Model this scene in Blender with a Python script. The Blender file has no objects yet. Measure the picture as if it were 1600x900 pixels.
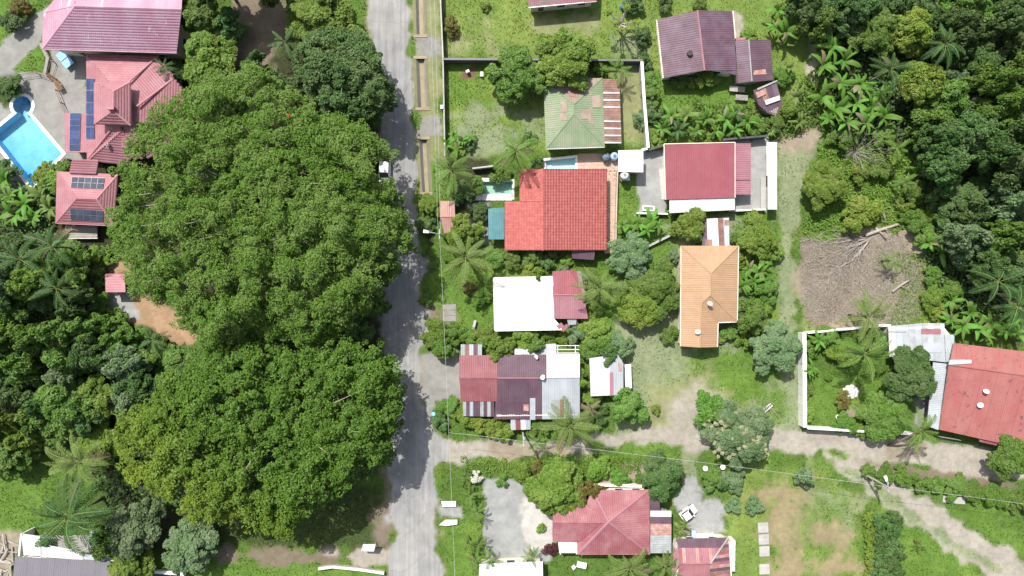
import bpy, math, random
import numpy as np
from mathutils import Vector
random.seed(7); RNG = np.random.default_rng(7)
R = math.radians
scene = bpy.context.scene
col = scene.collection

# ---------------------------------------------------------------- camera, sky, sun, exposure
CAM_H, S = 108.0, 0.1            # drone height in metres; metres of ground per plan unit
cam = bpy.data.cameras.new('camera'); cam.sensor_width = 36; cam.lens = 18 * CAM_H / 80
cam.clip_start = 0.5; cam.clip_end = 6000
cam_ob = bpy.data.objects.new('camera', cam); col.objects.link(cam_ob)
cam_ob.location = (0, 0, CAM_H); cam_ob.rotation_euler = (0, 0, 0)
scene.camera = cam_ob
SUN_EL, SUN_AZ = R(56), R(-30)
world = bpy.data.worlds.new('World'); scene.world = world; world.use_nodes = True
wn = world.node_tree.nodes; wl = world.node_tree.links
sky = wn.new('ShaderNodeTexSky'); sky.sky_type = 'NISHITA'; sky.sun_disc = False
sky.sun_elevation = SUN_EL; sky.sun_rotation = SUN_AZ; sky.air_density = 1.0; sky.dust_density = 3.0; sky.ozone_density = 1.0
hz = wn.new('ShaderNodeHueSaturation'); hz.inputs['Saturation'].default_value = 0.6   # bright broken cloud whitens the blue
wl.new(sky.outputs[0], hz.inputs['Color']); wl.new(hz.outputs[0], wn['Background'].inputs[0]); wn['Background'].inputs[1].default_value = 0.13
sd = bpy.data.lights.new('sun', 'SUN'); sd.energy = 4.8; sd.angle = R(0.53); sd.color = (1.0, 0.95, 0.87)
sun = bpy.data.objects.new('sun', sd); col.objects.link(sun); sun.location = (0, 0, 90)
sv = Vector((math.cos(SUN_EL) * math.sin(SUN_AZ), math.cos(SUN_EL) * math.cos(SUN_AZ), math.sin(SUN_EL)))
sun.rotation_euler = sv.to_track_quat('Z', 'Y').to_euler()
scene.view_settings.view_transform = 'Standard'; scene.view_settings.look = 'None'
scene.view_settings.exposure = 0.36; scene.view_settings.gamma = 1.0
scene.render.engine = 'CYCLES'

# ---------------------------------------------------------------- helpers
def P(px, py, z=0.0):
    k = S * (CAM_H - z) / CAM_H
    return ((px - 800) * k, (450 - py) * k, z)
def P2(px, py, z=0.0): return P(px, py, z)[:2]

def tag(o, label=None, cat=None, group=None, kind=None):
    if label: o['label'] = label
    if cat: o['category'] = cat
    if group: o['group'] = group
    if kind: o['kind'] = kind
    return o
def thing(name, label, cat, loc=(0, 0, 0), group=None, rz=0.0):
    o = bpy.data.objects.new(name, None); o.empty_display_size = 0.3
    col.objects.link(o); o.location = loc; o.rotation_euler = (0, 0, rz)
    return tag(o, label, cat, group)
def origin(o):
    if o is None: return (0, 0, 0)
    while o.parent: o = o.parent
    return tuple(o.location)
def add(name, me, parent=None, loc=(0, 0, 0), rot=(0, 0, 0), sc=(1, 1, 1)):
    o = bpy.data.objects.new(name, me); col.objects.link(o)
    o.location = loc; o.rotation_euler = rot; o.scale = sc
    if parent: o.parent = parent
    return o

class MB:
    def __init__(s): s.v = []; s.f = []
    def face(s, pts):
        n = len(s.v); s.v += [tuple(p) for p in pts]; s.f.append(tuple(range(n, n + len(pts)))); return s
    def prism(s, poly, z0, z1):
        a = sum(poly[i][0] * poly[(i + 1) % len(poly)][1] - poly[(i + 1) % len(poly)][0] * poly[i][1] for i in range(len(poly)))
        if a < 0: poly = poly[::-1]
        n = len(s.v); m = len(poly)
        s.v += [(p[0], p[1], z0) for p in poly] + [(p[0], p[1], z1) for p in poly]
        s.f.append(tuple(n + m + i for i in range(m))); s.f.append(tuple(n + i for i in reversed(range(m))))
        for i in range(m): j = (i + 1) % m; s.f.append((n + i, n + j, n + m + j, n + m + i))
        return s
    def box(s, cx, cy, sx, sy, z0, z1, rot=0.0):
        c, w = math.cos(rot), math.sin(rot)
        return s.prism([(cx + x * c - y * w, cy + x * w + y * c) for x, y in ((-sx/2, -sy/2), (sx/2, -sy/2), (sx/2, sy/2), (-sx/2, sy/2))], z0, z1)
    def cyl(s, cx, cy, z0, z1, r0, r1=None, n=12, cap=True):
        r1 = r0 if r1 is None else r1; b = len(s.v)
        for r, z in ((r0, z0), (r1, z1)):
            s.v += [(cx + r * math.cos(2*math.pi*i/n), cy + r * math.sin(2*math.pi*i/n), z) for i in range(n)]
        for i in range(n): j = (i + 1) % n; s.f.append((b + i, b + j, b + n + j, b + n + i))
        if cap: s.f.append(tuple(b + n + i for i in range(n))); s.f.append(tuple(b + i for i in reversed(range(n))))
        return s
    def tube(s, path, rad, n=6):
        b = len(s.v); path = [Vector(p) for p in path]
        for i, p in enumerate(path):
            t = (path[min(i + 1, len(path) - 1)] - path[max(i - 1, 0)]).normalized()
            a = t.cross(Vector((0.31, 0.17, 0.93)))
            if a.length < 1e-3: a = t.cross(Vector((1, 0, 0)))
            a.normalize(); c = t.cross(a); r = rad[i] if hasattr(rad, '__len__') else rad
            for k in range(n):
                w = 2 * math.pi * k / n; s.v.append(tuple(p + a * (r * math.cos(w)) + c * (r * math.sin(w))))
        for i in range(len(path) - 1):
            for k in range(n):
                j = (k + 1) % n; s.f.append((b + i*n + k, b + i*n + j, b + (i+1)*n + j, b + (i+1)*n + k))
        s.f.append(tuple(b + k for k in reversed(range(n)))); s.f.append(tuple(b + (len(path)-1)*n + k for k in range(n)))
        return s
    def slab(s, a, b, c, d, n, t):
        # a..d top corners, n unit normal, t thickness
        a, b, c, d = [np.array(p, float) for p in (a, b, c, d)]; n = np.array(n)
        k = len(s.v); s.v += [tuple(p) for p in (a, b, c, d)] + [tuple(p - n * t) for p in (a, b, c, d)]
        s.f += [(k, k+1, k+2, k+3), (k+7, k+6, k+5, k+4)] + [(k+i, k+4+i, k+4+(i+1) % 4, k+(i+1) % 4) for i in range(4)]
        return s
    def mesh(s, name, mat, smooth=False, org=(0, 0, 0)):
        me = bpy.data.meshes.new(name)
        v = s.v if org == (0, 0, 0) else [(p[0]-org[0], p[1]-org[1], p[2]-org[2]) for p in s.v]
        me.from_pydata(v, [], s.f)
        if mat: me.materials.append(mat)
        if smooth: me.polygons.foreach_set('use_smooth', [True] * len(me.polygons))
        return me
    def build(s, name, mat, parent=None, smooth=False):
        return add(name, s.mesh(name, mat, smooth, origin(parent)), parent)

def npmesh(name, V, F, mat, colors=None, smooth=False):
    me = bpy.data.meshes.new(name); V = np.asarray(V, np.float32); F = np.asarray(F, np.int32)
    me.vertices.add(len(V)); me.vertices.foreach_set('co', V.ravel())
    k = F.shape[1]; me.loops.add(F.size); me.loops.foreach_set('vertex_index', F.ravel())
    me.polygons.add(len(F)); me.polygons.foreach_set('loop_start', np.arange(0, F.size, k, dtype=np.int32))
    if colors is not None:
        at = me.color_attributes.new('albedo', 'FLOAT_COLOR', 'POINT')
        c4 = np.ones((len(V), 4), np.float32); c4[:, :3] = colors; at.data.foreach_set('color', c4.ravel())
    me.update(calc_edges=True)
    if smooth: me.polygons.foreach_set('use_smooth', np.ones(len(F), bool))
    me.materials.append(mat)
    return me

# ---------------------------------------------------------------- materials
MATS = {}
def newmat(name):
    m = bpy.data.materials.new(name); m.use_nodes = True; MATS[name] = m
    return m, m.node_tree.nodes, m.node_tree.links, m.node_tree.nodes['Principled BSDF']
def noise(nt, lk, scale, detail=4, rough=0.55, vec=None, dist=0.0):
    n = nt.new('ShaderNodeTexNoise'); n.inputs['Scale'].default_value = scale; n.inputs['Detail'].default_value = detail
    n.inputs['Roughness'].default_value = rough; n.inputs['Distortion'].default_value = dist
    if vec is not None: lk.new(vec, n.inputs['Vector'])
    return n.outputs['Fac']
def ramp(nt, lk, fac, lo, hi):
    r = nt.new('ShaderNodeMapRange'); r.inputs[1].default_value = lo; r.inputs[2].default_value = hi
    r.interpolation_type = 'SMOOTHSTEP'; lk.new(fac, r.inputs[0]); return r.outputs[0]
def mixc(nt, lk, fac, a, b, mode='MIX'):
    m = nt.new('ShaderNodeMix'); m.data_type = 'RGBA'; m.blend_type = mode
    for val, i in ((fac, 0), (a, 6), (b, 7)):
        if isinstance(val, (int, float)): m.inputs[i].default_value = val
        elif isinstance(val, tuple): m.inputs[i].default_value = (*val, 1)
        else: lk.new(val, m.inputs[i])
    return m.outputs[2]
def math_n(nt, lk, op, a, b):
    m = nt.new('ShaderNodeMath'); m.operation = op
    for val, i in ((a, 0), (b, 1)):
        if isinstance(val, (int, float)): m.inputs[i].default_value = val
        else: lk.new(val, m.inputs[i])
    return m.outputs[0]
def bump(nt, lk, bs, h, strength, dist=0.05):
    b = nt.new('ShaderNodeBump'); b.inputs['Strength'].default_value = strength; b.inputs['Distance'].default_value = dist
    lk.new(h, b.inputs['Height']); lk.new(b.outputs[0], bs.inputs['Normal'])

def surf(name, c1, c2=None, c3=None, amt=0.5, scale=0.6, patch=0.6, rough=0.7, metal=0.0, var=0.12, stretch=None, spec=0.3, grain=0.25):
    """painted or weathered surface: c1 faded towards c2 in broad clouds, c3 in worn patches, fine grain, piece-to-piece variation"""
    m, nt, lk, bs = newmat(name)
    geo = nt.new('ShaderNodeNewGeometry'); vec = geo.outputs['Position']
    if stretch:
        mp = nt.new('ShaderNodeMapping'); mp.inputs['Scale'].default_value = stretch; lk.new(vec, mp.inputs[0]); pv = mp.outputs[0]
    else: pv = vec
    c2 = c2 or tuple(x * 0.8 for x in c1)
    f = ramp(nt, lk, noise(nt, lk, scale, 5, 0.6, pv), 0.35, 0.68)
    cc = mixc(nt, lk, math_n(nt, lk, 'MULTIPLY', f, amt * 1.6), c1, c2)
    if c3:
        f3 = ramp(nt, lk, noise(nt, lk, scale * 2.3, 6, 0.65, pv, 0.6), patch, patch + 0.1)
        cc = mixc(nt, lk, f3, cc, c3)
    g = noise(nt, lk, 6.0, 5, 0.7, vec)
    gg = math_n(nt, lk, 'ADD', math_n(nt, lk, 'MULTIPLY', g, grain * 2), 1 - grain)
    oi = nt.new('ShaderNodeObjectInfo')
    vv = math_n(nt, lk, 'ADD', math_n(nt, lk, 'MULTIPLY', oi.outputs['Random'], var), 1 - var / 2)
    k = math_n(nt, lk, 'MULTIPLY', gg, vv)
    cmb = nt.new('ShaderNodeCombineXYZ')
    for i in range(3): lk.new(k, cmb.inputs[i])
    cc = mixc(nt, lk, 1.0, cc, cmb.outputs[0], 'MULTIPLY')
    lk.new(cc, bs.inputs['Base Color']); bs.inputs['Roughness'].default_value = rough; bs.inputs['Metallic'].default_value = metal
    bs.inputs['Specular IOR Level'].default_value = spec
    bump(nt, lk, bs, g, 0.25, 0.02)
    return m

def leafmat(name, c1, c2, c3=None, trans=0.3, objvar=0.35, big=0.25, grad=None):
    """foliage: leaf-to-leaf and plant-to-plant colour, some light passing through"""
    m, nt, lk, bs = newmat(name)
    geo = nt.new('ShaderNodeNewGeometry'); rnd = geo.outputs['Random Per Island']; oi = nt.new('ShaderNodeObjectInfo')
    cc = mixc(nt, lk, rnd, c1, c2)
    n2 = ramp(nt, lk, noise(nt, lk, big, 3, 0.6, geo.outputs['Position']), 0.4, 0.65)
    if grad:   # young yellow growth on one flank of the crown
        sx = nt.new('ShaderNodeSeparateXYZ'); lk.new(geo.outputs['Position'], sx.inputs[0]); k = math_n(nt, lk, 'ADD', math_n(nt, lk, 'MULTIPLY', sx.outputs[0], 0.9), sx.outputs[1])
        n2 = math_n(nt, lk, 'MULTIPLY', math_n(nt, lk, 'ADD', math_n(nt, lk, 'MULTIPLY', n2, 0.5), 0.6), ramp(nt, lk, math_n(nt, lk, 'MULTIPLY', k, -1.0), grad[0], grad[1]))
    if c3: cc = mixc(nt, lk, math_n(nt, lk, 'MULTIPLY', n2, 0.75), cc, c3)
    hs = nt.new('ShaderNodeHueSaturation'); lk.new(cc, hs.inputs['Color'])
    lk.new(math_n(nt, lk, 'ADD', math_n(nt, lk, 'MULTIPLY', oi.outputs['Random'], 0.022 * objvar / 0.35), 0.5 - 0.011 * objvar / 0.35), hs.inputs['Hue'])
    lk.new(math_n(nt, lk, 'ADD', math_n(nt, lk, 'MULTIPLY', oi.outputs['Random'], objvar), 1 - objvar / 2), hs.inputs['Value'])
    cc = hs.outputs[0]
    lk.new(cc, bs.inputs['Base Color']); bs.inputs['Roughness'].default_value = 0.55; bs.inputs['Specular IOR Level'].default_value = 0.25
    tr = nt.new('ShaderNodeBsdfTranslucent'); lk.new(mixc(nt, lk, 1.0, cc, (1.0, 1.0, 0.45), 'MULTIPLY'), tr.inputs[0])
    ms = nt.new('ShaderNodeMixShader'); ms.inputs[0].default_value = trans
    lk.new(bs.outputs[0], ms.inputs[1]); lk.new(tr.outputs[0], ms.inputs[2]); lk.new(ms.outputs[0], nt['Material Output'].inputs[0])
    return m

def groundmat(name, s1=1.2, s2=9.0, lo=0.72, hi=1.3, bmp=0.5, rough=0.95):
    m, nt, lk, bs = newmat(name)
    at = nt.new('ShaderNodeAttribute'); at.attribute_name = 'albedo'; geo = nt.new('ShaderNodeNewGeometry'); vec = geo.outputs['Position']
    a = noise(nt, lk, s1, 6, 0.65, vec); b = noise(nt, lk, s2, 4, 0.7, vec)
    k = math_n(nt, lk, 'ADD', math_n(nt, lk, 'MULTIPLY', a, 0.6), math_n(nt, lk, 'MULTIPLY', b, 0.4))
    r = nt.new('ShaderNodeMapRange'); r.inputs[1].default_value = 0.3; r.inputs[2].default_value = 0.7; r.inputs[3].default_value = lo; r.inputs[4].default_value = hi
    lk.new(k, r.inputs[0]); cmb = nt.new('ShaderNodeCombineXYZ')
    for i in range(3): lk.new(r.outputs[0], cmb.inputs[i])
    lk.new(mixc(nt, lk, 1.0, at.outputs['Color'], cmb.outputs[0], 'MULTIPLY'), bs.inputs['Base Color'])
    bs.inputs['Roughness'].default_value = rough; bs.inputs['Specular IOR Level'].default_value = 0.15
    bump(nt, lk, bs, k, bmp, 0.15)
    return m

groundmat('soil'); groundmat('paving', 0.8, 10.0, 0.75, 1.25, 0.2, 0.85); groundmat('asphalt', 0.5, 14.0, 0.84, 1.16, 0.2, 0.9)
def wear(m):
    nt, lk = m.node_tree.nodes, m.node_tree.links; bs = nt['Principled BSDF']; src = bs.inputs['Base Color'].links[0].from_socket
    geo = nt.new('ShaderNodeNewGeometry'); mp = nt.new('ShaderNodeMapping'); mp.inputs['Scale'].default_value = (1.6, 0.06, 1); lk.new(geo.outputs['Position'], mp.inputs[0])
    st = nt.new('ShaderNodeMapRange'); st.inputs[1].default_value = .3; st.inputs[2].default_value = .7; st.inputs[3].default_value = .80; st.inputs[4].default_value = 1.12; lk.new(noise(nt, lk, 1.0, 3, .6, mp.outputs[0]), st.inputs[0])
    vo = nt.new('ShaderNodeTexVoronoi'); vo.feature = 'DISTANCE_TO_EDGE'; vo.inputs['Scale'].default_value = .22
    wv = nt.new('ShaderNodeMix'); wv.data_type = 'VECTOR'; wv.inputs[0].default_value = .35; nz = nt.new('ShaderNodeTexNoise'); nz.inputs['Scale'].default_value = 1.2; lk.new(geo.outputs['Position'], nz.inputs['Vector']); lk.new(geo.outputs['Position'], wv.inputs[4]); lk.new(nz.outputs['Color'], wv.inputs[5]); lk.new(wv.outputs[1], vo.inputs['Vector'])
    cr = nt.new('ShaderNodeMapRange'); cr.inputs[1].default_value = .002; cr.inputs[2].default_value = .012; cr.inputs[3].default_value = .86; cr.inputs[4].default_value = 1.0; lk.new(vo.outputs['Distance'], cr.inputs[0])
    k = math_n(nt, lk, 'MULTIPLY', st.outputs[0], cr.outputs[0]); cmb = nt.new('ShaderNodeCombineXYZ'); [lk.new(k, cmb.inputs[q]) for q in range(3)]
    lk.new(mixc(nt, lk, 1.0, src, cmb.outputs[0], 'MULTIPLY'), bs.inputs['Base Color'])
wear(MATS['asphalt'])
# roofs
surf('roof_villa', (0.42, 0.215, 0.295), (0.47, 0.31, 0.39), (0.56, 0.44, 0.50), 0.55, 0.35, 0.60, 0.55, var=0.05, stretch=(1, 0.35, 1), grain=0.35)
surf('roof_pink', (0.34, 0.145, 0.168), (0.385, 0.20, 0.225), (0.25, 0.095, 0.11), 0.5, 0.5, 0.68, 0.55, var=0.06)
surf('roof_tile', (0.36, 0.095, 0.088), (0.42, 0.145, 0.13), (0.26, 0.06, 0.06), 0.5, 1.6, 0.62, 0.75, var=0.05, grain=0.5)
surf('roof_red', (0.255, 0.072, 0.091), (0.275, 0.090, 0.110), None, 0.5, 0.5, 0.6, 0.5, var=0.08, grain=0.15)
surf('roof_rose', (0.30, 0.135, 0.165), (0.33, 0.175, 0.20), None, 0.5, 0.5, 0.6, 0.5, var=0.08, grain=0.15)
surf('roof_maroon', (0.120, 0.066, 0.090), (0.145, 0.102, 0.138), (0.25, 0.068, 0.080), 0.6, 0.6, 0.63, 0.5, var=0.2, grain=0.35)
surf('roof_plum', (0.100, 0.058, 0.080), (0.125, 0.080, 0.105), (0.15, 0.060, 0.075), 0.5, 0.6, 0.70, 0.5, var=0.10)
surf('roof_scarlet', (0.225, 0.078, 0.090), (0.255, 0.105, 0.12), None, 0.5, 0.7, 0.6, 0.5, var=0.12)
surf('roof_orange', (0.37, 0.235, 0.138), (0.40, 0.272, 0.175), (0.30, 0.16, 0.09), 0.5, 0.7, 0.66, 0.6, var=0.06)
surf('roof_vermilion', (0.31, 0.105, 0.098), (0.33, 0.14, 0.13), (0.13, 0.068, 0.085), 0.5, 0.42, 0.575, 0.5, var=0.06)
surf('roof_brick', (0.26, 0.090, 0.105), (0.34, 0.165, 0.178), (0.165, 0.060, 0.08), 0.55, 0.4, 0.66, 0.55, var=0.12)
surf('roof_green', (0.18, 0.255, 0.145), (0.25, 0.28, 0.19), (0.31, 0.25, 0.20), 0.7, 0.28, 0.57, 0.6, var=0.06)
surf('roof_faded', (0.25, 0.185, 0.155), (0.34, 0.27, 0.22), (0.15, 0.21, 0.155), 0.7, 0.4, 0.58, 0.7, var=0.2)
surf('rust', (0.20, 0.105, 0.09), (0.29, 0.185, 0.14), (0.38, 0.33, 0.31), 0.6, 0.9, 0.63, 0.75, var=0.3)
surf('rust_light', (0.33, 0.165, 0.14), (0.44, 0.30, 0.27), (0.24, 0.10, 0.075), 0.6, 1.2, 0.60, 0.7, var=0.15)
surf('zinc_white', (0.62, 0.63, 0.64), (0.50, 0.52, 0.54), (0.36, 0.35, 0.33), 0.5, 0.5, 0.68, 0.4, var=0.08, grain=0.08)
surf('zinc_blue', (0.335, 0.37, 0.40), (0.40, 0.43, 0.46), (0.27, 0.30, 0.325), 0.5, 0.5, 0.66, 0.4, var=0.16, grain=0.1)
surf('zinc_old', (0.27, 0.29, 0.30), (0.37, 0.38, 0.39), (0.26, 0.18, 0.13), 0.6, 0.8, 0.70, 0.5, var=0.12)
surf('roof_slate', (0.145, 0.143, 0.168), (0.165, 0.15, 0.172), None, 0.5, 0.5, 0.6, 0.5, var=0.05, grain=0.1)
surf('tarp_teal', (0.075, 0.20, 0.225), (0.11, 0.255, 0.28), None, 0.5, 0.5, 0.6, 0.5, var=0.1, grain=0.15)
surf('earth', (0.16, 0.165, 0.085), (0.21, 0.19, 0.12), (0.12, 0.10, 0.07), 0.6, 0.9, 0.62, 0.95, grain=0.4)
surf('silt', (0.31, 0.265, 0.175), (0.25, 0.215, 0.145), (0.17, 0.15, 0.11), 0.6, 0.8, 0.64, 0.95, grain=0.3)
# walls and masonry
surf('plaster', (0.70, 0.66, 0.58), (0.60, 0.56, 0.48), (0.45, 0.42, 0.36), 0.5, 0.8, 0.66, 0.85)
surf('plaster_cream', (0.72, 0.63, 0.50), (0.62, 0.54, 0.42), None, 0.5, 0.8, 0.66, 0.85)
surf('white_paint', (0.80, 0.80, 0.78), (0.72, 0.72, 0.70), (0.50, 0.50, 0.50), 0.5, 0.7, 0.72, 0.6, grain=0.1)
surf('flat_white', (0.86, 0.86, 0.86), (0.83, 0.83, 0.83), (0.22, 0.22, 0.24), 0.4, 0.30, 0.63, 0.6, grain=0.05, stretch=(1, 1, 1))
surf('wall_black', (0.060, 0.062, 0.068), (0.10, 0.10, 0.11), None, 0.5, 0.8, 0.66, 0.8)
surf('concrete', (0.27, 0.265, 0.25), (0.21, 0.205, 0.195), (0.20, 0.20, 0.18), 0.6, 0.7, 0.66, 0.9)
surf('concrete_pale', (0.40, 0.395, 0.375), (0.33, 0.325, 0.305), (0.24, 0.235, 0.215), 0.6, 0.7, 0.67, 0.9)
surf('roof_salmon', (0.36, 0.20, 0.175), (0.40, 0.25, 0.22), None, 0.5, 0.6, 0.6, 0.55, var=0.1)
surf('terracotta', (0.46, 0.33, 0.26), (0.50, 0.38, 0.31), (0.40, 0.28, 0.22), 0.5, 0.8, 0.68, 0.8, grain=0.12)
surf('wood_grey', (0.27, 0.25, 0.225), (0.37, 0.345, 0.315), (0.17, 0.15, 0.13), 0.6, 1.0, 0.6, 0.85, var=0.35)
surf('wood_brown', (0.16, 0.085, 0.05), (0.22, 0.13, 0.08), None, 0.6, 1.0, 0.6, 0.8, var=0.2)
surf('bark', (0.16, 0.125, 0.095), (0.24, 0.20, 0.16), None, 0.6, 1.5, 0.6, 0.9)
surf('bark_pale', (0.30, 0.265, 0.235), (0.40, 0.36, 0.32), (0.19, 0.16, 0.135), 0.6, 1.5, 0.62, 0.9)
surf('dark_void', (0.05, 0.048, 0.046), (0.07, 0.066, 0.06), None, 0.5, 1.0, 0.6, 0.9)
surf('underside', (0.20, 0.17, 0.15), (0.26, 0.22, 0.19), None, 0.5, 1.0, 0.6, 0.9)
surf('white_plastic', (0.80, 0.80, 0.80), (0.74, 0.74, 0.74), None, 0.5, 1.0, 0.6, 0.35, grain=0.06)
surf('tank_navy', (0.12, 0.15, 0.21), (0.17, 0.20, 0.26), None, 0.5, 1.0, 0.6, 0.4)
surf('tank_blue', (0.30, 0.45, 0.68), (0.45, 0.58, 0.75), None, 0.5, 1.0, 0.6, 0.4)
surf('blue_paint', (0.16, 0.42, 0.78), (0.28, 0.52, 0.82), None, 0.5, 0.8, 0.6, 0.4)
surf('barrel_blue', (0.06, 0.20, 0.55), (0.08, 0.24, 0.6), None, 0.5, 0.8, 0.6, 0.4)
surf('red_plastic', (0.62, 0.06, 0.03), (0.6, 0.08, 0.04), None, 0.5, 0.8, 0.6, 0.4)
surf('metal_grey', (0.42, 0.43, 0.44), (0.35, 0.36, 0.37), None, 0.5, 1.0, 0.6, 0.45, metal=0.3)
surf('aluminium', (0.44, 0.46, 0.48), (0.40, 0.42, 0.44), None, 0.5, 1.0, 0.6, 0.35, metal=0.4, grain=0.06)
surf('cable', (0.42, 0.43, 0.43), (0.5, 0.5, 0.5), None, 0.5, 1.0, 0.6, 0.6)
surf('car_white', (0.80, 0.80, 0.81), (0.78, 0.78, 0.79), None, 0.3, 1.0, 0.6, 0.2, spec=0.5, grain=0.03)
surf('glass_dark', (0.018, 0.022, 0.028), (0.03, 0.035, 0.04), None, 0.3, 1.0, 0.6, 0.08, spec=0.6, grain=0.03)
surf('rubber', (0.025, 0.025, 0.026), (0.04, 0.04, 0.04), None, 0.3, 1.0, 0.6, 0.8)
surf('lamp_glass', (0.75, 0.75, 0.72), (0.7, 0.7, 0.68), None, 0.3, 1.0, 0.6, 0.15, grain=0.03)
surf('pool_tile', (0.12, 0.36, 0.60), (0.24, 0.50, 0.64), (0.07, 0.24, 0.54), 0.8, 0.14, 0.60, 0.5, grain=0.3)
surf('pool_green', (0.30, 0.44, 0.39), (0.38, 0.50, 0.45), None, 0.6, 0.5, 0.6, 0.5, grain=0.2)
surf('pool_pale', (0.50, 0.60, 0.63), (0.54, 0.63, 0.66), None, 0.5, 0.5, 0.6, 0.5, grain=0.1)
surf('rock_white', (0.72, 0.70, 0.68), (0.60, 0.57, 0.54), (0.42, 0.34, 0.32), 0.6, 1.4, 0.62, 0.9, var=0.2)
surf('panel_navy', (0.035, 0.055, 0.14), (0.055, 0.085, 0.19), None, 0.5, 0.8, 0.6, 0.5, spec=0.15, var=0.4, grain=0.15)
surf('panel_slate', (0.035, 0.045, 0.075), (0.055, 0.065, 0.10), None, 0.5, 0.8, 0.6, 0.5, spec=0.15, var=0.4, grain=0.15)
# foliage
leafmat('leaf_olive', (0.066, 0.146, 0.014), (0.120, 0.220, 0.028), (0.142, 0.225, 0.046), 0.18, 0.0, 0.20)
leafmat('leaf_mango', (0.050, 0.118, 0.014), (0.105, 0.195, 0.020), (0.185, 0.250, 0.022), 0.16, 0.0, 0.25, (52.0, 78.0))
leafmat('leaf_dark', (0.042, 0.098, 0.024), (0.085, 0.160, 0.040), (0.095, 0.150, 0.050), 0.14, 0.4)
leafmat('leaf_mid', (0.058, 0.130, 0.018), (0.110, 0.205, 0.030), (0.125, 0.200, 0.045), 0.16, 0.4)
leafmat('leaf_bright', (0.078, 0.158, 0.018), (0.138, 0.225, 0.032), (0.168, 0.240, 0.042), 0.18, 0.35)
leafmat('leaf_yellow', (0.105, 0.180, 0.020), (0.165, 0.245, 0.034), (0.195, 0.235, 0.045), 0.18, 0.15)
leafmat('leaf_grey', (0.075, 0.140, 0.052), (0.130, 0.205, 0.090), (0.155, 0.215, 0.110), 0.16, 0.35)
leafmat('leaf_croton', (0.085, 0.125, 0.024), (0.205, 0.175, 0.045), (0.110, 0.060, 0.024), 0.18, 0.3, 1.2)
leafmat('leaf_crimson', (0.075, 0.022, 0.026), (0.12, 0.04, 0.04), None, 0.25, 0.2)
leafmat('palm_green', (0.102, 0.204, 0.033), (0.180, 0.299, 0.066), None, 0.3, 0.3)
leafmat('palm_yellow', (0.120, 0.195, 0.042), (0.205, 0.280, 0.085), None, 0.3, 0.25)
leafmat('palm_dark', (0.038, 0.098, 0.026), (0.075, 0.155, 0.045), None, 0.2, 0.25)
leafmat('rachis', (0.15, 0.20, 0.06), (0.23, 0.27, 0.095), None, 0.1, 0.2)
leafmat('palm_dry', (0.17, 0.145, 0.085), (0.27, 0.225, 0.145), None, 0.2, 0.2)
leafmat('banana_green', (0.096, 0.231, 0.031), (0.180, 0.340, 0.061), None, 0.34, 0.5)
leafmat('flower_white', (0.55, 0.55, 0.48), (0.70, 0.70, 0.64), None, 0.25, 0.1)
leafmat('flower_cream', (0.26, 0.28, 0.15), (0.38, 0.38, 0.24), None, 0.25, 0.1)
leafmat('leaf_dead', (0.15, 0.12, 0.085), (0.32, 0.265, 0.20), None, 0.1, 0.1)
leafmat('twig_grey', (0.22, 0.20, 0.175), (0.44, 0.40, 0.36), None, 0.0, 0.2)

def grassmat():
    m, nt, lk, bs = newmat('grass')
    at = nt.new('ShaderNodeAttribute'); at.attribute_name = 'albedo'
    lk.new(at.outputs['Color'], bs.inputs['Base Color']); bs.inputs['Roughness'].default_value = 0.8; bs.inputs['Specular IOR Level'].default_value = 0.1
    tr = nt.new('ShaderNodeBsdfTranslucent'); lk.new(at.outputs['Color'], tr.inputs[0])
    ms = nt.new('ShaderNodeMixShader'); ms.inputs[0].default_value = 0.3
    lk.new(bs.outputs[0], ms.inputs[1]); lk.new(tr.outputs[0], ms.inputs[2]); lk.new(ms.outputs[0], nt['Material Output'].inputs[0])
grassmat()
def watermat(name, tint, gloss_rough=0.06):
    m, nt, lk, bs = newmat(name); nt.remove(bs)
    tr = nt.new('ShaderNodeBsdfTransparent'); tr.inputs[0].default_value = (*tint, 1)
    gl = nt.new('ShaderNodeBsdfGlossy'); gl.inputs['Roughness'].default_value = gloss_rough
    fr = nt.new('ShaderNodeFresnel'); fr.inputs[0].default_value = 1.33
    geo = nt.new('ShaderNodeNewGeometry'); h = noise(nt, lk, 3.0, 4, 0.6, geo.outputs['Position'])
    b = nt.new('ShaderNodeBump'); b.inputs['Strength'].default_value = 0.4; b.inputs['Distance'].default_value = 0.1; lk.new(h, b.inputs['Height'])
    lk.new(b.outputs[0], gl.inputs['Normal']); lk.new(b.outputs[0], fr.inputs['Normal'])
    ms = nt.new('ShaderNodeMixShader'); lk.new(fr.outputs[0], ms.inputs[0]); lk.new(tr.outputs[0], ms.inputs[1]); lk.new(gl.outputs[0], ms.inputs[2])
    lk.new(ms.outputs[0], nt['Material Output'].inputs[0])
watermat('water_blue', (0.80, 0.95, 0.99)); watermat('water_green', (0.80, 0.93, 0.88))
M = MATS

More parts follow.
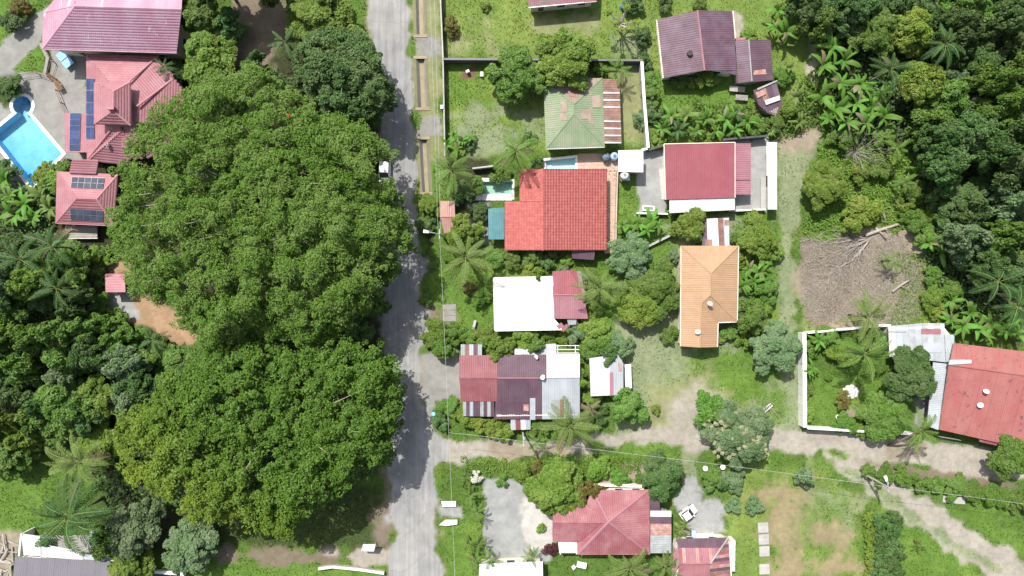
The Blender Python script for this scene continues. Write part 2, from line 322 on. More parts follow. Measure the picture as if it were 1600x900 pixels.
# ---------------------------------------------------------------- the ground: albedo of grass, soil, gravel, asphalt, laid out in plan
_T = RNG.random((256, 256))
def vnoise(x, y, sc, seed=0):
    x = x / sc + seed * 37.3; y = y / sc + seed * 17.9
    xi = np.floor(x).astype(int); yi = np.floor(y).astype(int); fx = x - xi; fy = y - yi
    fx = fx * fx * (3 - 2 * fx); fy = fy * fy * (3 - 2 * fy)
    a = _T[xi % 256, yi % 256]; b = _T[(xi + 1) % 256, yi % 256]; c = _T[xi % 256, (yi + 1) % 256]; d = _T[(xi + 1) % 256, (yi + 1) % 256]
    return (a * (1 - fx) + b * fx) * (1 - fy) + (c * (1 - fx) + d * fx) * fy
def fbm(x, y, sc, seed=0, o=4):
    t = 0; w = 0; a = 1.0
    for i in range(o): t = t + a * vnoise(x, y, sc / 2 ** i, seed + i); w += a; a *= 0.55
    return t / w
def sdist(u, v, poly):
    n = len(poly); d = np.full(u.shape, 1e18); ins = np.zeros(u.shape, bool)
    for i in range(n):
        ax, ay = poly[i]; bx, by = poly[(i + 1) % n]; ex, ey = bx - ax, by - ay
        t = np.clip(((u - ax) * ex + (v - ay) * ey) / (ex * ex + ey * ey + 1e-9), 0, 1)
        d = np.minimum(d, (u - ax - t * ex) ** 2 + (v - ay - t * ey) ** 2)
        c = (ay > v) != (by > v)
        with np.errstate(divide='ignore', invalid='ignore'):
            ins ^= c & (u < ex * (v - ay) / (ey if abs(ey) > 1e-9 else 1e-9) + ax)
    d = np.sqrt(d); return np.where(ins, -d, d)
G = dict(lush=(.072, .130, .025), lawn=(.092, .165, .030), lime=(.128, .190, .044), dry=(.195, .210, .100), pale=(.178, .212, .118),
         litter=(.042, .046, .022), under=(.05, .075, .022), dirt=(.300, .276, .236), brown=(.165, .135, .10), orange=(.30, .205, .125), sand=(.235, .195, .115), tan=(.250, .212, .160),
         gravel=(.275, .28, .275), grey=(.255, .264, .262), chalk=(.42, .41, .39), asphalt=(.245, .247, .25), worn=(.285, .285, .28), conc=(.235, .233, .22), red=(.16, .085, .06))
ROAD = [(576, -90), (578, 0), (583, 90), (592, 170), (600, 240), (606, 300), (604, 350), (599, 400), (598, 470), (603, 540), (612, 600), (618, 640), (610, 690),
        (606, 730), (612, 790), (618, 835), (606, 860), (604, 990), (690, 990), (687, 900), (683, 835), (676, 770), (678, 735), (690, 724), (700, 722), (700, 690), (684, 684),
        (672, 668), (670, 645), (656, 625), (659, 560), (661, 480), (657, 420), (655, 350), (650, 300), (647, 200), (641, 100), (637, 0), (636, -90)]
LANE = [(688, 690), (760, 689), (830, 690), (905, 688), (960, 680), (1030, 674), (1120, 672), (1215, 678),
        (1262, 675), (1430, 687), (1560, 706), (1700, 730), (1700, 772), (1580, 752), (1500, 738), (1420, 727), (1340, 716), (1300, 707), (1215, 704), (1110, 699), (1000, 702), (900, 707), (800, 716), (700, 722), (690, 724)]
TRACK = [(1270, 700), (1335, 712), (1400, 752), (1500, 812), (1600, 878), (1700, 950), (1700, 1010), (1620, 965), (1500, 868), (1400, 800), (1330, 752)]
LAYERS = [  # (colour, edge softness, raggedness, outline in plan units of 0.1 m)
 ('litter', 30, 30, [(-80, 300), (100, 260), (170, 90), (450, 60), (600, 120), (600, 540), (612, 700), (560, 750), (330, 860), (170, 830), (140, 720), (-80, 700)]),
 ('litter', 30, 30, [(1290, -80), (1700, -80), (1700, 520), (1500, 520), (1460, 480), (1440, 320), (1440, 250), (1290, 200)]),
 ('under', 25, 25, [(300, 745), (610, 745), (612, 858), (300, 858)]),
 ('lawn', 10, 10, [(-80, 730), (60, 745), (70, 800), (40, 835), (-80, 835)]),
 ('lawn', 10, 10, [(300, 872), (610, 878), (612, 990), (300, 990)]),
 ('brown', 10, 12, [(280, 856), (520, 858), (600, 862), (612, 876), (500, 882), (400, 874), (280, 880)]),
 ('dirt', 8, 10, [(510, 866), (612, 858), (620, 886), (560, 882)]),
 ('brown', 20, 25, [(596, 690), (616, 700), (622, 840), (600, 850), (590, 770)]),
 ('brown', 14, 14, [(360, -80), (450, -80), (445, 70), (420, 110), (355, 105)]),  # dirt drive; tree shade across it is painted in as a darker tone
 ('lush', 12, 10, [(555, -80), (580, -80), (586, 120), (560, 90)]),
 ('lime', 14, 14, [(690, -80), (1030, -80), (1030, 60), (1000, 95), (692, 92)]),
 ('dry', 24, 26, [(700, 50), (760, 40), (770, 80), (700, 88)]),
 ('dry', 24, 26, [(830, 20), (930, 30), (900, 50), (820, 45)]),
 ('pale', 16, 16, [(955, 60), (1030, 62), (1030, 90), (965, 84)]),
 ('lime', 14, 14, [(694, 95), (1005, 95), (1012, 235), (850, 240), (700, 250)]),
 ('lawn', 16, 20, [(700, 110), (770, 110), (770, 165), (700, 175)]),
 ('pale', 18, 18, [(694, 172), (780, 165), (850, 172), (850, 192), (770, 188), (694, 192)]),
 ('pale', 22, 22, [(720, 205), (800, 195), (845, 205), (830, 240), (740, 245)]),
 ('dry', 20, 20, [(965, 100), (1005, 100), (1012, 230), (965, 230)]),
 ('red', 6, 8, [(716, 110), (738, 108), (740, 124), (722, 126)]),
 ('dry', 10, 12, [(640, -80), (690, -80), (693, 240), (690, 320), (655, 320), (650, 250)]),
 ('lush', 8, 10, [(649, 270), (656, 270), (664, 330), (655, 335)]),
 ('lawn', 8, 10, [(652, 255), (690, 250), (690, 330), (660, 330)]),
 ('conc', 8, 10, [(650, 178), (694, 178), (694, 212), (650, 214)]),
 ('conc', 8, 10, [(646, 56), (690, 60), (692, 86), (646, 90)]),
 ('lime', 14, 14, [(1020, -80), (1290, -80), (1290, 60), (1230, 200), (1020, 200)]),
 ('lawn', 14, 14, [(1020, 120), (1180, 120), (1180, 175), (1020, 175)]),
 ('dirt', 10, 10, [(1146, 22), (1160, 24), (1160, 55), (1148, 60)]),
 ('dirt', 16, 16, [(1262, 40), (1282, 60), (1280, 130), (1264, 110)]),
 ('pale', 10, 14, [(1213, 215), (1262, 205), (1285, 215), (1262, 270), (1258, 330), (1245, 365), (1247, 520), (1254, 680), (1215, 680), (1210, 500), (1213, 330)]),
 ('tan', 14, 14, [(1215, 208), (1280, 205), (1270, 232), (1216, 235)]),
 ('lush', 14, 14, [(1280, 225), (1440, 225), (1445, 370), (1360, 370), (1255, 368), (1268, 300)]),
 ('lawn', 12, 14, [(1290, 230), (1360, 235), (1340, 290), (1285, 290)]),
 ('tan', 16, 20, [(1246, 372), (1300, 365), (1420, 352), (1452, 395), (1450, 505), (1370, 512), (1248, 518)]),
 ('brown', 24, 24, [(1255, 380), (1340, 375), (1340, 430), (1260, 420)]),
 ('brown', 24, 30, [(1280, 460), (1330, 450), (1320, 490), (1280, 500)]),
 ('lime', 20, 26, [(1246, 470), (1262, 480), (1275, 515), (1248, 520)]), ('lime', 22, 26, [(1400, 480), (1452, 470), (1452, 508), (1390, 512)]), ('dry', 24, 26, [(1330, 470), (1400, 440), (1400, 500), (1340, 508)]), ('lawn', 18, 24, [(1246, 368), (1330, 362), (1300, 380), (1250, 385)]),
 ('pale', 14, 14, [(960, 360), (1215, 330), (1215, 700), (960, 700)]),
 ('lawn', 40, 30, [(1060, 545), (1215, 540), (1215, 640), (1130, 640), (1060, 590)]), ('lawn', 20, 20, [(965, 340), (1060, 370), (1060, 480), (960, 480)]),
 ('lawn', 14, 16, [(1120, 545), (1215, 540), (1215, 590), (1120, 600)]),
 ('lawn', 14, 16, [(1155, 330), (1215, 330), (1215, 540), (1155, 540)]),
 ('dry', 16, 16, [(1010, 610), (1060, 600), (1060, 660), (1010, 670)]),
 ('lawn', 10, 10, [(667, 415), (955, 415), (955, 540), (667, 540)]),
 ('lawn', 16, 16, [(715, 480), (772, 460), (772, 525), (715, 525)]),
 ('brown', 8, 8, [(690, 474), (713, 474), (714, 503), (690, 504)]),
 ('brown', 8, 8, [(667, 475), (682, 478), (682, 500), (667, 500)]),
 ('litter', 8, 10, [(664, 335), (682, 345), (690, 420), (662, 430)]),
 ('lush', 8, 10, [(664, 380), (800, 350), (800, 415), (664, 420)]),
 ('litter', 8, 8, [(700, 250), (765, 250), (765, 330), (712, 345)]),
 ('conc', 6, 6, [(728, 316), (764, 318), (764, 378), (745, 382)]),
 ('conc', 7, 8, [(654, 552), (716, 545), (718, 628), (690, 640), (672, 640), (654, 626)]),
 ('lush', 8, 10, [(678, 625), (860, 650), (930, 655), (900, 690), (690, 688)]),
 ('lush', 10, 12, [(682, 728), (760, 724), (880, 714), (880, 760), (760, 760), (760, 990), (690, 990)]),
 ('lawn', 8, 10, [(690, 820), (745, 820), (745, 990), (690, 990)]),
 ('gravel', 6, 6, [(684, 792), (724, 790), (722, 808), (686, 812)]),
 ('lawn', 12, 14, [(860, 710), (1060, 705), (1060, 770), (860, 770)]),
 ('tan', 14, 16, [(945, 725), (1005, 728), (1000, 752), (950, 752)]),
 ('chalk', 14, 20, [(810, 765), (850, 775), (872, 800), (866, 862), (825, 862)]),
 ('lush', 8, 8, [(845, 866), (1060, 866), (1060, 990), (845, 990)]),
 ('lime', 14, 16, [(1085, 712), (1205, 712), (1205, 990), (1130, 990), (1130, 800)]),
 ('lush', 16, 20, [(1088, 705), (1150, 712), (1140, 790), (1092, 770)]),
 ('gravel', 10, 14, [(1066, 735), (1088, 735), (1098, 780), (1130, 790), (1136, 832), (1064, 835)]),
 ('pale', 10, 10, [(1062, 700), (1086, 700), (1088, 745), (1066, 745)]),
 ('lime', 20, 20, [(1200, 722), (1290, 730), (1352, 790), (1356, 990), (1200, 990)]),
 ('sand', 50, 60, [(1205, 755), (1270, 755), (1290, 790), (1235, 830), (1260, 870), (1240, 990), (1200, 990)]),
 ('pale', 60, 60, [(1265, 750), (1345, 780), (1350, 860), (1290, 850)]),
 ('lawn', 50, 50, [(1265, 795), (1320, 790), (1320, 820), (1270, 840)]), ('sand', 60, 70, [(1280, 830), (1345, 830), (1345, 900), (1280, 900)]),
 ('lush', 10, 10, [(1258, 520), (1480, 520), (1460, 680), (1258, 672)]),
 ('lawn', 20, 24, [(1270, 580), (1330, 570), (1440, 620), (1400, 665), (1270, 660)]),
 ('conc', 6, 6, [(1432, 610), (1465, 600), (1450, 670), (1428, 670)]),
 ('tan', 10, 14, [(1320, 640), (1345, 640), (1345, 668), (1318, 668)]),
 ('brown', 10, 14, [(1335, 708), (1420, 722), (1600, 752), (1600, 770), (1450, 750), (1350, 740)]),
 ('lawn', 10, 12, [(1378, 752), (1500, 768), (1700, 790), (1700, 960), (1600, 880), (1500, 810)]),
 ('lush', 20, 24, [(1440, 780), (1600, 800), (1600, 850), (1500, 800)]),
 ('lawn', 8, 10, [(1412, 790), (1480, 850), (1570, 930), (1600, 990), (1350, 990), (1360, 800)]),
 ('dry', 40, 30, [(1045, 668), (1050, 630), (1075, 585), (1110, 575), (1125, 606), (1118, 672)]), ('dirt', 36, 26, [(1056, 672), (1062, 640), (1080, 612), (1104, 600), (1112, 622), (1108, 675)]),
 ('dirt', 10, 12, LANE), ('dirt', 10, 12, TRACK), ('lawn', 10, 14, [(930, 697), (1050, 696), (1060, 712), (940, 712)]), ('lime', 8, 10, [(1290, 700), (1330, 712), (1300, 720)]),
 ('tan', 12, 14, [(1380, 690), (1440, 690), (1440, 712), (1385, 718)]),
 ('tan', 14, 16, [(770, 696), (880, 694), (880, 712), (780, 716)]),
 ('pale', 8, 12, [(1310, 730), (1340, 735), (1430, 800), (1560, 890), (1530, 880), (1400, 795)]),
 ('orange', 9, 12, [(196, 464), (240, 458), (270, 480), (310, 520), (305, 542), (262, 532), (228, 512), (205, 500)]),
 ('orange', 8, 8, [(168, 415), (200, 410), (200, 425), (172, 430)]),
 ('gravel', 10, 10, [(160, 455), (200, 458), (212, 490), (190, 505), (165, 480)]),
 ('lawn', 6, 6, [(-80, -80), (85, -80), (60, 15), (0, 80), (-80, 120)]),
 ('conc', 5, 8, [(-80, 95), (0, 70), (82, -4), (100, -4), (68, 62), (25, 112), (0, 120), (-80, 150)]),
 ('lawn', 3, 3, [(22, 108), (62, 68), (76, 88), (72, 112), (30, 118)]),
 ('conc', 4, 5, [(-80, 130), (28, 116), (76, 112), (80, 78), (136, 80), (136, 250), (100, 245), (80, 280), (30, 300), (-80, 200)]),
 ('under', 8, 10, [(-80, 120), (24, 120), (28, 150), (10, 165), (-80, 150)]),
 ('gravel', 3, 3, [(992, 236), (1040, 232), (1040, 334), (994, 334)]), ('gravel', 3, 3, [(1146, 216), (1200, 212), (1198, 330), (1146, 330)]),
 ('lawn', 4, 6, [(966, 268), (997, 268), (995, 330), (966, 332)]),
 ('grey', 4, 5, [(755, 746), (790, 746), (815, 758), (838, 780), (826, 800), (830, 830), (824, 862), (864, 862), (862, 876), (762, 876), (756, 830), (758, 790)]),
 ('chalk', 8, 14, [(812, 775), (846, 775), (870, 800), (866, 858), (828, 856)]),
 ('tan', 10, 10, [(-80, 828), (28, 832), (18, 905), (12, 990), (-80, 990)]),
 ('tan', 16, 12, ROAD), ('worn', 5, 8, ROAD),
 ('asphalt', 14, 14, [(590, 60), (640, 60), (648, 300), (606, 300)]),
 ('asphalt', 20, 24, [(600, 390), (660, 390), (660, 560), (606, 560)]),
 ('asphalt', 20, 24, [(612, 620), (668, 640), (676, 770), (620, 840)]),
]
def paint(u, v):
    c = np.empty(u.shape + (3,)); c[...] = G['lush']
    f = fbm(u, v, 60, 3); c *= (0.75 + 0.5 * f)[..., None]
    nz = fbm(u, v, 26, 11, 5) - 0.5
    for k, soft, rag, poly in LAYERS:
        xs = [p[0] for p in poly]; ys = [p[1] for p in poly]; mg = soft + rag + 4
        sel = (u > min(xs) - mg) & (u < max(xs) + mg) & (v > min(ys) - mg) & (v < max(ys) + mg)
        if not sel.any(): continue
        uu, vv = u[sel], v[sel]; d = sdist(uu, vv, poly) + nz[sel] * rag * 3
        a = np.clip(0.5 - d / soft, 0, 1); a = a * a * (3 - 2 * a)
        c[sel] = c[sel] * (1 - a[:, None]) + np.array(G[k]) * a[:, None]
    b = fbm(u, v, 18, 21); dry = np.clip((fbm(u, v, 45, 31) - 0.52) * 3.0, 0, 1)
    green = np.clip((c[..., 1] - c[..., 0]) / (c[..., 1] + 1e-6) * 3, 0, 1)
    c = c * (1 + (dry * green * 0.45)[..., None] * np.array([1.0, 0.55, 0.8]))
    return c * (0.80 + 0.40 * b)[..., None]

# pools and the lined ditch are real hollows: their cells are left out of the ground
def arc(cx, cy, r, a0, a1, n): return [(cx + r * math.cos(R(a0 + (a1 - a0) * i / n)), cy + r * math.sin(R(a0 + (a1 - a0) * i / n))) for i in range(n + 1)]
POOL = arc(35, 165, 14.5, 125, 415, 18) + [(97, 240), (49, 291), (-14, 210)]
POOL_B = [(744, 284), (800, 284), (800, 308), (740, 308)]
POOL_C = [(853, 251), (899, 246), (899, 270), (853, 270)]
DITCH = [[(648, -60), (661, -60), (664, 54), (651, 54)], [(650, 92), (664, 92), (668, 168), (653, 168)], [(655, 218), (668, 218), (672, 300), (660, 300)]]
HOLES = [POOL, POOL_B, POOL_C] + DITCH
X0, X1, Y0, Y1, ST = -92.0, 92.0, -54.0, 54.0, 0.3
gx = np.arange(X0, X1 + 1e-6, ST); gy = np.arange(Y0, Y1 + 1e-6, ST); GX, GY = np.meshgrid(gx, gy)
GU = 800 + GX / S; GV = 450 - GY / S
GC = paint(GU, GV); GZ = (fbm(GU, GV, 30, 41) - 0.5) * 0.0
hole = np.zeros(GX.shape, bool)
for h in HOLES: hole |= sdist(GU, GV, h) < 0
ny_, nx_ = GX.shape; IDX = np.arange(GX.size).reshape(GX.shape)
def cells(mask):   # mask per cell
    a = IDX[:-1, :-1][mask]; return np.stack([a, a + 1, a + 1 + nx_, a + nx_], 1)
hc = hole[:-1, :-1] | hole[1:, :-1] | hole[:-1, 1:] | hole[1:, 1:]
CU = (GU[:-1, :-1] + GU[1:, 1:]) / 2; CV = (GV[:-1, :-1] + GV[1:, 1:]) / 2
V = np.stack([GX, GY, GZ], -1).reshape(-1, 3); F = cells(~hc)
B = 3000.0; n0 = len(V)
V = np.vstack([V, [(-B, -B, 0), (B, -B, 0), (B, B, 0), (-B, B, 0)]])
XE, YE = gx[-1], gy[-1]
c00, c10, c11, c01 = IDX[0, 0], IDX[0, -1], IDX[-1, -1], IDX[-1, 0]
F = np.vstack([F, [(n0, n0 + 1, c10, c00), (n0 + 1, n0 + 2, c11, c10), (n0 + 2, n0 + 3, c01, c11), (n0 + 3, n0, c00, c01)]])
C = np.vstack([GC.reshape(-1, 3), np.tile(G['under'], (4, 1))])
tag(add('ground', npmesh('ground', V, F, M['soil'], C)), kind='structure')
def sheet_of_ground(name, polys, z, mat, grow=0, excl=()):
    m = np.zeros(CU.shape, bool)
    for p in polys: m |= sdist(CU, CV, p) < grow
    for e in excl: m &= ~(sdist(CU, CV, e) < 3)
    m &= ~hc
    f = cells(m); ids, inv = np.unique(f, return_inverse=True)
    v = np.stack([GX.ravel()[ids], GY.ravel()[ids], GZ.ravel()[ids] + z], -1)
    return tag(add(name, npmesh(name, v, inv.reshape(f.shape), mat, GC.reshape(-1, 3)[ids])), kind='structure')
def layer(k, i=0): return [l[3] for l in LAYERS if l[0] == k][i]
sheet_of_ground('dirt_lane', [LANE, TRACK], 0.005, M['soil'], 6)
sheet_of_ground('road', [ROAD], 0.010, M['asphalt'], 2)
sheet_of_ground('cleared_plot', [[(1246, 372), (1300, 365), (1420, 352), (1452, 395), (1450, 505), (1370, 512), (1248, 518)]], 0.005, M['soil'], 4)
sheet_of_ground('grass_track', [[(1213, 215), (1262, 205), (1285, 215), (1262, 270), (1258, 330), (1245, 365), (1247, 520), (1254, 668), (1215, 668), (1210, 500), (1213, 330)]], 0.004, M['soil'])
sheet_of_ground('pool_patio', [[(-80, 130), (28, 116), (76, 112), (80, 78), (136, 80), (136, 250), (100, 245), (80, 280), (30, 300), (-80, 200)]], 0.005, M['paving'], 2)
sheet_of_ground('garden_path', [[(-80, 95), (0, 70), (82, -4), (100, -4), (68, 62), (25, 112), (0, 120), (-80, 150)]], 0.009, M['paving'], 2)
sheet_of_ground('gravel_yard', [[(992, 236), (1040, 232), (1040, 334), (994, 334)]], 0.005, M['paving'], 1)
sheet_of_ground('gravel_yard', [[(1146, 216), (1200, 212), (1198, 330), (1146, 330)]], 0.005, M['paving'], 1)
sheet_of_ground('concrete_yard', [[(755, 746), (790, 746), (815, 758), (838, 780), (870, 800), (866, 862), (862, 876), (762, 876), (756, 830), (758, 790)]], 0.005, M['paving'], 3)
sheet_of_ground('concrete_forecourt', [[(662, 552), (716, 545), (718, 628), (690, 640), (676, 640), (662, 626)]], 0.005, M['paving'])
sheet_of_ground('farm_track', [[(280, 856), (520, 858), (604, 862), (604, 880), (500, 884), (400, 876), (280, 882)]], 0.005, M['soil'], 2)

# grass blades over every lawn, coloured like the sward they stand in
def lawn_blades(n):
    x = RNG.uniform(-84, 84, n); y = RNG.uniform(-48, 48, n); u = 800 + x / S; v = 450 - y / S
    ix = np.clip(((x - X0) / ST).round().astype(int), 0, nx_ - 1); iy = np.clip(((y - Y0) / ST).round().astype(int), 0, ny_ - 1)
    c = GC[iy, ix]; g = (c[:, 1] - c[:, 0]) / (c[:, 1] + 1e-6)
    keep = (g > 0.08) & (RNG.random(n) < np.clip(g * 3, 0.1, 1)) & (sdist(u, v, ROAD) > 2) & ~hole[iy, ix]
    for p in HOLES: keep &= sdist(u, v, p) > 7
    x, y, c = x[keep], y[keep], c[keep]; n = len(x)
    a = RNG.uniform(0, 2 * np.pi, n); L = RNG.uniform(0.10, 0.28, n) * (0.7 + 0.8 * vnoise(u[keep], v[keep], 14, 5)); w = L * 0.32; e = RNG.uniform(0.2, 1.1, n)
    dx, dy = np.cos(a), np.sin(a)
    V = np.empty((n, 3, 3)); V[:, 0] = np.stack([x - dy * w, y + dx * w, np.full(n, 0.012)], 1); V[:, 1] = np.stack([x + dy * w, y - dx * w, np.full(n, 0.012)], 1)
    V[:, 2] = np.stack([x + dx * L * np.cos(e), y + dy * L * np.cos(e), 0.02 + L * np.sin(e)], 1)
    cc = c * RNG.uniform(0.7, 1.45, n)[:, None] * np.array([1, 1.04, 0.9])
    C = np.repeat(cc[:, None], 3, 1).reshape(-1, 3)
    o = add('lawn_grass', npmesh('lawn_grass', V.reshape(-1, 3), np.arange(3 * n).reshape(n, 3), M['grass'], C))
    tag(o, 'short green and dry grass growing on the lawns and verges', 'grass', kind='stuff')
lawn_blades(230000)

# ---------------------------------------------------------------- building helpers
def poly_offset(poly, d):
    a = sum(poly[i][0] * poly[(i + 1) % len(poly)][1] - poly[(i + 1) % len(poly)][0] * poly[i][1] for i in range(len(poly)))
    if a < 0: poly = poly[::-1]
    out = []; n = len(poly)
    for i in range(n):
        p0, p1, p2 = [np.array(poly[(i + k) % n], float) for k in (-1, 0, 1)]
        e1 = (p1 - p0) / np.linalg.norm(p1 - p0); e2 = (p2 - p1) / np.linalg.norm(p2 - p1)
        n1 = np.array([-e1[1], e1[0]]); n2 = np.array([-e2[1], e2[0]])
        b = n1 + n2; k = max(0.35, 1 + n1 @ n2); out.append(tuple(p1 + b * d / k))
    return out
def plane_of(pts):
    p = np.array(pts, float); c = p.mean(0); n = np.zeros(3)
    for i in range(len(p)): a, b = p[i], p[(i + 1) % len(p)]; n += np.cross(a - c, b - c)
    n /= np.linalg.norm(n); return c, (n if n[2] > 0 else -n)
def hit(pl, px, py, off=0.0):
    c, n = pl; o = np.array([0, 0, CAM_H]); d = np.array(P(px, py)) - o
    return o + d * (((c + n * off - o) @ n) / (d @ n))
def house(name, label, cat, outline, ez, wall='plaster', inset=0.45, posts=False, group=None, base=0.0):
    w = [P2(x, y, ez) for x, y in outline]; cx = sum(p[0] for p in w) / len(w); cy = sum(p[1] for p in w) / len(w)
    r = thing(name, label, cat, (cx, cy, 0), group); q = poly_offset(w, inset)
    if posts:
        for p in q: MB().box(p[0], p[1], 0.14, 0.14, 0, ez - 0.05).build('post', M[wall], r)
    else:
        MB().prism(q, base, ez - 0.14).build('wall', M[wall], r)
        for i in range(len(q)):
            a, b = np.array(q[i]), np.array(q[(i + 1) % len(q)]); L = np.linalg.norm(b - a)
            if cat != 'house' or L < 2.8: continue
            k = 1 if L < 5 else 2 if L < 9 else 3
            for j in range(k):
                m = a + (b - a) * (j + .5) / k; t = (b - a) / L; door = i == 0 and j == 0; w = .5 if door else .65
                opening(r, m - t * w, m + t * w, base + (.02 if door else .95), base + 2.1, 'door' if door else 'window')
    return r
def opening(root, a, b, z0, z1, kind):
    """a window or door set in a wall that runs from a to b in plan, proud of the wall on its right-hand side"""
    a, b = np.array(a), np.array(b); t = (b - a) / np.linalg.norm(b - a); n = np.array([t[1], -t[0]]); L = np.linalg.norm(b - a); m = (a + b) / 2; ang = math.atan2(t[1], t[0])
    f = MB()
    for k in (-1, 1): q = m + t * k * (L / 2 - 0.03) + n * 0.02; f.box(q[0], q[1], 0.06, 0.1, z0, z1, ang)
    for z in (z0, z1 - 0.06): q = m + n * 0.02; f.box(q[0], q[1], L - 0.13, 0.1, z, z + 0.06, ang)
    q = m + n * 0.012
    w = MB().box(q[0], q[1], L - 0.14, 0.05, z0 + 0.07, z1 - 0.07, ang).build(kind, M['glass_dark' if kind == 'window' else 'wood_brown'], root)
    f.build('window_frame' if kind == 'window' else 'door_frame', M['white_paint'], w)
def slope(root, pts, mat, style='sheet', width=1.0, name='roof_sheet', amp=0.04, pitch=0.33, ddir=None, deck='underside', row=0.38, off=0.0, step=0.014, wave=0.022, length=0.0, pan=0.3):
    pts = [np.array(p, float) for p in pts]; c, n = plane_of(pts); org = np.array(origin(root))
    d = np.array(ddir, float) if ddir else n[:2].copy()
    if np.linalg.norm(d) < 1e-3: d = np.array([0.0, -1.0])
    d /= np.linalg.norm(d)
    u = np.array([-d[1], d[0], -(n[0] * -d[1] + n[1] * d[0]) / n[2]]); u /= np.linalg.norm(u); v = np.cross(n, u)
    if v[:2] @ d < 0: v = -v
    uv = [((p - c) @ u, (p - c) @ v) for p in pts]; us = [p[0] for p in uv]; vs = [p[1] for p in uv]
    def rng(k, t):   # extent along the other axis at coordinate t of axis k
        o = []
        for i in range(len(uv)):
            a, b = uv[i], uv[(i + 1) % len(uv)]
            if (a[k] - t) * (b[k] - t) <= 1e-12:
                s = 0.0 if abs(b[k] - a[k]) < 1e-9 else (t - a[k]) / (b[k] - a[k])
                o.append(a[1 - k] + s * (b[1 - k] - a[1 - k]))
                if abs(b[k] - a[k]) < 1e-9: o.append(b[1 - k])
        return (min(o), max(o)) if o else None
    if deck:
        m = MB(); k = len(pts); q = [p - n * 0.03 for p in pts]; q2 = [p - n * 0.14 for p in pts]
        if np.cross(pts[1] - pts[0], pts[2] - pts[1])[2] < 0: q = q[::-1]; q2 = q2[::-1]
        m.v = [tuple(p) for p in q + q2]; m.f = [tuple(range(k)), tuple(reversed(range(k, 2 * k)))] + [(i, k + i, k + (i + 1) % k, (i + 1) % k) for i in range(k)]
        m.build('roof_deck', M[deck], root)
    mat_ = M[mat] if isinstance(mat, str) else None
    if style == 'tile':
        V, F = [], []; nr = max(1, int(round((max(vs) - min(vs)) / row))); rh = (max(vs) - min(vs)) / nr; hp = pan / 2
        for i in range(nr):
            v0 = min(vs) + i * rh; v1 = v0 + rh; ur = rng(1, (v0 + v1) / 2)
            if not ur or ur[1] - ur[0] < 0.1: continue
            m = max(2, int((ur[1] - ur[0]) / hp)); b = len(V); off2 = random.uniform(0, 0.01)
            for j in range(m + 1):
                uu = ur[0] + (ur[1] - ur[0]) * j / m; w = (wave if j % 2 else 0.0) + random.uniform(0, 0.008)
                e = c + u * uu + n * (w + off2)
                V += [e + v * v0, e + v * (v1 + 0.03) + n * step, e + v * (v1 + 0.03)]
            for j in range(m):
                k = b + 3 * j; F += [(k, k + 1, k + 4, k + 3), (k + 1, k + 2, k + 5, k + 4)]
        o = add('roof_tiles', npmesh('roof_tiles', np.array(V) - org, F, mat_), root); o['kind'] = 'stuff'
        return (c, n)
    prof = [0.0, 0.12, 0.24, 0.36]; hts = [0.0, amp, amp, 0.0]
    ns = max(1, int(round((max(us) - min(us)) / width))); w = (max(us) - min(us)) / ns
    def height(x):
        f = (x / pitch) % 1.0
        return float(np.interp(f, prof + [1.0], hts + [0.0]))
    for i in range(ns):
        a = min(us) + i * w + 0.004; b = min(us) + (i + 1) * w - 0.004; cuts = {a, b}
        j = math.floor(a / pitch)
        while j * pitch < b:
            for q in prof:
                t = (j + q) * pitch
                if a < t < b: cuts.add(t)
            j += 1
        for t in us:
            if a < t < b: cuts.add(t)
        nrow = max(1, int(round((max(vs) - min(vs)) / length))) if length else 1; rl = (max(vs) - min(vs)) / nrow; jog = random.uniform(-.3, .3) * rl if nrow > 1 else 0
        for q in range(nrow):
            lo = min(vs) + q * rl + (jog if q else -1); hi = min(vs) + (q + 1) * rl + 0.06 + (jog if q < nrow - 1 else 1)
            V, F = [], []; lift = off + (0.012 if i % 2 else 0.0) + random.uniform(0, 0.004)
            for t in sorted(cuts):
                r = rng(0, t)
                if not r: continue
                r0, r1 = max(r[0], lo), min(r[1], hi)
                if r1 < r0: r0 = r1 = min(max(r0, r[0]), r[1]) if r[0] <= r0 <= r[1] else (r[0] if r0 > r[1] else r[1])
                e = c + u * t + n * (height(t) + lift); V += [e + v * r0 + n * 0.002, e + v * r1 + n * (0.016 if nrow > 1 else 0.0)]
            runs = [[]]
            for k in range(len(V) // 2 - 1):
                if max(np.linalg.norm(V[2*k] - V[2*k+1]), np.linalg.norm(V[2*k+2] - V[2*k+3])) > 0.03: runs[-1].append(k)
                elif runs[-1]: runs.append([])
            for run in runs:
                if not run: continue
                W = V[2 * run[0]: 2 * run[-1] + 4]; F = [(2 * k, 2 * k + 1, 2 * k + 3, 2 * k + 2) for k in range(len(W) // 2 - 1)]
                if np.ptp([p @ u for p in W]) < 0.08: continue
                mm = mat_ or M[mat[i % len(mat)]]
                me = bpy.data.meshes.new(name); me.from_pydata([tuple(p - org) for p in W], [], F); me.materials.append(mm)
                if me.polygons[0].normal.z < 0: me.flip_normals()
                add(name, me, root)
    return (c, n)
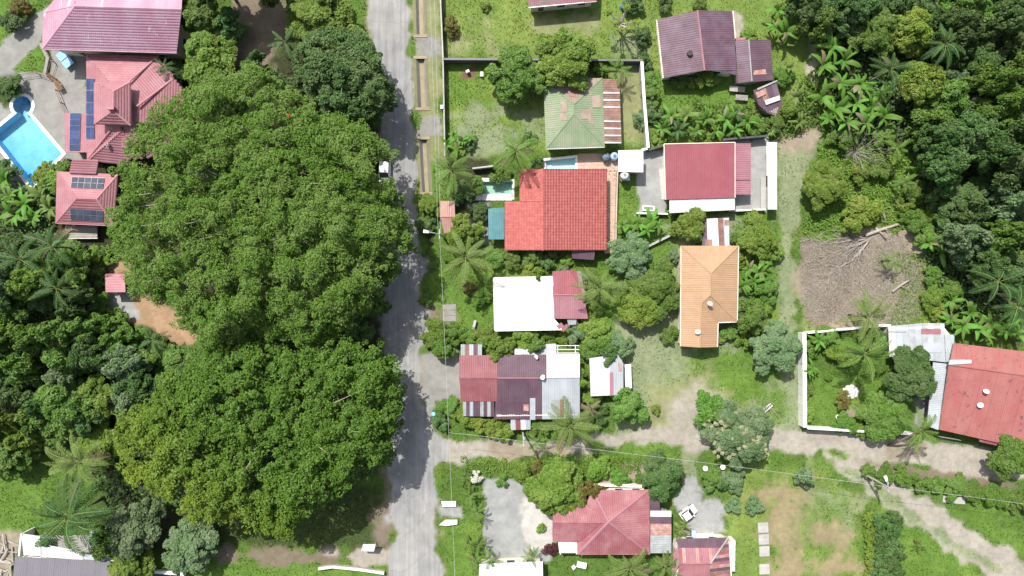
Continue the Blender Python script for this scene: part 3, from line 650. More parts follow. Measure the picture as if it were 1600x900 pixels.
def cap(root, pts, mat, w=0.28, name='ridge_cap', h=0.09):
    for a, b in zip(pts[:-1], pts[1:]):
        a, b = np.array(a, float), np.array(b, float); t = (b - a) / np.linalg.norm(b - a); s = np.cross(t, [0, 0, 1.0]); s /= np.linalg.norm(s)
        up = np.cross(s, t); m = MB(); k = 0
        for p in (a, b): m.v += [tuple(p + s * w / 2 + up * -0.01), tuple(p + s * w / 5 + up * h), tuple(p - s * w / 5 + up * h), tuple(p - s * w / 2 + up * -0.01)]
        m.f = [(0, 1, 5, 4), (1, 2, 6, 5), (2, 3, 7, 6), (3, 0, 4, 7), (0, 3, 2, 1), (4, 5, 6, 7)]
        m.build(name, M[mat], root)
def trim(root, pts, mat='white_paint', w=0.14, h=0.22, name='fascia'):
    for a, b in zip(pts[:-1], pts[1:]):
        a, b = np.array(a, float), np.array(b, float); t = (b - a) / np.linalg.norm(b - a); s = np.cross(t, [0, 0, 1.0]); s /= np.linalg.norm(s)
        up = np.array([0, 0, 1.0]); MB().slab(a + s * w/2 + up*0.05, b + s * w/2 + up*0.05, b - s * w/2 + up*0.05, a - s * w/2 + up*0.05, up, h).build(name, M[mat], root)
def patch(root, pl, quad, mat, off=0.10, name='roof_sheet', t=0.02):
    q = [hit(pl, x, y, off) for x, y in quad]
    if np.cross(q[1] - q[0], q[2] - q[1])[2] < 0: q = q[::-1]
    return MB().slab(*q, pl[1], t).build(name, M[mat], root)
def Q(l, z): return [P(x, y, z) for x, y in l]
def lerp(a, b, t): return (a[0] + (b[0] - a[0]) * t, a[1] + (b[1] - a[1]) * t)
def solar(label, pl, quad, nu, nv, mat='panel_navy', off=0.16):
    """panel array on a roof slope; quad in order top-left, top-right, bottom-right, bottom-left"""
    c = hit(pl, sum(p[0] for p in quad) / 4, sum(p[1] for p in quad) / 4, 0.05)
    r = thing('solar_array', label, 'solar panels', tuple(c), 'solar arrays on the villa roofs')
    for i in range(nu):
        for j in range(nv):
            def uvp(a, b): return lerp(lerp(quad[0], quad[1], a), lerp(quad[3], quad[2], a), b)
            def cs(m, h): return [hit(pl, *uvp((i + x) / nu, (j + y) / nv), off + h) for x, y in ((m, 1 - m), (1 - m, 1 - m), (1 - m, m), (m, m))]
            p = MB().slab(*cs(0.02, 0.0), pl[1], 0.05).build('solar_panel', M['aluminium'], r)
            MB().slab(*cs(0.035, 0.012), pl[1], 0.014).build('panel_glass', M[mat], p)
    for b in (0.2, 0.8):
        e = [hit(pl, *lerp(lerp(quad[0], quad[3], b), lerp(quad[1], quad[2], b), t), 0.06) for t in (0.01, 0.99)]; MB().tube(e, 0.04, 4).build('mounting_rail', M['aluminium'], r)
def dish(label, pos, r=0.5, az=200, el=50):
    t = thing('satellite_dish', label, 'satellite dish', tuple(pos), 'satellite dishes on roofs')
    ax = Vector((math.cos(R(az)) * math.cos(R(el)), math.sin(R(az)) * math.cos(R(el)), math.sin(R(el)))); q = ax.to_track_quat('Z', 'Y')
    m = MB(); n = 18; ctr = Vector((0, 0, 0.55)); o = Vector(pos)
    rings = [(0.0, 0.0)] + [(r * k / 4, 0.22 * r * (k / 4) ** 2) for k in range(1, 5)]
    def pt(rr, h, a): return tuple(o + ctr + q @ Vector((rr * math.cos(a), rr * math.sin(a), h)))
    m.v.append(pt(0, 0, 0))
    for rr, h in rings[1:]: m.v += [pt(rr, h, 2 * math.pi * i / n) for i in range(n)]
    for i in range(n):
        m.f.append((0, 1 + i, 1 + (i + 1) % n))
        for k in range(3): b = 1 + k * n; m.f.append((b + i, b + n + i, b + n + (i + 1) % n, b + (i + 1) % n))
    b = len(m.v); m.v += [pt(rr * 1.0, h - 0.03, 2 * math.pi * i / n) for rr, h in rings[-1:] for i in range(n)]
    for i in range(n): m.f.append((1 + 3 * n + i, b + i, b + (i + 1) % n, 1 + 3 * n + (i + 1) % n))
    m.build('reflector', M['white_plastic'], t, True)
    MB().tube([o, o + Vector((0, 0, 0.5)), o + ctr], 0.035, 6).build('mast', M['metal_grey'], t)
    MB().tube([o + ctr + q @ Vector((0, -r * 0.9, 0.1)), o + ctr + q @ Vector((0, -r * 0.2, r * 0.9))], 0.02, 5).build('feed_arm', M['metal_grey'], t)
    f = o + ctr + q @ Vector((0, -r * 0.15, r * 0.95)); MB().tube([f, f + q @ Vector((0, 0.05, -0.16))], [0.05, 0.07], 8).build('feed_horn', M['metal_grey'], t)
def wall_run(name, label, top, h, th, mat, cat='wall', capmat=None, group=None, panels=0.0):
    """free-standing wall; top = polyline of the wall top in plan units as seen at height h"""
    w = [np.array(P2(x, y, h)) for x, y in top]; r = thing(name, label, cat, (*w[0], 0), group)
    for a, b in zip(w[:-1], w[1:]):
        L = np.linalg.norm(b - a); t = (b - a) / L; k = max(1, int(L / panels)) if panels else 1; ang = math.atan2(t[1], t[0])
        for i in range(k):
            m = a + t * L * (i + 0.5) / k; g = 0.03 if k > 1 else 0
            MB().box(m[0], m[1], L / k - g, th, 0, h - 0.06 - (random.uniform(0, 0.02) if k > 1 else 0), ang).build('wall_panel', M[mat], r)
            MB().box(m[0], m[1], L / k - g * 0.5, th + 0.08, h - 0.06 + 0.002, h, ang).build('coping', M[capmat or mat], r)
    return r

# ---------------------------------------------------------------- buildings
LEN = {'roof_maroon': 1.9, 'roof_vermilion': 2.6, 'roof_brick': 2.3, 'roof_green': 2.2, 'roof_faded': 1.8, 'roof_scarlet': 2.0, 'roof_plum': 2.2, 'zinc_white': 2.4, 'zinc_blue': 2.2, 'roof_rose': 3.0}
def roof(root, pts, mat, **k):
    if k.get('style') != 'tile' and isinstance(mat, str): k.setdefault('length', LEN.get(mat, 0.0))
    return slope(root, [P(*p) for p in pts], mat, **k)
def C3(*pts): return [P(*p) for p in pts]
def lot(o, z): return [(x, y, z) for x, y in o]

# villa: big hall, main house, pool-side pavilion
h = house('villa_hall', 'large villa hall with a faded pink hipped tile roof at the top left', 'house', [(66, 77), (276, 83), (286, -60), (120, -60), (90, -6), (68, 20)], 5.0, 'plaster_cream', 0.7)
A, Bq, Cq, D, E, Fq = (66, 77, 5), (276, 83, 5), (286, -60, 5), (120, -60, 5), (90, -6, 5), (68, 20, 5); R1, R2 = (117, 9, 6.6), (284, 14, 6.6)
pl_hall = roof(h, [A, Bq, R2, R1], 'roof_villa', style='tile'); roof(h, [A, R1, Fq], 'roof_villa', style='tile'); roof(h, [Fq, R1, E], 'roof_villa', style='tile')
roof(h, [E, R1, D], 'roof_villa', style='tile'); roof(h, [R1, R2, Cq, D], 'roof_villa', style='tile')
cap(h, C3(A, R1, R2), 'roof_villa', 0.4); cap(h, C3(R1, Fq), 'roof_villa', 0.3)
trim(h, C3(A, Bq), 'roof_villa', 0.1, 0.2)

h = house('villa', 'villa main house with stepped pink hipped roofs beside the blue pool', 'house', [(134, 84), (246, 84), (280, 128), (280, 232), (192, 232), (192, 256), (138, 252)], 3.2, 'plaster_cream', 0.6)
ap = (190, 152, 4.5)
pl_vw = roof(h, [(134, 84, 3.2), ap, (190, 205, 4.4), (136, 252, 3.2)], 'roof_pink', style='tile')
roof(h, [(134, 84, 3.2), (246, 88, 3.2), ap], 'roof_pink', style='tile')
roof(h, [(246, 88, 3.2), (272, 122, 3.3), (214, 166, 4.3), ap], 'roof_pink', style='tile')
roof(h, [(272, 122, 3.3), (286, 140, 3.1), (286, 200, 3.1), (214, 190, 4.2), (214, 166, 4.3)], 'roof_pink', style='tile')
roof(h, [(190, 152, 4.4), (214, 166, 4.3), (214, 232, 4.0), (190, 232, 4.0)], 'roof_pink', style='tile')
pl_vs = roof(h, [(172, 204, 4.3), (194, 204, 4.3), (200, 258, 3.1), (137, 249, 3.1)], 'roof_pink', style='tile', off=0.1)
roof(h, [(194, 200, 4.2), (286, 200, 3.1), (286, 240, 2.9), (200, 250, 3.1)], 'roof_pink', style='tile')
cap(h, C3((246, 88, 3.25), (182, 145, 5.05)), 'roof_pink', 0.35); cap(h, C3((272, 122, 3.3), (214, 166, 4.75)), 'roof_pink', 0.35); cap(h, C3((172, 204, 4.4), (137, 248, 3.2)), 'roof_pink', 0.35)
w = [P2(*p, 5.6) for p in [(147, 130), (204, 130), (204, 196), (147, 196)]]
MB().prism(poly_offset(w, 0.5), 3.3, 5.6).build('clerestory_wall', M['plaster_cream'], h)
U = [(147, 128, 5.6), (204, 128, 5.6), (204, 196, 5.6), (147, 194, 5.6)]; ra, rb = (177, 143, 6.35), (177, 173, 6.35)
roof(h, [U[0], U[1], ra], 'roof_pink', style='tile'); roof(h, [U[1], U[2], rb, ra], 'roof_pink', style='tile'); roof(h, [U[2], U[3], rb], 'roof_pink', style='tile'); roof(h, [U[3], U[0], ra, rb], 'roof_pink', style='tile')
cap(h, C3(ra, rb), 'roof_pink', 0.35); cap(h, C3(rb, U[3]), 'roof_pink', 0.3); cap(h, C3(rb, U[2]), 'roof_pink', 0.3); cap(h, C3(ra, U[1]), 'roof_pink', 0.3)
MB().box(*P2(175, 170, 6.5), 1.0, 0.4, 6.2, 6.95).build('roof_vent', M['roof_pink'], h)
pl_an = roof(h, [(102, 176, 2.8), (134, 178, 3.15), (136, 238, 3.15), (102, 238, 2.8)], 'roof_pink', style='tile')
MB().prism(poly_offset([P2(102, 176, 2.8), P2(134, 178, 2.8), P2(136, 236, 2.8), P2(102, 238, 2.8)], 0.4), 0, 2.65).build('wall', M['plaster_cream'], h)
solar('tall double column of solar panels on the west slope of the villa main roof', pl_vw, [(134.6, 122), (147, 122), (147.5, 217), (134.2, 217)], 2, 5)
solar('single column of six blue solar panels on the villa annex by the pool', pl_an, [(109, 176.5), (126, 176.5), (124.5, 235), (107.5, 235)], 1, 6)
dish('grey satellite dish on the villa roof beside the big olive tree', hit(pl_vs, 172, 229), 0.42, 160, 25)

h = house('pavilion', 'pink hipped pavilion with two banks of dark solar panels', 'house', [(89, 268), (184, 272), (178, 353), (87, 349)], 3.2, 'wood_brown', 0.6)
a, b, c, d = (89, 268, 3.2), (184, 273, 3.2), (178, 353, 3.2), (87, 349, 3.2); r1, r2 = (120, 310, 4.1), (151, 311, 4.1)
pl_pn = roof(h, [a, b, r2, r1], 'roof_pink', style='tile'); roof(h, [b, c, r2], 'roof_pink', style='tile'); pl_ps = roof(h, [c, d, r1, r2], 'roof_pink', style='tile'); roof(h, [d, a, r1], 'roof_pink', style='tile')
cap(h, C3(d, r1, r2, b), 'roof_pink', 0.3); cap(h, C3(a, r1), 'roof_pink', 0.3); cap(h, C3(c, r2), 'roof_pink', 0.3); trim(h, C3(d, c), 'roof_pink', 0.1, 0.2)
roof(h, [(113, 249, 3.6), (154, 250, 3.6), (150, 272, 3.5), (108, 270, 3.5)], 'roof_pink', style='tile')
for x, y in ((115, 252), (151, 253)): MB().box(*P2(x, y, 1.7), 0.2, 0.2, 0, 3.4).build('post', M['wood_brown'], h)
solar('ten slate solar panels on the north slope of the pavilion roof', pl_pn, [(112, 276), (163.5, 278), (160.5, 295), (110, 293)], 5, 2, 'panel_slate')
solar('ten near black solar panels on the south slope of the pavilion roof', pl_ps, [(109, 326), (161, 329), (161.5, 346), (110, 343.5)], 5, 2, 'panel_slate')
d_ = thing('timber_deck', 'weathered grey timber deck on posts below the solar pavilion', 'deck', (*P2(130, 362, 1.2), 0))
for i in range(7):
    y = 353 + i * 2.7; q = [P2(108 + random.uniform(-1, 1), y, 1.2), P2(152, y, 1.2), P2(152, y + 2.3, 1.2), P2(108 + random.uniform(-1, 1), y + 2.3, 1.2)]
    MB().prism(q, 1.13, 1.2 + random.uniform(0, 0.02)).build('deck_plank', M['wood_grey'], d_)
for x in (112, 124, 136, 149): MB().box(*P2(x, 370, 1), 0.12, 0.12, 0, 1.12).build('post', M['wood_grey'], d_)
MB().box(*P2(130, 372.5, 2.0), 4.4, 0.08, 1.95, 2.03).build('handrail', M['white_paint'], d_)
for x in (109, 120, 130, 141, 151): MB().box(*P2(x, 372.5, 1.6), 0.07, 0.07, 1.2, 1.95).build('baluster', M['white_paint'], d_)

h = house('garden_shelter', 'tiny square salmon tiled shelter beside the patch of bare orange soil', 'shelter', [(164, 429), (195, 429), (196, 456), (165, 456)], 2.5, 'wood_brown', 0.3, True)
roof(h, [(164, 428, 2.3), (195, 428, 2.3), (196, 456.5, 2.7), (165, 456.5, 2.7)], 'roof_pink', style='tile')

# rusty green house and its lean-to
h = house('green_roof_house', 'house with a faded green hipped roof stained by rust and old leaves', 'house', [(849, 124), (940, 122), (945, 230), (853, 233)], 2.9)
a, b, c, d = (849, 124, 2.9), (941, 122, 2.9), (945, 230, 2.9), (853, 233, 2.9); ap, ap2 = (897, 163, 4.1), (897, 178, 4.1)
pl_gw = roof(h, [a, ap, ap2, d], 'roof_green'); pl_gs = roof(h, [d, ap2, c], 'roof_green'); pl_ge = roof(h, [c, ap2, ap, b], 'roof_green'); pl_gn = roof(h, [b, ap, a], 'roof_faded')
for k in [(a, ap), (ap, ap2), (ap2, d), (ap2, c), (ap, b)]: cap(h, C3(*k), 'roof_green', 0.25)
patch(h, pl_gw, [(876, 157), (886, 157), (886, 175), (876, 175)], 'roof_faded', 0.09); patch(h, pl_gw, [(875, 176), (887, 176), (887, 188), (875, 188)], 'roof_faded', 0.07)
patch(h, pl_ge, [(905, 172), (914, 170), (918, 186), (909, 186)], 'roof_faded', 0.08); patch(h, pl_ge, [(915, 171), (924, 169), (928, 196), (919, 192)], 'roof_faded', 0.07); patch(h, pl_ge, [(925, 150), (938, 148), (939, 168), (926, 168)], 'roof_faded', 0.09)
patch(h, pl_gn, [(903, 128), (920, 126), (916, 141), (904, 146)], 'rust', 0.08); patch(h, pl_gn, [(884, 128), (901, 127), (900, 152), (890, 150)], 'rust', 0.08)
trim(h, C3(d, c), 'zinc_white', 0.1, 0.2, 'gutter')
for i in range(9):
    y0, y1 = 123.5 + i * 11.1, 123.5 + (i + 1) * 11.1 - 0.3
    q = [P(942 + i * .35, y0, 2.95), P(968 + i * .35, y0, 2.6), P(968 + i * .35, y1 + 0.6, 2.6), P(942 + i * .35, y1 + 0.6, 2.95)]
    slope(h, q, 'rust', width=2.0, ddir=(1, 0.02), deck=None, off=0.03 * (i % 2))
    if i not in (0, 4): slope(h, [P(942 + i * .35, y1 - 2.0, 3.03), P(968 + i * .35, y1 - 1.2, 2.68), P(968 + i * .35, y1 + 0.8, 2.68), P(942 + i * .35, y1 + 0.8, 3.03)], 'zinc_white', width=2.0, ddir=(1, 0), deck=None)
roof(h, [(941, 123, 2.9), (968, 124, 2.55), (971.5, 223, 2.55), (945, 224, 2.9)], 'underside', width=30, off=-0.06, name='roof_batten')
for x, y in ((966, 127), (967, 160), (969, 195), (969, 220)): MB().box(*P2(x, y, 2), 0.1, 0.1, 0, 2.5).build('post', M['wood_grey'], h)

# red tiled house
h = house('tiled_house', 'house under a wide red clay tile roof north of the white flat roof', 'house', [(812, 264), (948, 264), (947, 391), (789, 391), (789, 315), (812, 315)], 2.7, 'plaster_cream', 0.6)
zz = 2.7 + 23 / 59 * 0.7
roof(h, [(812, 264, zz), (848, 264, 3.4), (848, 315, 3.4), (812, 315, zz)], 'roof_tile', style='tile', row=0.42, step=0.025, wave=0.15, pan=0.46); roof(h, [(789, 315, 2.7), (848, 315, 3.4), (848, 391, 3.4), (789, 391, 2.7)], 'roof_tile', style='tile', row=0.42, step=0.025, wave=0.15, pan=0.46)
roof(h, [(848, 264, 3.4), (948, 264, 2.6), (947, 391, 2.6), (848, 391, 3.4)], 'roof_tile', style='tile', row=0.42, step=0.025, wave=0.15, pan=0.46)
cap(h, C3((848, 263.5, 3.46), (848, 391.5, 3.46)), 'roof_tile', 0.3)
roof(h, [(893, 391, 2.3), (930, 391, 2.3), (928, 406, 2.0), (894, 404, 2.0)], 'roof_plum')
for x in (896, 926): MB().box(*P2(x, 402, 1), 0.1, 0.1, 0, 2.0).build('post', M['wood_brown'], h)
t = thing('paved_terrace', 'salmon tiled terrace wrapping the north east corner of the tiled house', 'terrace', (*P2(955, 300), 0))
def paving(root, x0, y0, x1, y1, st, mat, z=0.09, name='paving_tile'):
    nx, ny = max(1, round((x1 - x0) / st)), max(1, round((y1 - y0) / st)); dx, dy = (x1 - x0) / nx, (y1 - y0) / ny
    MB().prism([P2(x0, y0), P2(x1, y0), P2(x1, y1), P2(x0, y1)], 0.0, z - 0.03).build('terrace_base', M['concrete'], root)
    for i in range(nx):
        for j in range(ny):
            a, b = x0 + i * dx + .12, y0 + j * dy + .12; MB().prism([P2(a, b), P2(a + dx - .24, b), P2(a + dx - .24, b + dy - .24), P2(a, b + dy - .24)], z - 0.03, z + random.uniform(0, 0.008)).build(name, M[mat], root)
paving(t, 944, 268, 965, 396, 10.5, 'terracotta'); paving(t, 903, 240, 965, 267.5, 10.4, 'terracotta')
t = thing('carport', 'teal corrugated carport roof beside the red tiled house', 'carport', (*P2(776, 350), 0))
slope(t, [P(763, 326, 2.5), P(788, 324, 2.5), P(788, 374, 2.2), P(763, 374, 2.2)], 'tarp_teal', width=0.85, deck=None)
for x, y in ((764, 327), (786, 327), (764, 371), (786, 371)): MB().box(*P2(x, y, 2), 0.1, 0.1, 0, 2.2).build('post', M['metal_grey'], t)
for y in (328, 350, 371): MB().box(*P2(775.5, y, 2.1), 2.35, 0.08, 2.08, 2.16).build('beam', M['metal_grey'], t)
t = thing('gate_hut', 'narrow pale pink gabled gate hut under the street lamp', 'hut', (*P2(699, 340), 0))
MB().prism([P2(689.5, 316, 2.2), P2(709, 316, 2.2), P2(710, 338, 2.2), P2(705, 361, 2.2), P2(695, 361, 2.2), P2(689.5, 338, 2.2)], 0, 2.1).build('wall', M['plaster'], t)
roof(t, [(688, 314, 2.4), (710, 314, 2.4), (711, 339, 2.9), (688, 339, 2.9)], 'roof_salmon'); roof(t, [(688, 339, 2.9), (711, 339, 2.9), (706, 364, 2.4), (694, 364, 2.4)], 'roof_salmon')
cap(t, C3((688, 339, 2.93), (711, 339, 2.93)), 'roof_salmon', 0.2)

# maroon house and sheds
h = house('maroon_house', 'house with a purple maroon sheet roof and round flue in the upper right', 'house', [(1026, 31), (1090, 16), (1146, 17), (1152, 116), (1101, 110), (1036, 122)], 3.0)
pl_mw = roof(h, [(1026, 31, 3), (1090, 16, 4.2), (1101, 110, 4.2), (1036, 122, 3)], 'roof_maroon'); pl_me = roof(h, [(1090, 16, 4.2), (1145, 17, 3), (1150, 110, 3), (1101, 110, 4.2)], 'roof_maroon')
roof(h, [(1137, 110, 3.25), (1150, 110, 3), (1152, 117, 2.95), (1137, 115, 3.2)], 'roof_maroon')
cap(h, C3((1090, 16, 4.25), (1101, 110, 4.25)), 'roof_rose', 0.3); trim(h, C3((1026, 31, 3), (1036, 122, 3)), 'plaster_cream', 0.2); trim(h, C3((1145, 17, 3), (1149, 60, 3)), 'plaster_cream', 0.16)
c_ = hit(pl_mw, 1077, 84); m = MB(); m.cyl(c_[0], c_[1], c_[2] - 0.2, c_[2] + 0.55, 0.42, 0.42, 16).build('flue', M['roof_plum'], h); MB().cyl(c_[0], c_[1], c_[2] + 0.552, c_[2] + 0.57, 0.33, 0.33, 16).build('flue_opening', M['dark_void'], h)
h = house('maroon_annex', 'low maroon annex joined to the right side of the purple roofed house', 'shed', [(1150, 64), (1204, 63), (1208, 124), (1176, 128), (1153, 128)], 2.6, 'wood_grey', 0.3)
roof(h, [(1149, 64, 2.6), (1170, 62, 3.0), (1176, 127, 3.0), (1153, 130, 2.6)], 'roof_maroon'); pl_ma = roof(h, [(1170, 62, 3.0), (1204, 62, 2.6), (1208, 125, 2.6), (1176, 128, 3.0)], 'roof_plum')
cap(h, C3((1170, 62, 3.05), (1175, 127, 3.05)), 'zinc_old', 0.2); patch(h, pl_ma, [(1178, 110), (1196, 108), (1198, 116), (1177, 117)], 'rust_light', 0.08); roof(h, [(1149, 60, 2.5), (1165, 58, 2.5), (1165, 62, 2.6), (1149, 64, 2.6)], 'roof_brick')
h = house('patched_shed', 'crooked lean-to of rusty and maroon sheets below the maroon annex', 'shed', [(1177, 141), (1212, 126), (1223, 165), (1214, 181), (1196, 176)], 2.1, 'wood_grey', 0.35)
roof(h, [(1177, 141, 2.3), (1212, 126, 2.3), (1219, 150, 2.1), (1186, 164, 2.1)], ['roof_plum', 'rust', 'roof_plum', 'roof_maroon'], width=0.9); pl_sh = roof(h, [(1186, 164, 2.1), (1219, 150, 2.1), (1224, 166, 1.9), (1212, 181, 1.9), (1200, 177, 1.9)], 'roof_plum')
patch(h, (np.array(P(1200, 150, 2.3)), np.array([0, 0, 1.0])), [(1195, 157), (1218, 149), (1219, 156), (1197, 164)], 'zinc_white', 0.05); patch(h, (np.array(P(1200, 150, 2.35)), np.array([0, 0, 1.0])), [(1180, 145), (1196, 138), (1197, 147), (1184, 153)], 'rust_light', 0.05)
patch(h, (np.array(P(1200, 140, 2.45)), np.array([0, 0, 1.0])), [(1183, 138), (1214, 125), (1214.5, 127), (1184, 141)], 'zinc_old', 0.05, 'roof_plank')

# red roofed house with white awning
h = house('red_house', 'house with a plain crimson roof and white awning between two gravel yards', 'house', [(1038, 225), (1148, 223), (1148, 309), (1040, 312)], 2.9, 'white_paint', 0.35)
roof(h, [(1038, 225, 3.3), (1148, 223, 3.3), (1148, 309, 2.9), (1040, 312, 2.9)], 'roof_red', width=0.9)
trim(h, C3((1040, 312, 2.9), (1037.5, 225, 3.35), (1148.5, 222.5, 3.35), (1148.5, 309, 2.95)), 'plaster_cream', 0.12)
roof(h, [(1149, 224, 2.7), (1173, 224, 2.4), (1173, 281, 2.4), (1149, 281, 2.7)], 'roof_rose', width=0.9); roof(h, [(1149, 282, 2.5), (1173, 282, 2.2), (1173, 304, 2.2), (1149, 304, 2.5)], 'roof_rose', width=0.9)
for y in (228, 278, 301): MB().box(*P2(1170, y, 2), 0.1, 0.1, 0, 2.15).build('post', M['white_paint'], h)
roof(h, [(1046, 312, 2.7), (1148, 309.5, 2.7), (1148, 328, 2.4), (1046, 333, 2.4)], 'zinc_white', width=1.0)
for x in (1048, 1080, 1112, 1146): MB().box(*P2(x, 328, 2.2), 0.1, 0.1, 0, 2.3).build('post', M['white_paint'], h)
w = [P2(*p, 2.9) for p in [(1040, 312), (1038, 225)]]
t = thing('side_walkway', 'cream concrete walkway along the west wall of the crimson roofed house', 'walkway', (*P2(1033, 288), 0)); MB().prism([P2(1029, 264), P2(1043, 264), P2(1046, 312), P2(1033, 312)], 0, 0.12).build('slab', M['concrete_pale'], t)
t = thing('white_canopy', 'long narrow white roof along the east gravel yard edge', 'canopy', (*P2(1200, 275), 0))
for i in range(4):
    y0, y1 = 222 + i * 26.3, 222 + (i + 1) * 26.3; slope(t, [P(1198 + (2 if i > 1 else 0), y0, 2.5), P(1214, y0, 2.35), P(1214, y1 + .1, 2.35), P(1198 + (2 if i > 1 else 0), y1 + .1, 2.5)], 'zinc_white', width=1.4, ddir=(1, 0), deck='white_paint')
for y in (224, 258, 292, 325): MB().box(*P2(1206, y, 2), 0.12, 0.12, 0, 2.25).build('post', M['white_paint'], t)
t = thing('concrete_step', 'long cream concrete slab on the gravel beside the white canopy', 'slab', (*P2(1191, 302), 0)); MB().prism([P2(1187, 279), P2(1195.5, 277), P2(1195.5, 326), P2(1187.5, 326)], 0, 0.35).build('slab', M['concrete_pale'], t); MB().prism([P2(1196.2, 278), P2(1199, 278), P2(1199, 326), P2(1196.2, 326)], 0, 0.2).build('kerb', M['concrete'], t)

# white flat roofed house with rose lean-to
h = house('white_flat_house', 'house with a dazzling white flat roof and rose lean-to in the middle lot', 'house', [(771, 434), (863, 432), (865, 499), (880, 515), (773, 517)], 3.0, 'white_paint', 0.25)
fo = [P2(*p, 3.0) for p in [(771, 434), (864, 432), (866, 499), (880, 515), (773, 517)]]
MB().prism(fo, 2.86, 3.0).build('roof_slab', M['flat_white'], h)
for i in range(5):
    a, b = fo[i], fo[(i + 1) % 5]
    if i == 1: continue
    L = math.dist(a, b); ang = math.atan2(b[1] - a[1], b[0] - a[0]); q = lerp(a, b, .5); nn = (-math.sin(ang) * -.06, math.cos(ang) * -.06)
    MB().box(q[0], q[1], L - 0.14, 0.12, 3.002, 3.10, ang).build('parapet', M['white_paint'], h)
roof(h, [(863, 424, 2.75), (889, 422, 2.75), (914, 461, 3.15), (864, 461, 3.15)], 'roof_red'); roof(h, [(864, 461, 3.15), (912, 461, 3.15), (919, 498, 2.75), (866, 498, 2.75)], 'roof_rose')
roof(h, [(889, 422, 2.75), (908, 424, 2.7), (916, 462, 2.75), (914, 461, 3.15)], 'roof_red', width=3)
cap(h, C3((864, 461, 3.2), (912, 461, 3.2)), 'roof_rose', 0.25)
for x, y in ((905, 430), (915, 494), (870, 494)): MB().box(*P2(x, y, 2), 0.12, 0.12, 0, 2.6).build('post', M['wood_grey'], h)
t = thing('rain_hood', 'two loose pink roof sheets propped at the corner of the white flat roof', 'sheet', (*P2(879, 509, 2.9), 0)); PH = (np.array(P(880, 508, 3.2)), np.array([0.1, -0.2, .97]) / np.linalg.norm([0.1, -0.2, .97]))
patch(t, PH, [(869, 509), (877, 504), (882, 510), (873, 514)], 'roof_pink', 0.0, 'sheet'); patch(t, PH, [(877, 513), (885, 506), (890, 509), (880, 519)], 'roof_rose', 0.06, 'sheet'); MB().box(*P2(880, 511, 3.1), 0.1, 0.1, 0, 3.05).build('prop', M['wood_grey'], t)
t = thing('side_awning', 'small pale blue sheet awning behind the rose lean-to', 'awning', (*P2(893, 503), 0)); roof(t, [(886, 499, 2.4), (901, 498, 2.4), (900, 507, 2.2), (888, 508, 2.2)], 'zinc_blue'); [MB().box(*P2(x, 505.5, 2), 0.08, 0.08, 0, 2.1).build('post', M['wood_grey'], t) for x in (889.5, 898)]

# patchwork red, plum and white house
h = house('patchwork_house', 'long house patched with red, plum and white roof sheets by the road', 'house', [(718, 555), (906, 554), (906, 653), (772, 655), (772, 627), (720, 627)], 2.8, 'plaster', 0.4)
roof(h, [(718, 555, 3.1), (777, 555, 3.1), (777, 591, 3.8), (717, 591, 3.8)], 'roof_scarlet'); roof(h, [(718, 591, 3.8), (777, 591, 3.8), (777, 627, 3.1), (720, 627, 3.1)], 'roof_scarlet')
roof(h, [(723, 627, 3.0), (772, 627, 3.0), (772, 651, 2.5), (724, 650, 2.5)], ['zinc_old', 'roof_plum', 'zinc_blue', 'roof_plum', 'roof_plum', 'zinc_old', 'roof_plum', 'zinc_old', 'roof_plum'], width=0.52)
roof(h, [(777, 555, 3.1), (854, 554, 3.1), (854, 591, 3.8), (777, 591, 3.8)], 'roof_plum'); pl_pp = roof(h, [(777, 591, 3.8), (847, 591, 3.8), (847, 655, 2.5), (772, 655, 2.5)], 'roof_plum')
roof(h, [(854, 553, 3.1), (906, 553, 3.1), (906, 590, 3.8), (854, 591, 3.8)], 'zinc_white'); pl_pw = roof(h, [(847, 591, 3.8), (906, 590, 3.8), (906, 654, 2.5), (847, 655, 2.5)], 'zinc_blue')
cap(h, C3((717, 591, 3.83), (777, 591, 3.83)), 'roof_scarlet', 0.22); cap(h, C3((777, 591, 3.84), (854, 591, 3.84)), 'roof_rose', 0.22); cap(h, C3((854, 591, 3.83), (906, 590, 3.83)), 'zinc_old', 0.2)
patch(h, pl_pp, [(828, 622), (836.5, 622), (836.5, 656), (828, 656)], 'zinc_blue', 0.08); patch(h, pl_pp, [(818, 632), (826, 632), (826, 642), (818, 642)], 'rust_light', 0.08)
patch(h, pl_pw, [(862, 625), (874, 625), (874, 652), (862, 652)], 'zinc_old', 0.07); patch(h, pl_pw, [(875, 624), (881, 624), (881, 652), (875, 652)], 'rust', 0.07)
roof(h, [(720, 538, 2.8), (753, 538, 2.8), (753, 555, 3.0), (720, 555, 3.0)], ['zinc_old', 'roof_plum', 'zinc_blue', 'rust', 'zinc_old'], width=0.68)
roof(h, [(804, 545, 2.6), (846, 545, 2.6), (846, 554, 2.8), (804, 554, 2.8)], ['zinc_blue', 'zinc_white'], width=1.0); roof(h, [(846, 538, 2.8), (869, 537, 2.8), (869, 554, 3.0), (846, 554, 3.0)], ['zinc_white', 'zinc_blue'], width=1.1)
for x, y in ((722, 540), (751, 540), (806, 547), (848, 540), (867, 540)): MB().box(*P2(x, y, 2), 0.1, 0.1, 0, 2.6).build('post', M['wood_grey'], h)
for y in (540, 546, 551.5): MB().box(*P2(887, y, 2.6), 3.5, 0.09, 2.55, 2.64).build('rafter', M['white_paint'], h)
for x in (871.5, 899): MB().box(*P2(x, 545.5, 2.5), 0.1, 1.3, 2.45, 2.54).build('beam', M['white_paint'], h)
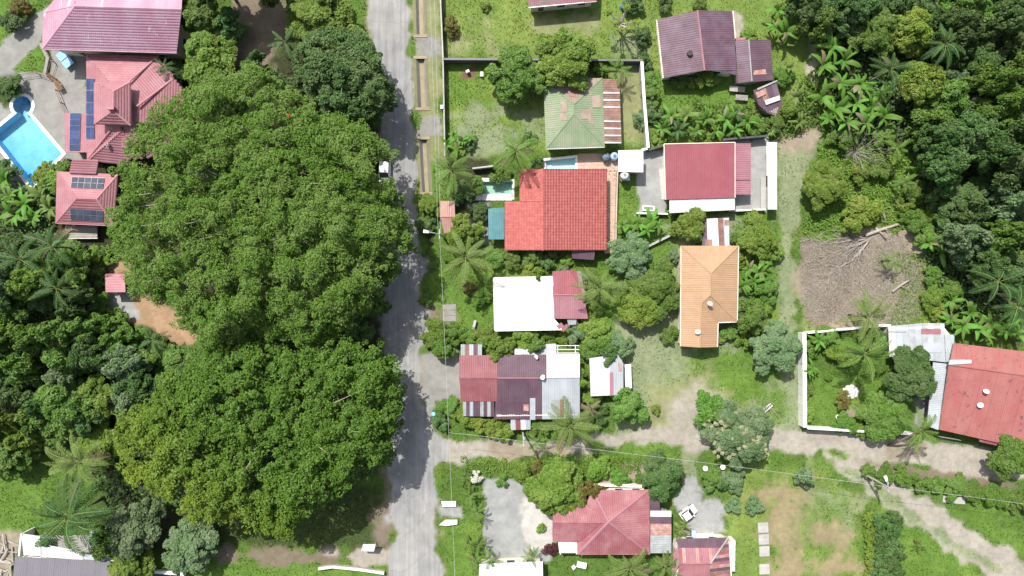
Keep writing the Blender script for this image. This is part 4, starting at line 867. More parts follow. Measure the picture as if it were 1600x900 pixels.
roof(h, [(798, 655, 2.3), (829, 653, 2.3), (829, 671, 1.9), (798, 672, 1.9)], ['zinc_blue', 'roof_scarlet', 'zinc_white', 'zinc_blue'], width=0.8); [MB().box(*P2(x, 668, 1.8), 0.1, 0.1, 0, 1.9).build('post', M['wood_grey'], h) for x in (801, 826)]
dish('white satellite dish on the north edge of the plum roof', P(838, 557, 3.15), 0.4, 200, 40); dish('white satellite dish on the ridge where plum meets white roofing', P(848, 589, 3.85), 0.4, 150, 50)
h = house('white_shed', 'white sheet shed with one red strip beside the patchwork house', 'shed', [(921, 560), (965, 552), (973, 568), (974, 617), (922, 619)], 2.6, 'wood_grey', 0.3)
pl_ws = roof(h, [(921, 560, 2.9), (965, 553, 2.6), (974, 568, 2.5), (974, 617, 2.4), (923, 619, 2.7)], ['zinc_white', 'zinc_white', 'zinc_white', 'zinc_blue', 'zinc_blue'], width=1.0, ddir=(0, -1))
patch(h, pl_ws, [(952.5, 582), (958, 582), (958.5, 618), (953, 618)], 'roof_rose', 0.09); patch(h, pl_ws, [(966, 566), (971, 566), (972, 580), (967, 580)], 'rust_light', 0.08)
t = thing('feeding_trough', 'narrow white box standing by the east wall of the white shed', 'trough', (*P2(981, 588), 0)); q = [P2(*p, 1.2) for p in [(976.5, 570), (985.5, 569.5), (987, 606), (977.5, 606.5)]]
MB().prism(q, 0, 1.1).build('body', M['zinc_blue'], t); MB().prism(poly_offset(q, -0.06), 1.1, 1.17).build('lid', M['zinc_white'], t)

# orange house
h = house('orange_house', 'house with an orange hipped roof and two satellite dishes on pale grass', 'house', [(1064, 384), (1154, 384), (1152, 503), (1122, 504), (1121, 542), (1063, 541)], 3.0, 'plaster_cream', 0.3)
e1, e2, e3, e4, e5, e6 = (1064, 384, 3), (1154, 384, 3), (1152, 503, 3), (1122, 504, 3), (1121, 542, 3), (1063, 541, 3)
r1, r2 = (1111, 427, 4.4), (1110, 461, 4.4); w1, w2 = (1096, 474, 3.9), (1094, 543, 3.9)
roof(h, [e1, e2, r1], 'roof_orange'); roof(h, [e2, e3, r2, r1], 'roof_orange'); roof(h, [e3, e4, w1, r2], 'roof_orange'); pl_ow = roof(h, [e1, r1, r2, w1, (1064, 476, 3)], 'roof_orange'); pl_os = roof(h, [(1064, 476, 3), w1, w2, e6], 'roof_orange'); roof(h, [w1, e4, e5, w2], 'roof_orange')
for k in [(e1, r1), (e2, r1), (r1, r2), (r2, e3), (r2, w1), (w1, w2), (w1, e4)]: cap(h, C3(*k), 'roof_orange', 0.26)
trim(h, C3(e1, e6), 'plaster_cream', 0.14); trim(h, C3(e2, e3, e4, e5), 'plaster', 0.14); MB().face(C3((1064.5, 540, 2.9), (1120, 540, 2.9), (1094, 540, 3.8))).build('gable', M['plaster_cream'], h)
dish('grey satellite dish near the middle of the orange roof', P(1108, 474, 4.25), 0.42, 220, 45); dish('white satellite dish on the south wing of the orange roof', hit(pl_os, 1089, 518), 0.45, 250, 60)
h = house('zinc_shed', 'white and rust sheet lean-to on the north side of the orange house', 'shed', [(1098, 341), (1139, 341), (1139, 383), (1098, 383)], 2.3, 'wood_grey', 0.3)
pl_zs = roof(h, [(1100, 342, 2.3), (1139, 340, 2.3), (1140, 385, 2.6), (1097, 385, 2.6)], ['zinc_blue', 'rust', 'zinc_white', 'zinc_white', 'roof_maroon'], width=0.8)
patch(h, pl_zs, [(1132, 344), (1139, 344), (1139, 352), (1132, 352)], 'rust', 0.08); patch(h, pl_zs, [(1102, 374), (1113, 374), (1113, 385), (1102, 385)], 'rust', 0.08)

# big red roof at the right edge with pale sheet lean-to
h = house('vermilion_house', 'large house with a blotched bright red roof at the right edge', 'house', [(1490, 536), (1650, 555), (1650, 712), (1467, 671), (1482, 571)], 3.0, 'plaster', 0.5)
pl_v1 = roof(h, [(1490, 536, 3.3), (1650, 555, 3.3), (1650, 594, 4.2), (1484, 570, 4.2)], 'roof_vermilion', width=1.1); pl_v2 = roof(h, [(1483, 570, 4.2), (1650, 594, 4.2), (1650, 712, 3.0), (1467, 671, 3.0)], 'roof_vermilion', width=1.1)
cap(h, C3((1484, 570, 4.25), (1650, 594, 4.25)), 'roof_vermilion', 0.25); roof(h, [(1530, 686, 2.7), (1570, 694, 2.7), (1568, 699, 2.5), (1530, 690, 2.5)], 'roof_brick')
dish('grey satellite dish higher up on the bright red roof', hit(pl_v2, 1537, 611), 0.42, 100, 45); dish('white round satellite dish lower down on the bright red roof', hit(pl_v2, 1528, 632), 0.42, 200, 65)
h = house('pale_lean_to', 'pale blue and white sheet lean-to joined to the bright red roof', 'shed', [(1388, 509), (1476, 505), (1491, 524), (1491, 562), (1460, 568), (1390, 556)], 2.6, 'plaster', 0.4)
roof(h, [(1388, 510, 2.4), (1440, 505, 2.4), (1440, 562, 2.8), (1390, 557, 2.8)], ['zinc_blue', 'zinc_old', 'zinc_blue', 'zinc_blue', 'zinc_white'], width=0.95); pl_z2 = roof(h, [(1440, 505, 2.4), (1476, 505, 2.4), (1478, 566, 2.8), (1440, 562, 2.8)], ['zinc_blue', 'zinc_old'], width=0.9)
roof(h, [(1476, 523, 2.6), (1491, 523, 2.6), (1491, 563, 2.95), (1478, 566, 2.9)], 'zinc_blue', width=0.8); roof(h, [(1484, 562, 4.28), (1518, 562, 4.1), (1518, 568, 4.2), (1482, 570, 4.35)], 'zinc_blue', width=4)
roof(h, [(1458, 566, 2.75), (1484, 569, 3.0), (1466, 672, 2.9), (1448, 665, 2.65)], 'zinc_blue', width=1.0, ddir=(-1, -0.15)); patch(h, pl_z2, [(1439.5, 514), (1470, 514), (1470, 522), (1439.5, 522)], 'roof_brick', 0.09)
patch(h, pl_z2, [(1442, 536), (1472, 536), (1472, 551), (1442, 551)], 'zinc_blue', 0.10); patch(h, pl_z2, [(1388, 517), (1416, 517), (1416, 519), (1388, 519)], 'zinc_old', 0.10)
for x, y in ((1452, 662), (1456, 620), (1462, 590)): MB().box(*P2(x, y, 2), 0.12, 0.12, 0, 2.6).build('post', M['white_paint'], h)

# brick red hipped house at the bottom and its sheds
h = house('brick_red_house', 'house with a weathered brick red cross hipped roof at the bottom', 'house', [(953, 765), (1015, 765), (1015, 866), (903, 866), (903, 845), (864, 845), (864, 803), (925, 803)], 3.0, 'white_paint', 0.45)
k0 = (951, 816, 4.4); b1, b2, b3, b4 = (926, 766, 3), (1015, 765, 3), (1015, 866, 3), (903, 866, 3)
roof(h, [b1, b2, k0], 'roof_brick'); roof(h, [b2, b3, k0], 'roof_brick'); roof(h, [b3, b4, k0], 'roof_brick'); roof(h, [b4, (903, 812, 3), k0], 'roof_brick'); roof(h, [(903, 812, 3), b1, k0], 'roof_brick')
roof(h, [(864, 788, 3), (915, 788, 3), k0, (940, 817, 4.2), (864, 817, 3.8)], 'roof_brick'); roof(h, [(864, 817, 3.8), (940, 817, 4.2), (906, 846, 3.2), (864, 846, 3.0)], 'roof_brick')
for k in [(k0, b1), (k0, b2), (k0, b3)]: cap(h, C3(*k), 'roof_rose', 0.35)
cap(h, C3(k0, b4), 'roof_rose', 0.5); cap(h, C3((864, 817, 3.85), (940, 817, 4.25)), 'roof_brick', 0.25); trim(h, C3(b4, b3), 'roof_brick', 0.12); trim(h, C3((864, 788, 3), (864, 846, 3)), 'roof_brick', 0.12)
t = thing('white_porch', 'flat white porch slab in the corner of the brick red roof', 'porch', (*P2(888, 854), 0)); MB().prism([P2(872, 845, 2.5), P2(902, 845, 2.5), P2(902, 864, 2.5), P2(874, 864, 2.5)], 2.38, 2.5).build('roof_slab', M['white_paint'], t); [MB().box(*P2(x, y, 1.5), 0.15, 0.15, 0, 2.38).build('post', M['white_paint'], t) for x, y in ((875, 862), (900, 862))]
h = house('patched_annex', 'annex of rusty, white and grey sheets right of the brick red roof', 'shed', [(1016, 799), (1049, 799), (1049, 862), (1016, 864)], 2.6, 'wood_grey', 0.3)
for y0, y1, mt in ((798, 807, 'zinc_white'), (807, 818, 'roof_plum'), (818, 828, 'rust_light'), (828, 836, 'rust_light'), (836, 850, 'zinc_old'), (850, 864, 'zinc_old')):
    slope(h, [P(1016, y0, 2.75), P(1049, y0, 2.5), P(1049, y1 + .4, 2.5), P(1016, y1 + .4, 2.75)], mt, width=1.5, ddir=(1, 0), deck='underside')
h = house('plum_annex', 'small plum roofed annex above the patched grey sheets', 'shed', [(1016, 773), (1031, 773), (1031, 797), (1016, 797)], 2.5, 'wood_grey', 0.2); roof(h, [(1016, 772, 2.6), (1031, 772, 2.4), (1031, 797, 2.4), (1016, 797, 2.6)], 'roof_plum')
h = house('streaked_house', 'house with a red roof streaked pale pink at the bottom edge', 'house', [(1052, 858), (1060, 842), (1136, 840), (1148, 846), (1148, 930), (1052, 930)], 2.7, 'plaster', 0.4)
roof(h, [(1057, 842, 2.7), (1138, 840, 2.7), (1126, 856, 3.0), (1060, 856, 3.0)], 'roof_plum'); roof(h, [(1060, 856, 3.0), (1128, 856, 3.0), (1110, 881, 3.7), (1062, 881, 3.7)], ['roof_rose', 'roof_brick', 'roof_rose', 'rust_light', 'roof_brick', 'roof_rose', 'roof_brick', 'rust_light'], width=0.5)
roof(h, [(1062, 881, 3.7), (1110, 881, 3.7), (1110, 935, 2.6), (1052, 935, 2.6)], 'roof_brick'); roof(h, [(1046, 874, 2.7), (1060, 852, 3.0), (1062, 881, 3.6), (1052, 900, 2.7)], 'roof_rose')
roof(h, [(1138, 840, 2.7), (1142, 905, 2.7), (1108, 905, 3.7), (1110, 881, 3.7), (1128, 855, 3.0)], ['rust_light', 'roof_brick', 'rust', 'roof_plum', 'rust_light', 'roof_brick', 'roof_plum'], width=0.5, ddir=(1, 0))
cap(h, C3((1138, 840, 2.8), (1110, 881, 3.75)), 'zinc_old', 0.25); cap(h, C3((1062, 881, 3.75), (1110, 881, 3.75)), 'roof_brick', 0.25)
t = thing('white_shelf_wall', 'white stepped block wall on the right of the streaked roof', 'wall', (*P2(1146, 870), 0)); [MB().prism([P2(1143 + (0 if i % 2 else 0.6), 845 + i * 8.2, 2), P2(1149, 845 + i * 8.2, 2), P2(1149, 852.6 + i * 8.2, 2), P2(1143, 852.6 + i * 8.2, 2)], 0, 2 - 0.04 * i).build('block', M['white_paint'], t) for i in range(6)]
t = thing('garden_wall', 'low white wall along the top of the streaked roof house', 'wall', (*P2(1102, 838), 0)); MB().prism([P2(1087, 836.5, 1), P2(1117, 837.5, 1), P2(1117, 840, 1), P2(1087, 840, 1)], 0, 1.0).build('wall_panel', M['white_paint'], t); MB().box(*P2(1116, 837.5, 1), 0.3, 0.3, 0, 1.2).build('pier', M['white_paint'], t)
t = thing('blue_cistern', 'small blue box cistern against the streaked red roof', 'cistern', (*P2(1084, 834), 0)); MB().prism([P2(1080, 829, 1.4), P2(1087, 829, 1.4), P2(1088, 840, 1.4), P2(1081, 840, 1.4)], 0, 1.35).build('body', M['zinc_blue'], t); MB().prism([P2(1080.6, 829.6, 1.4), P2(1086.4, 829.6, 1.4), P2(1087.4, 839.4, 1.4), P2(1081.6, 839.4, 1.4)], 1.352, 1.42).build('lid', M['tank_blue'], t)

# roofs cut by the frame
h = house('rose_house', 'house with a pink roof cut off by the top edge of the view', 'house', [(826, 12), (930, 2), (930, -70), (820, -70)], 2.9, 'plaster', 0.4); roof(h, [(826, 12, 2.9), (932, 2, 2.9), (932, -30, 3.8), (822, -28, 3.8)], 'roof_rose'); roof(h, [(822, -28, 3.8), (932, -30, 3.8), (932, -75, 2.9), (820, -75, 2.9)], 'roof_rose'); trim(h, C3((826, 12, 2.9), (932, 2, 2.9)), 'white_paint', 0.12)
h = house('slate_house', 'house with a plain slate grey roof in the bottom left corner', 'house', [(22, 870), (172, 876), (176, 960), (18, 960)], 3.2, 'white_paint', 0.4); roof(h, [(23, 870, 3.2), (172, 877, 3.2), (176, 930, 3.9), (18, 930, 3.9)], 'roof_slate', amp=0.02); roof(h, [(18, 930, 3.9), (176, 930, 3.9), (176, 985, 3.0), (14, 985, 3.0)], 'roof_slate')
t = thing('white_terrace', 'white roofed terrace under the big dark palm at bottom left', 'terrace', (*P2(100, 855), 0))
roof(t, [(33, 834, 2.8), (62, 838, 2.8), (64, 869, 3.0), (37, 867, 3.0)], 'zinc_white', deck='white_paint'); roof(t, [(64, 850, 2.7), (128, 862, 2.7), (130, 875, 2.9), (64, 870, 2.9)], 'zinc_white', deck='white_paint'); roof(t, [(128, 866, 2.6), (180, 868, 2.6), (178, 877, 2.8), (128, 874, 2.8)], 'zinc_blue', deck='white_paint')
MB().prism([P2(32, 834, 2.9), P2(34.5, 834, 2.9), P2(31, 869, 2.9), P2(28.5, 869, 2.9)], 0, 2.95).build('side_wall', M['white_paint'], t); MB().prism([P2(140, 831, 2.2), P2(182, 832, 2.2), P2(182, 836, 2.2), P2(140, 835, 2.2)], 0, 2.2).build('back_wall', M['white_paint'], t)
MB().prism([P2(60, 836), P2(185, 836), P2(185, 880), P2(60, 880)], 0, 0.1).build('floor', M['concrete'], t); [MB().box(*P2(x, y, 2), 0.12, 0.12, 0.1, 2.6).build('post', M['white_paint'], t) for x, y in ((66, 852), (126, 864), (176, 870), (60, 840))]
h = house('snow_white_house', 'house with a bright white roof cut off by the bottom edge', 'house', [(748, 881), (848, 877), (849, 960), (746, 960)], 2.8, 'plaster', 0.35); roof(h, [(749, 881, 2.8), (848, 877, 2.8), (849, 930, 3.5), (746, 930, 3.5)], 'zinc_white'); roof(h, [(746, 930, 3.5), (849, 930, 3.5), (849, 985, 2.7), (746, 985, 2.7)], 'zinc_white')
t = thing('white_pump_house', 'small square flat white roof beside the blue water tanks', 'shed', (*P2(986, 252), 0)); q = [P2(*p, 3.0) for p in [(966, 235), (1005, 234), (1005, 269), (967, 268)]]
MB().prism(poly_offset(q, 0.3), 0, 2.85).build('wall', M['white_paint'], t); MB().prism(q, 2.85, 2.97).build('roof_slab', M['flat_white'], t); [MB().prism([P2(966.5 + i * 9.7, 235, 3), P2(966.5 + i * 9.7 + 9.2, 235, 3), P2(966.5 + i * 9.7 + 9.2, 268, 3), P2(966.5 + i * 9.7, 268, 3)], 2.97, 3.0).build('roof_sheet', M['flat_white'], t) for i in range(4)]
t = thing('roadside_kiosk', 'tiny white roofed roadside shelter where the farm track meets the road', 'shelter', (*P2(576, 857), 0)); roof(t, [(567, 851, 2.0), (587, 851, 2.0), (584, 862, 1.8), (564, 861, 1.8)], 'zinc_white', width=0.9, deck='white_paint')
[MB().box(*P2(x, y, 1.5), 0.09, 0.09, 0, 1.85).build('post', M['wood_grey'], t) for x, y in ((568, 853), (584.5, 853), (567, 859.5), (582.5, 860))]; MB().box(*P2(575, 856.5, 0.5), 1.5, 0.4, 0.4, 0.46).build('bench', M['wood_grey'], t)

# ---------------------------------------------------------------- pools, ditch, walls
def pool(name, label, poly, depth, tile, water, coping=0.5, cmat='white_paint', wz=-0.15, ctop=0.08):
    w = [P2(*p) for p in poly]; a = sum(w[i][0] * w[(i+1) % len(w)][1] - w[(i+1) % len(w)][0] * w[i][1] for i in range(len(w)))
    if a < 0: w = w[::-1]
    cx = sum(p[0] for p in w) / len(w); cy = sum(p[1] for p in w) / len(w); r = thing(name, label, 'pool', (cx, cy, 0)); n = len(w)
    m = MB(); m.v = [(x, y, ctop - 0.01) for x, y in w] + [(x, y, -depth) for x, y in w]; m.f = [(i, n + i, n + (i+1) % n, (i+1) % n) for i in range(n)] + [tuple(range(n, 2*n))]
    m.build('basin', M[tile], r); MB().face([(x, y, wz) for x, y in poly_offset(w, 0.01)]).build('water', M[water], r)
    if coping:
        o = poly_offset(w, -coping); m = MB(); m.v = [(x, y, ctop) for x, y in w] + [(x, y, ctop) for x, y in o] + [(x, y, 0.0) for x, y in o]
        m.f = [((i+1) % n, i, n + i, n + (i+1) % n) for i in range(n)] + [(n + i, 2*n + i, 2*n + (i+1) % n, n + (i+1) % n) for i in range(n)]; m.build('coping', M[cmat], r)
    return r
r = pool('swimming_pool', 'keyhole shaped bright blue swimming pool with white coping beside the villa', POOL, 1.5, 'pool_tile', 'water_blue', 0.5)
MB().box(*P2(36, 157), 0.9, 0.5, -0.9, -0.5).build('pool_step', M['pool_tile'], r); MB().tube([P(30, 153, 0), P(30, 153, 0.7), P(30, 157, 0.7), P(30, 158, -0.5)], 0.03, 6).build('ladder_rail', M['aluminium'], r); MB().tube([P(34, 152, 0), P(34, 152, 0.7), P(34, 156, 0.7), P(34, 157, -0.5)], 0.03, 6).build('ladder_rail', M['aluminium'], r)
r = pool('plunge_pool', 'small greenish plunge pool framed by white slabs between two palms', POOL_B, 0.8, 'pool_green', 'water_green', 0.35)
for i in range(5): MB().prism([P2(741 + i * 12, 303, .1), P2(752 + i * 12, 303, .1), P2(752 + i * 12, 313, .1), P2(741 + i * 12, 313, .1)], 0.0, 0.12).build('edge_slab', M['white_paint'], r)
for i in range(4): MB().prism([P2(745 + i * 13.5, 278, .1), P2(757.8 + i * 13.5, 278, .1), P2(757.8 + i * 13.5, 283.5, .1), P2(745 + i * 13.5, 283.5, .1)], 0.0, 0.12).build('edge_slab', M['white_paint'], r)
pool('paddling_pool', 'pale blue paddling pool with white rim north of the red tiled roof', POOL_C, 0.35, 'pool_pale', 'water_blue', 0.35, 'white_paint', -0.05)
for i, (d, lb) in enumerate(zip(DITCH, ('lined roadside ditch running out at the top of the view', 'lined roadside ditch between the two driveway crossings', 'lined roadside ditch ending by the gate hut hedge'))):
    w = [P2(*p) for p in d]; r = thing('drainage_ditch', lb, 'ditch', (*w[0], 0), 'lined ditch sections along the road'); m = MB()   # d: nw, ne, se, sw
    nw, ne, se, sw = w; dp = -0.7; k = 0.30
    fl = [lerp(nw, ne, k), lerp(nw, ne, 0.75), lerp(sw, se, 0.75), lerp(sw, se, k)]
    m.face([(*fl[0], dp), (*fl[3], dp), (*fl[2], dp), (*fl[1], dp)]).build('channel_floor', M['silt'], r)
    MB().face([(*nw, .02), (*sw, .02), (*fl[3], dp), (*fl[0], dp)]).build('channel_side', M['concrete'], r); MB().face([(*ne, .02), (*fl[1], dp), (*fl[2], dp), (*se, .02)]).build('channel_side', M['concrete'], r)
    for a, b, x, y in ((nw, ne, fl[0], fl[1]), (sw, se, fl[3], fl[2])): MB().face([(*a, .02), (*b, .02), (*y, dp), (*x, dp)]).build('end_wall', M['dark_void'], r)
    for a, b, s in ((nw, sw, -1), (ne, se, 1)):
        a2, b2 = (a[0] + s * 0.4, a[1]), (b[0] + s * 0.4, b[1]); MB().prism([a, b, b2, a2], 0.0, 0.025).build('lip', M['earth'], r)
    for a, b, s in ((nw, ne, 1), (sw, se, -1)): MB().prism([(a[0]-.4, a[1]), (b[0]+.4, b[1]), (b[0]+.4, b[1] + s * 0.45), (a[0]-.4, a[1] + s * 0.45)], 0.0, 0.09).build('headwall', M['silt'], r)
wall_run('black_wall', 'black panel wall topped in grey along the north of the green roofed yard', [(692, 92), (1004, 94)], 2.0, 0.22, 'wall_black', capmat='roof_slate', panels=2.4)
wall_run('boundary_wall', 'thin grey boundary wall beside the roadside ditch', [(686, -50), (692, 90), (695, 244)], 1.8, 0.14, 'wall_black', capmat='concrete_pale', panels=2.6)
wall_run('white_wall', 'weathered white wall along the east of the green roofed yard', [(1003, 96), (1007, 160), (1013, 231)], 2.0, 0.35, 'concrete_pale', capmat='white_paint', panels=2.2)
wall_run('cross_wall', 'short white wall between the pump house roof and the leafy corner', [(1012, 232), (1003, 234)], 1.8, 0.25, 'concrete_pale', capmat='white_paint')
wall_run('dark_wall', 'dark wall between the leafy bed and the crimson roofed house', [(1014, 234), (1040, 226)], 1.8, 0.2, 'wall_black', panels=1.3); wall_run('dark_wall', 'dark wall north of the east gravel yard behind the rose lean-to', [(1130, 218), (1200, 212)], 1.8, 0.2, 'wall_black', panels=1.7)
wall_run('yard_wall', 'low white wall closing the west gravel yard to the south', [(995, 333), (1044, 334)], 1.0, 0.16, 'white_paint', panels=2.2); wall_run('yard_wall', 'low white wall closing the east gravel yard to the south', [(1150, 329), (1197, 327)], 1.0, 0.16, 'white_paint', panels=2.2)
wall_run('lot_wall', 'broad white west wall of the walled garden beside the grass track', [(1257, 520), (1258, 668)], 1.9, 0.5, 'white_paint', panels=1.5); wall_run('lot_wall', 'white north wall of the walled garden below the cleared plot', [(1262, 520), (1318, 515), (1392, 508)], 1.9, 0.2, 'white_paint', panels=1.6); wall_run('lot_wall', 'white south wall of the walled garden along the dirt lane', [(1262, 669), (1330, 673), (1432, 679)], 1.9, 0.24, 'white_paint', panels=1.6)
wall_run('slanting_wall', 'slanting pale kerb wall between the banana clump and the round tree', [(992, 395), (1057, 363)], 0.8, 0.25, 'concrete_pale', panels=1.4)
wall_run('terrace_wall', 'dark low wall at the east edge of the salmon terrace', [(965, 268), (963, 330), (962, 396)], 0.9, 0.15, 'wall_black', capmat='terracotta', panels=2.0)
wall_run('garden_bar', 'pale rail wall behind the plunge pool palms', [(738, 263), (772, 259)], 1.4, 0.15, 'concrete_pale')
wall_run('pool_wall', 'white slanting wall above the paddling pool', [(847, 250), (898, 244)], 0.7, 0.16, 'white_paint', panels=1.7)
wall_run('rubble_wall', 'rubble topped white wall beside the farm track at the bottom', [(497, 889), (520, 886), (560, 890), (600, 896)], 0.8, 0.35, 'concrete_pale', capmat='rock_white', panels=1.2)
wall_run('cream_wall', 'low cream wall at the north side of the brick red roof', [(905, 757), (1003, 760)], 1.2, 0.35, 'plaster_cream', panels=2.0)
for lb, q in (('white parapet on the north side of the small bridge over the verge ditch', [(690, 784), (712, 784), (712, 791), (692, 791)]), ('white parapet on the south side of the small bridge over the verge ditch', [(687, 820), (696, 813), (714, 813), (714, 819), (697, 821)])):
    t = thing('bridge_parapet', lb, 'parapet', (*P2(*q[0]), 0), 'parapets of the small bridge'); w = [P2(*p, 0.5) for p in q]; MB().prism(w, 0, 0.45).build('parapet_wall', M['concrete_pale'], t); MB().prism(poly_offset(w, -0.05), 0.45, 0.52).build('coping', M['white_paint'], t)
t = thing('patio_railing', 'dark railing with posts around the pool patio', 'railing', (*P2(90, 160), 0)); pr = [(26, 117), (55, 113), (72, 119), (80, 95), (68, 76)]; pr2 = [(86, 140), (94, 160), (102, 178)]
for run in (pr, pr2):
    w = [P(x, y, 1.0) for x, y in run]; [MB().tube([a, b], 0.04, 5).build('rail', M['wood_brown'], t) for a, b in zip(w[:-1], w[1:])]; [MB().tube([(a[0], a[1], 0.5), (b[0], b[1], 0.5)], 0.03, 5).build('rail', M['wood_brown'], t) for a, b in zip(w[:-1], w[1:])]
    [MB().box(p[0], p[1], 0.12, 0.12, 0, 1.05).build('post', M['concrete_pale' if run is pr else 'wood_brown'], t) for p in w]
t = thing('terrace_bank', 'grey retaining wall along the small triangular lawn by the villa hall', 'wall', (*P2(76, 100), 0)); MB().prism([P2(64, 70), P2(68, 68), P2(80, 90), P2(75, 116), P2(71, 114), P2(75, 92)], 0, 0.5).build('wall_panel', M['concrete'], t)

# ---------------------------------------------------------------- poles, cables
def pole(name, label, base, h, lamp=None, arms=True):
    x, y = P2(*base); t = thing(name, label, 'pole', (x, y, 0)); MB().cyl(x, y, 0, h, 0.16, 0.10, 10).build('shaft', M['concrete_pale'], t)
    if arms: MB().box(x, y, 0.12, 1.4, h - 0.5, h - 0.38, lamp[2] if lamp else 0.0).build('cross_arm', M['metal_grey'], t); [MB().cyl(x + dx, y + dy, h - 0.38, h - 0.2, 0.05, 0.04, 8).build('insulator', M['white_plastic'], t) for dx, dy in ((0, -0.6), (0, 0.0), (0, 0.6)) if (lamp or True)]
    MB().cyl(x + 0.18, y + 0.18, h - 1.9, h - 1.1, 0.2, 0.2, 10).build('transformer', M['metal_grey'], t) if name == 'utility_pole' and lamp is None else None
    if lamp:
        dx, dy, _ = lamp; e = (x + dx, y + dy, h - 0.2); MB().tube([(x, y, h - 0.9), (x + dx * .4, y + dy * .4, h - 0.3), e], 0.05, 6).build('lamp_arm', M['aluminium'], t); L = math.hypot(dx, dy); ux, uy = dx / L, dy / L
        hd = MB().prism([(e[0] - uy * .16, e[1] + ux * .16), (e[0] + uy * .16, e[1] - ux * .16), (e[0] + ux * .8 + uy * .24, e[1] + uy * .8 - ux * .24), (e[0] + ux * .8 - uy * .24, e[1] + uy * .8 + ux * .24)], h - 0.28, h - 0.1).build('lamp_head', M['white_plastic'], t)
        MB().prism([(e[0] + ux * .1 - uy * .12, e[1] + uy * .1 + ux * .12), (e[0] + ux * .1 + uy * .12, e[1] + uy * .1 - ux * .12), (e[0] + ux * .7 + uy * .16, e[1] + uy * .7 - ux * .16), (e[0] + ux * .7 - uy * .16, e[1] + uy * .7 + ux * .16)], h - 0.34, h - 0.282).build('lamp_glass', M['lamp_glass'], hd)
    return t
pole('street_lamp', 'pale pole with a street lamp arm reaching over the road by the gate hut', (694, 371), 7.5, (-1.5, 0.25, 0))
pole('utility_pole', 'concrete utility pole south of the patchwork house at the lane', (817, 674), 7.5)
pole('street_lamp', 'pale utility pole with a lamp at the dirt track fork, lower right', (1350, 741), 7.3, (-0.3, 0.9, 0)); 
def cable(label, a, b, za, zb, sag=0.7, r=0.02):
    A_, B_ = np.array(P(*a, za)), np.array(P(*b, zb)); pts = [tuple(A_ + (B_ - A_) * t - np.array([0, 0, 4 * sag * t * (1 - t)])) for t in np.linspace(0, 1, 13)]
    o = MB().tube(pts, r, 4).build('power_cable', M['cable']); tag(o, label, 'cable', 'overhead power cables')
cable('power cable over the verge, west one of the two above the ditch', (668, -90), (684.5, 366), 7.4, 7.4); cable('power cable over the verge, east one of the two above the ditch', (676, -90), (688.5, 366), 7.4, 7.4)
cable('power cable along the road south of the street lamp', (687, 366), (714, 985), 7.4, 7.4); cable('power cable branching from the road to the pole south of the patchwork house', (701, 676), (818, 690), 7.0, 7.3, 0.3)
cable('power cable along the dirt lane between its two poles', (819, 690), (1388, 761), 7.3, 7.2, 0.9); cable('power cable from the fork lamp pole to the right edge', (1389, 761), (1660, 796), 7.2, 7.2, 0.5)

# ---------------------------------------------------------------- tanks, vehicles, furniture, stones
def tank(label, px, py, r, h, mat, lid, z0=0.0):
    x, y = P2(px, py, z0 + h); t = thing('water_tank', label, 'water tank', (x, y, z0), 'water tanks by the pump house')
    m = MB(); prof = [(r * .96, 0), (r, .1), (r * .97, h * .3), (r, h * .36), (r * .97, h * .62), (r, h * .68), (r * .98, h * .82), (r * .8, h * .92), (r * .42, h)]; n = 20
    for rr, z in prof: m.v += [(x + rr * math.cos(2*math.pi*i/n), y + rr * math.sin(2*math.pi*i/n), z0 + z) for i in range(n)]
    for k in range(len(prof) - 1): m.f += [(k*n + i, k*n + (i+1) % n, (k+1)*n + (i+1) % n, (k+1)*n + i) for i in range(n)]
    m.f.append(tuple(len(m.v) - n + i for i in range(n))); m.build('body', M[mat], t, True)
    MB().cyl(x, y, z0 + h, z0 + h + 0.1, r * .40, r * .38, 16).build('lid', M[lid], t); MB().tube([(x + r, y, z0 + .2), (x + r + .25, y, z0 + .2), (x + r + .25, y, max(z0 - 1, 0.02))], 0.04, 6).build('pipe', M['white_plastic'], t)
tank('dark navy water tank, left of the two tanks touching the white pump house', 947.5, 244.5, 0.62, 1.5, 'tank_navy', 'tank_navy', 0.1); tank('light blue water tank, right of the two beside the white pump house', 960.5, 243.5, 0.62, 1.5, 'tank_blue', 'tank_navy', 0.1)
t = thing('tank_stand', 'white tank stand under the white water tank', 'stand', (*P2(977, 279), 0)); x, y = P2(977, 275, 1.5); [MB().box(x + a, y + b, .12, .12, 0, 1.4).build('leg', M['metal_grey'], t) for a in (-.55, .55) for b in (-.55, .55)]; MB().box(x, y, 1.4, 1.4, 1.4, 1.5).build('platform', M['aluminium'], t)
tank('white water tank on a stand south of the white pump house', 976.5, 273, 0.62, 1.3, 'white_plastic', 'concrete', 1.5)
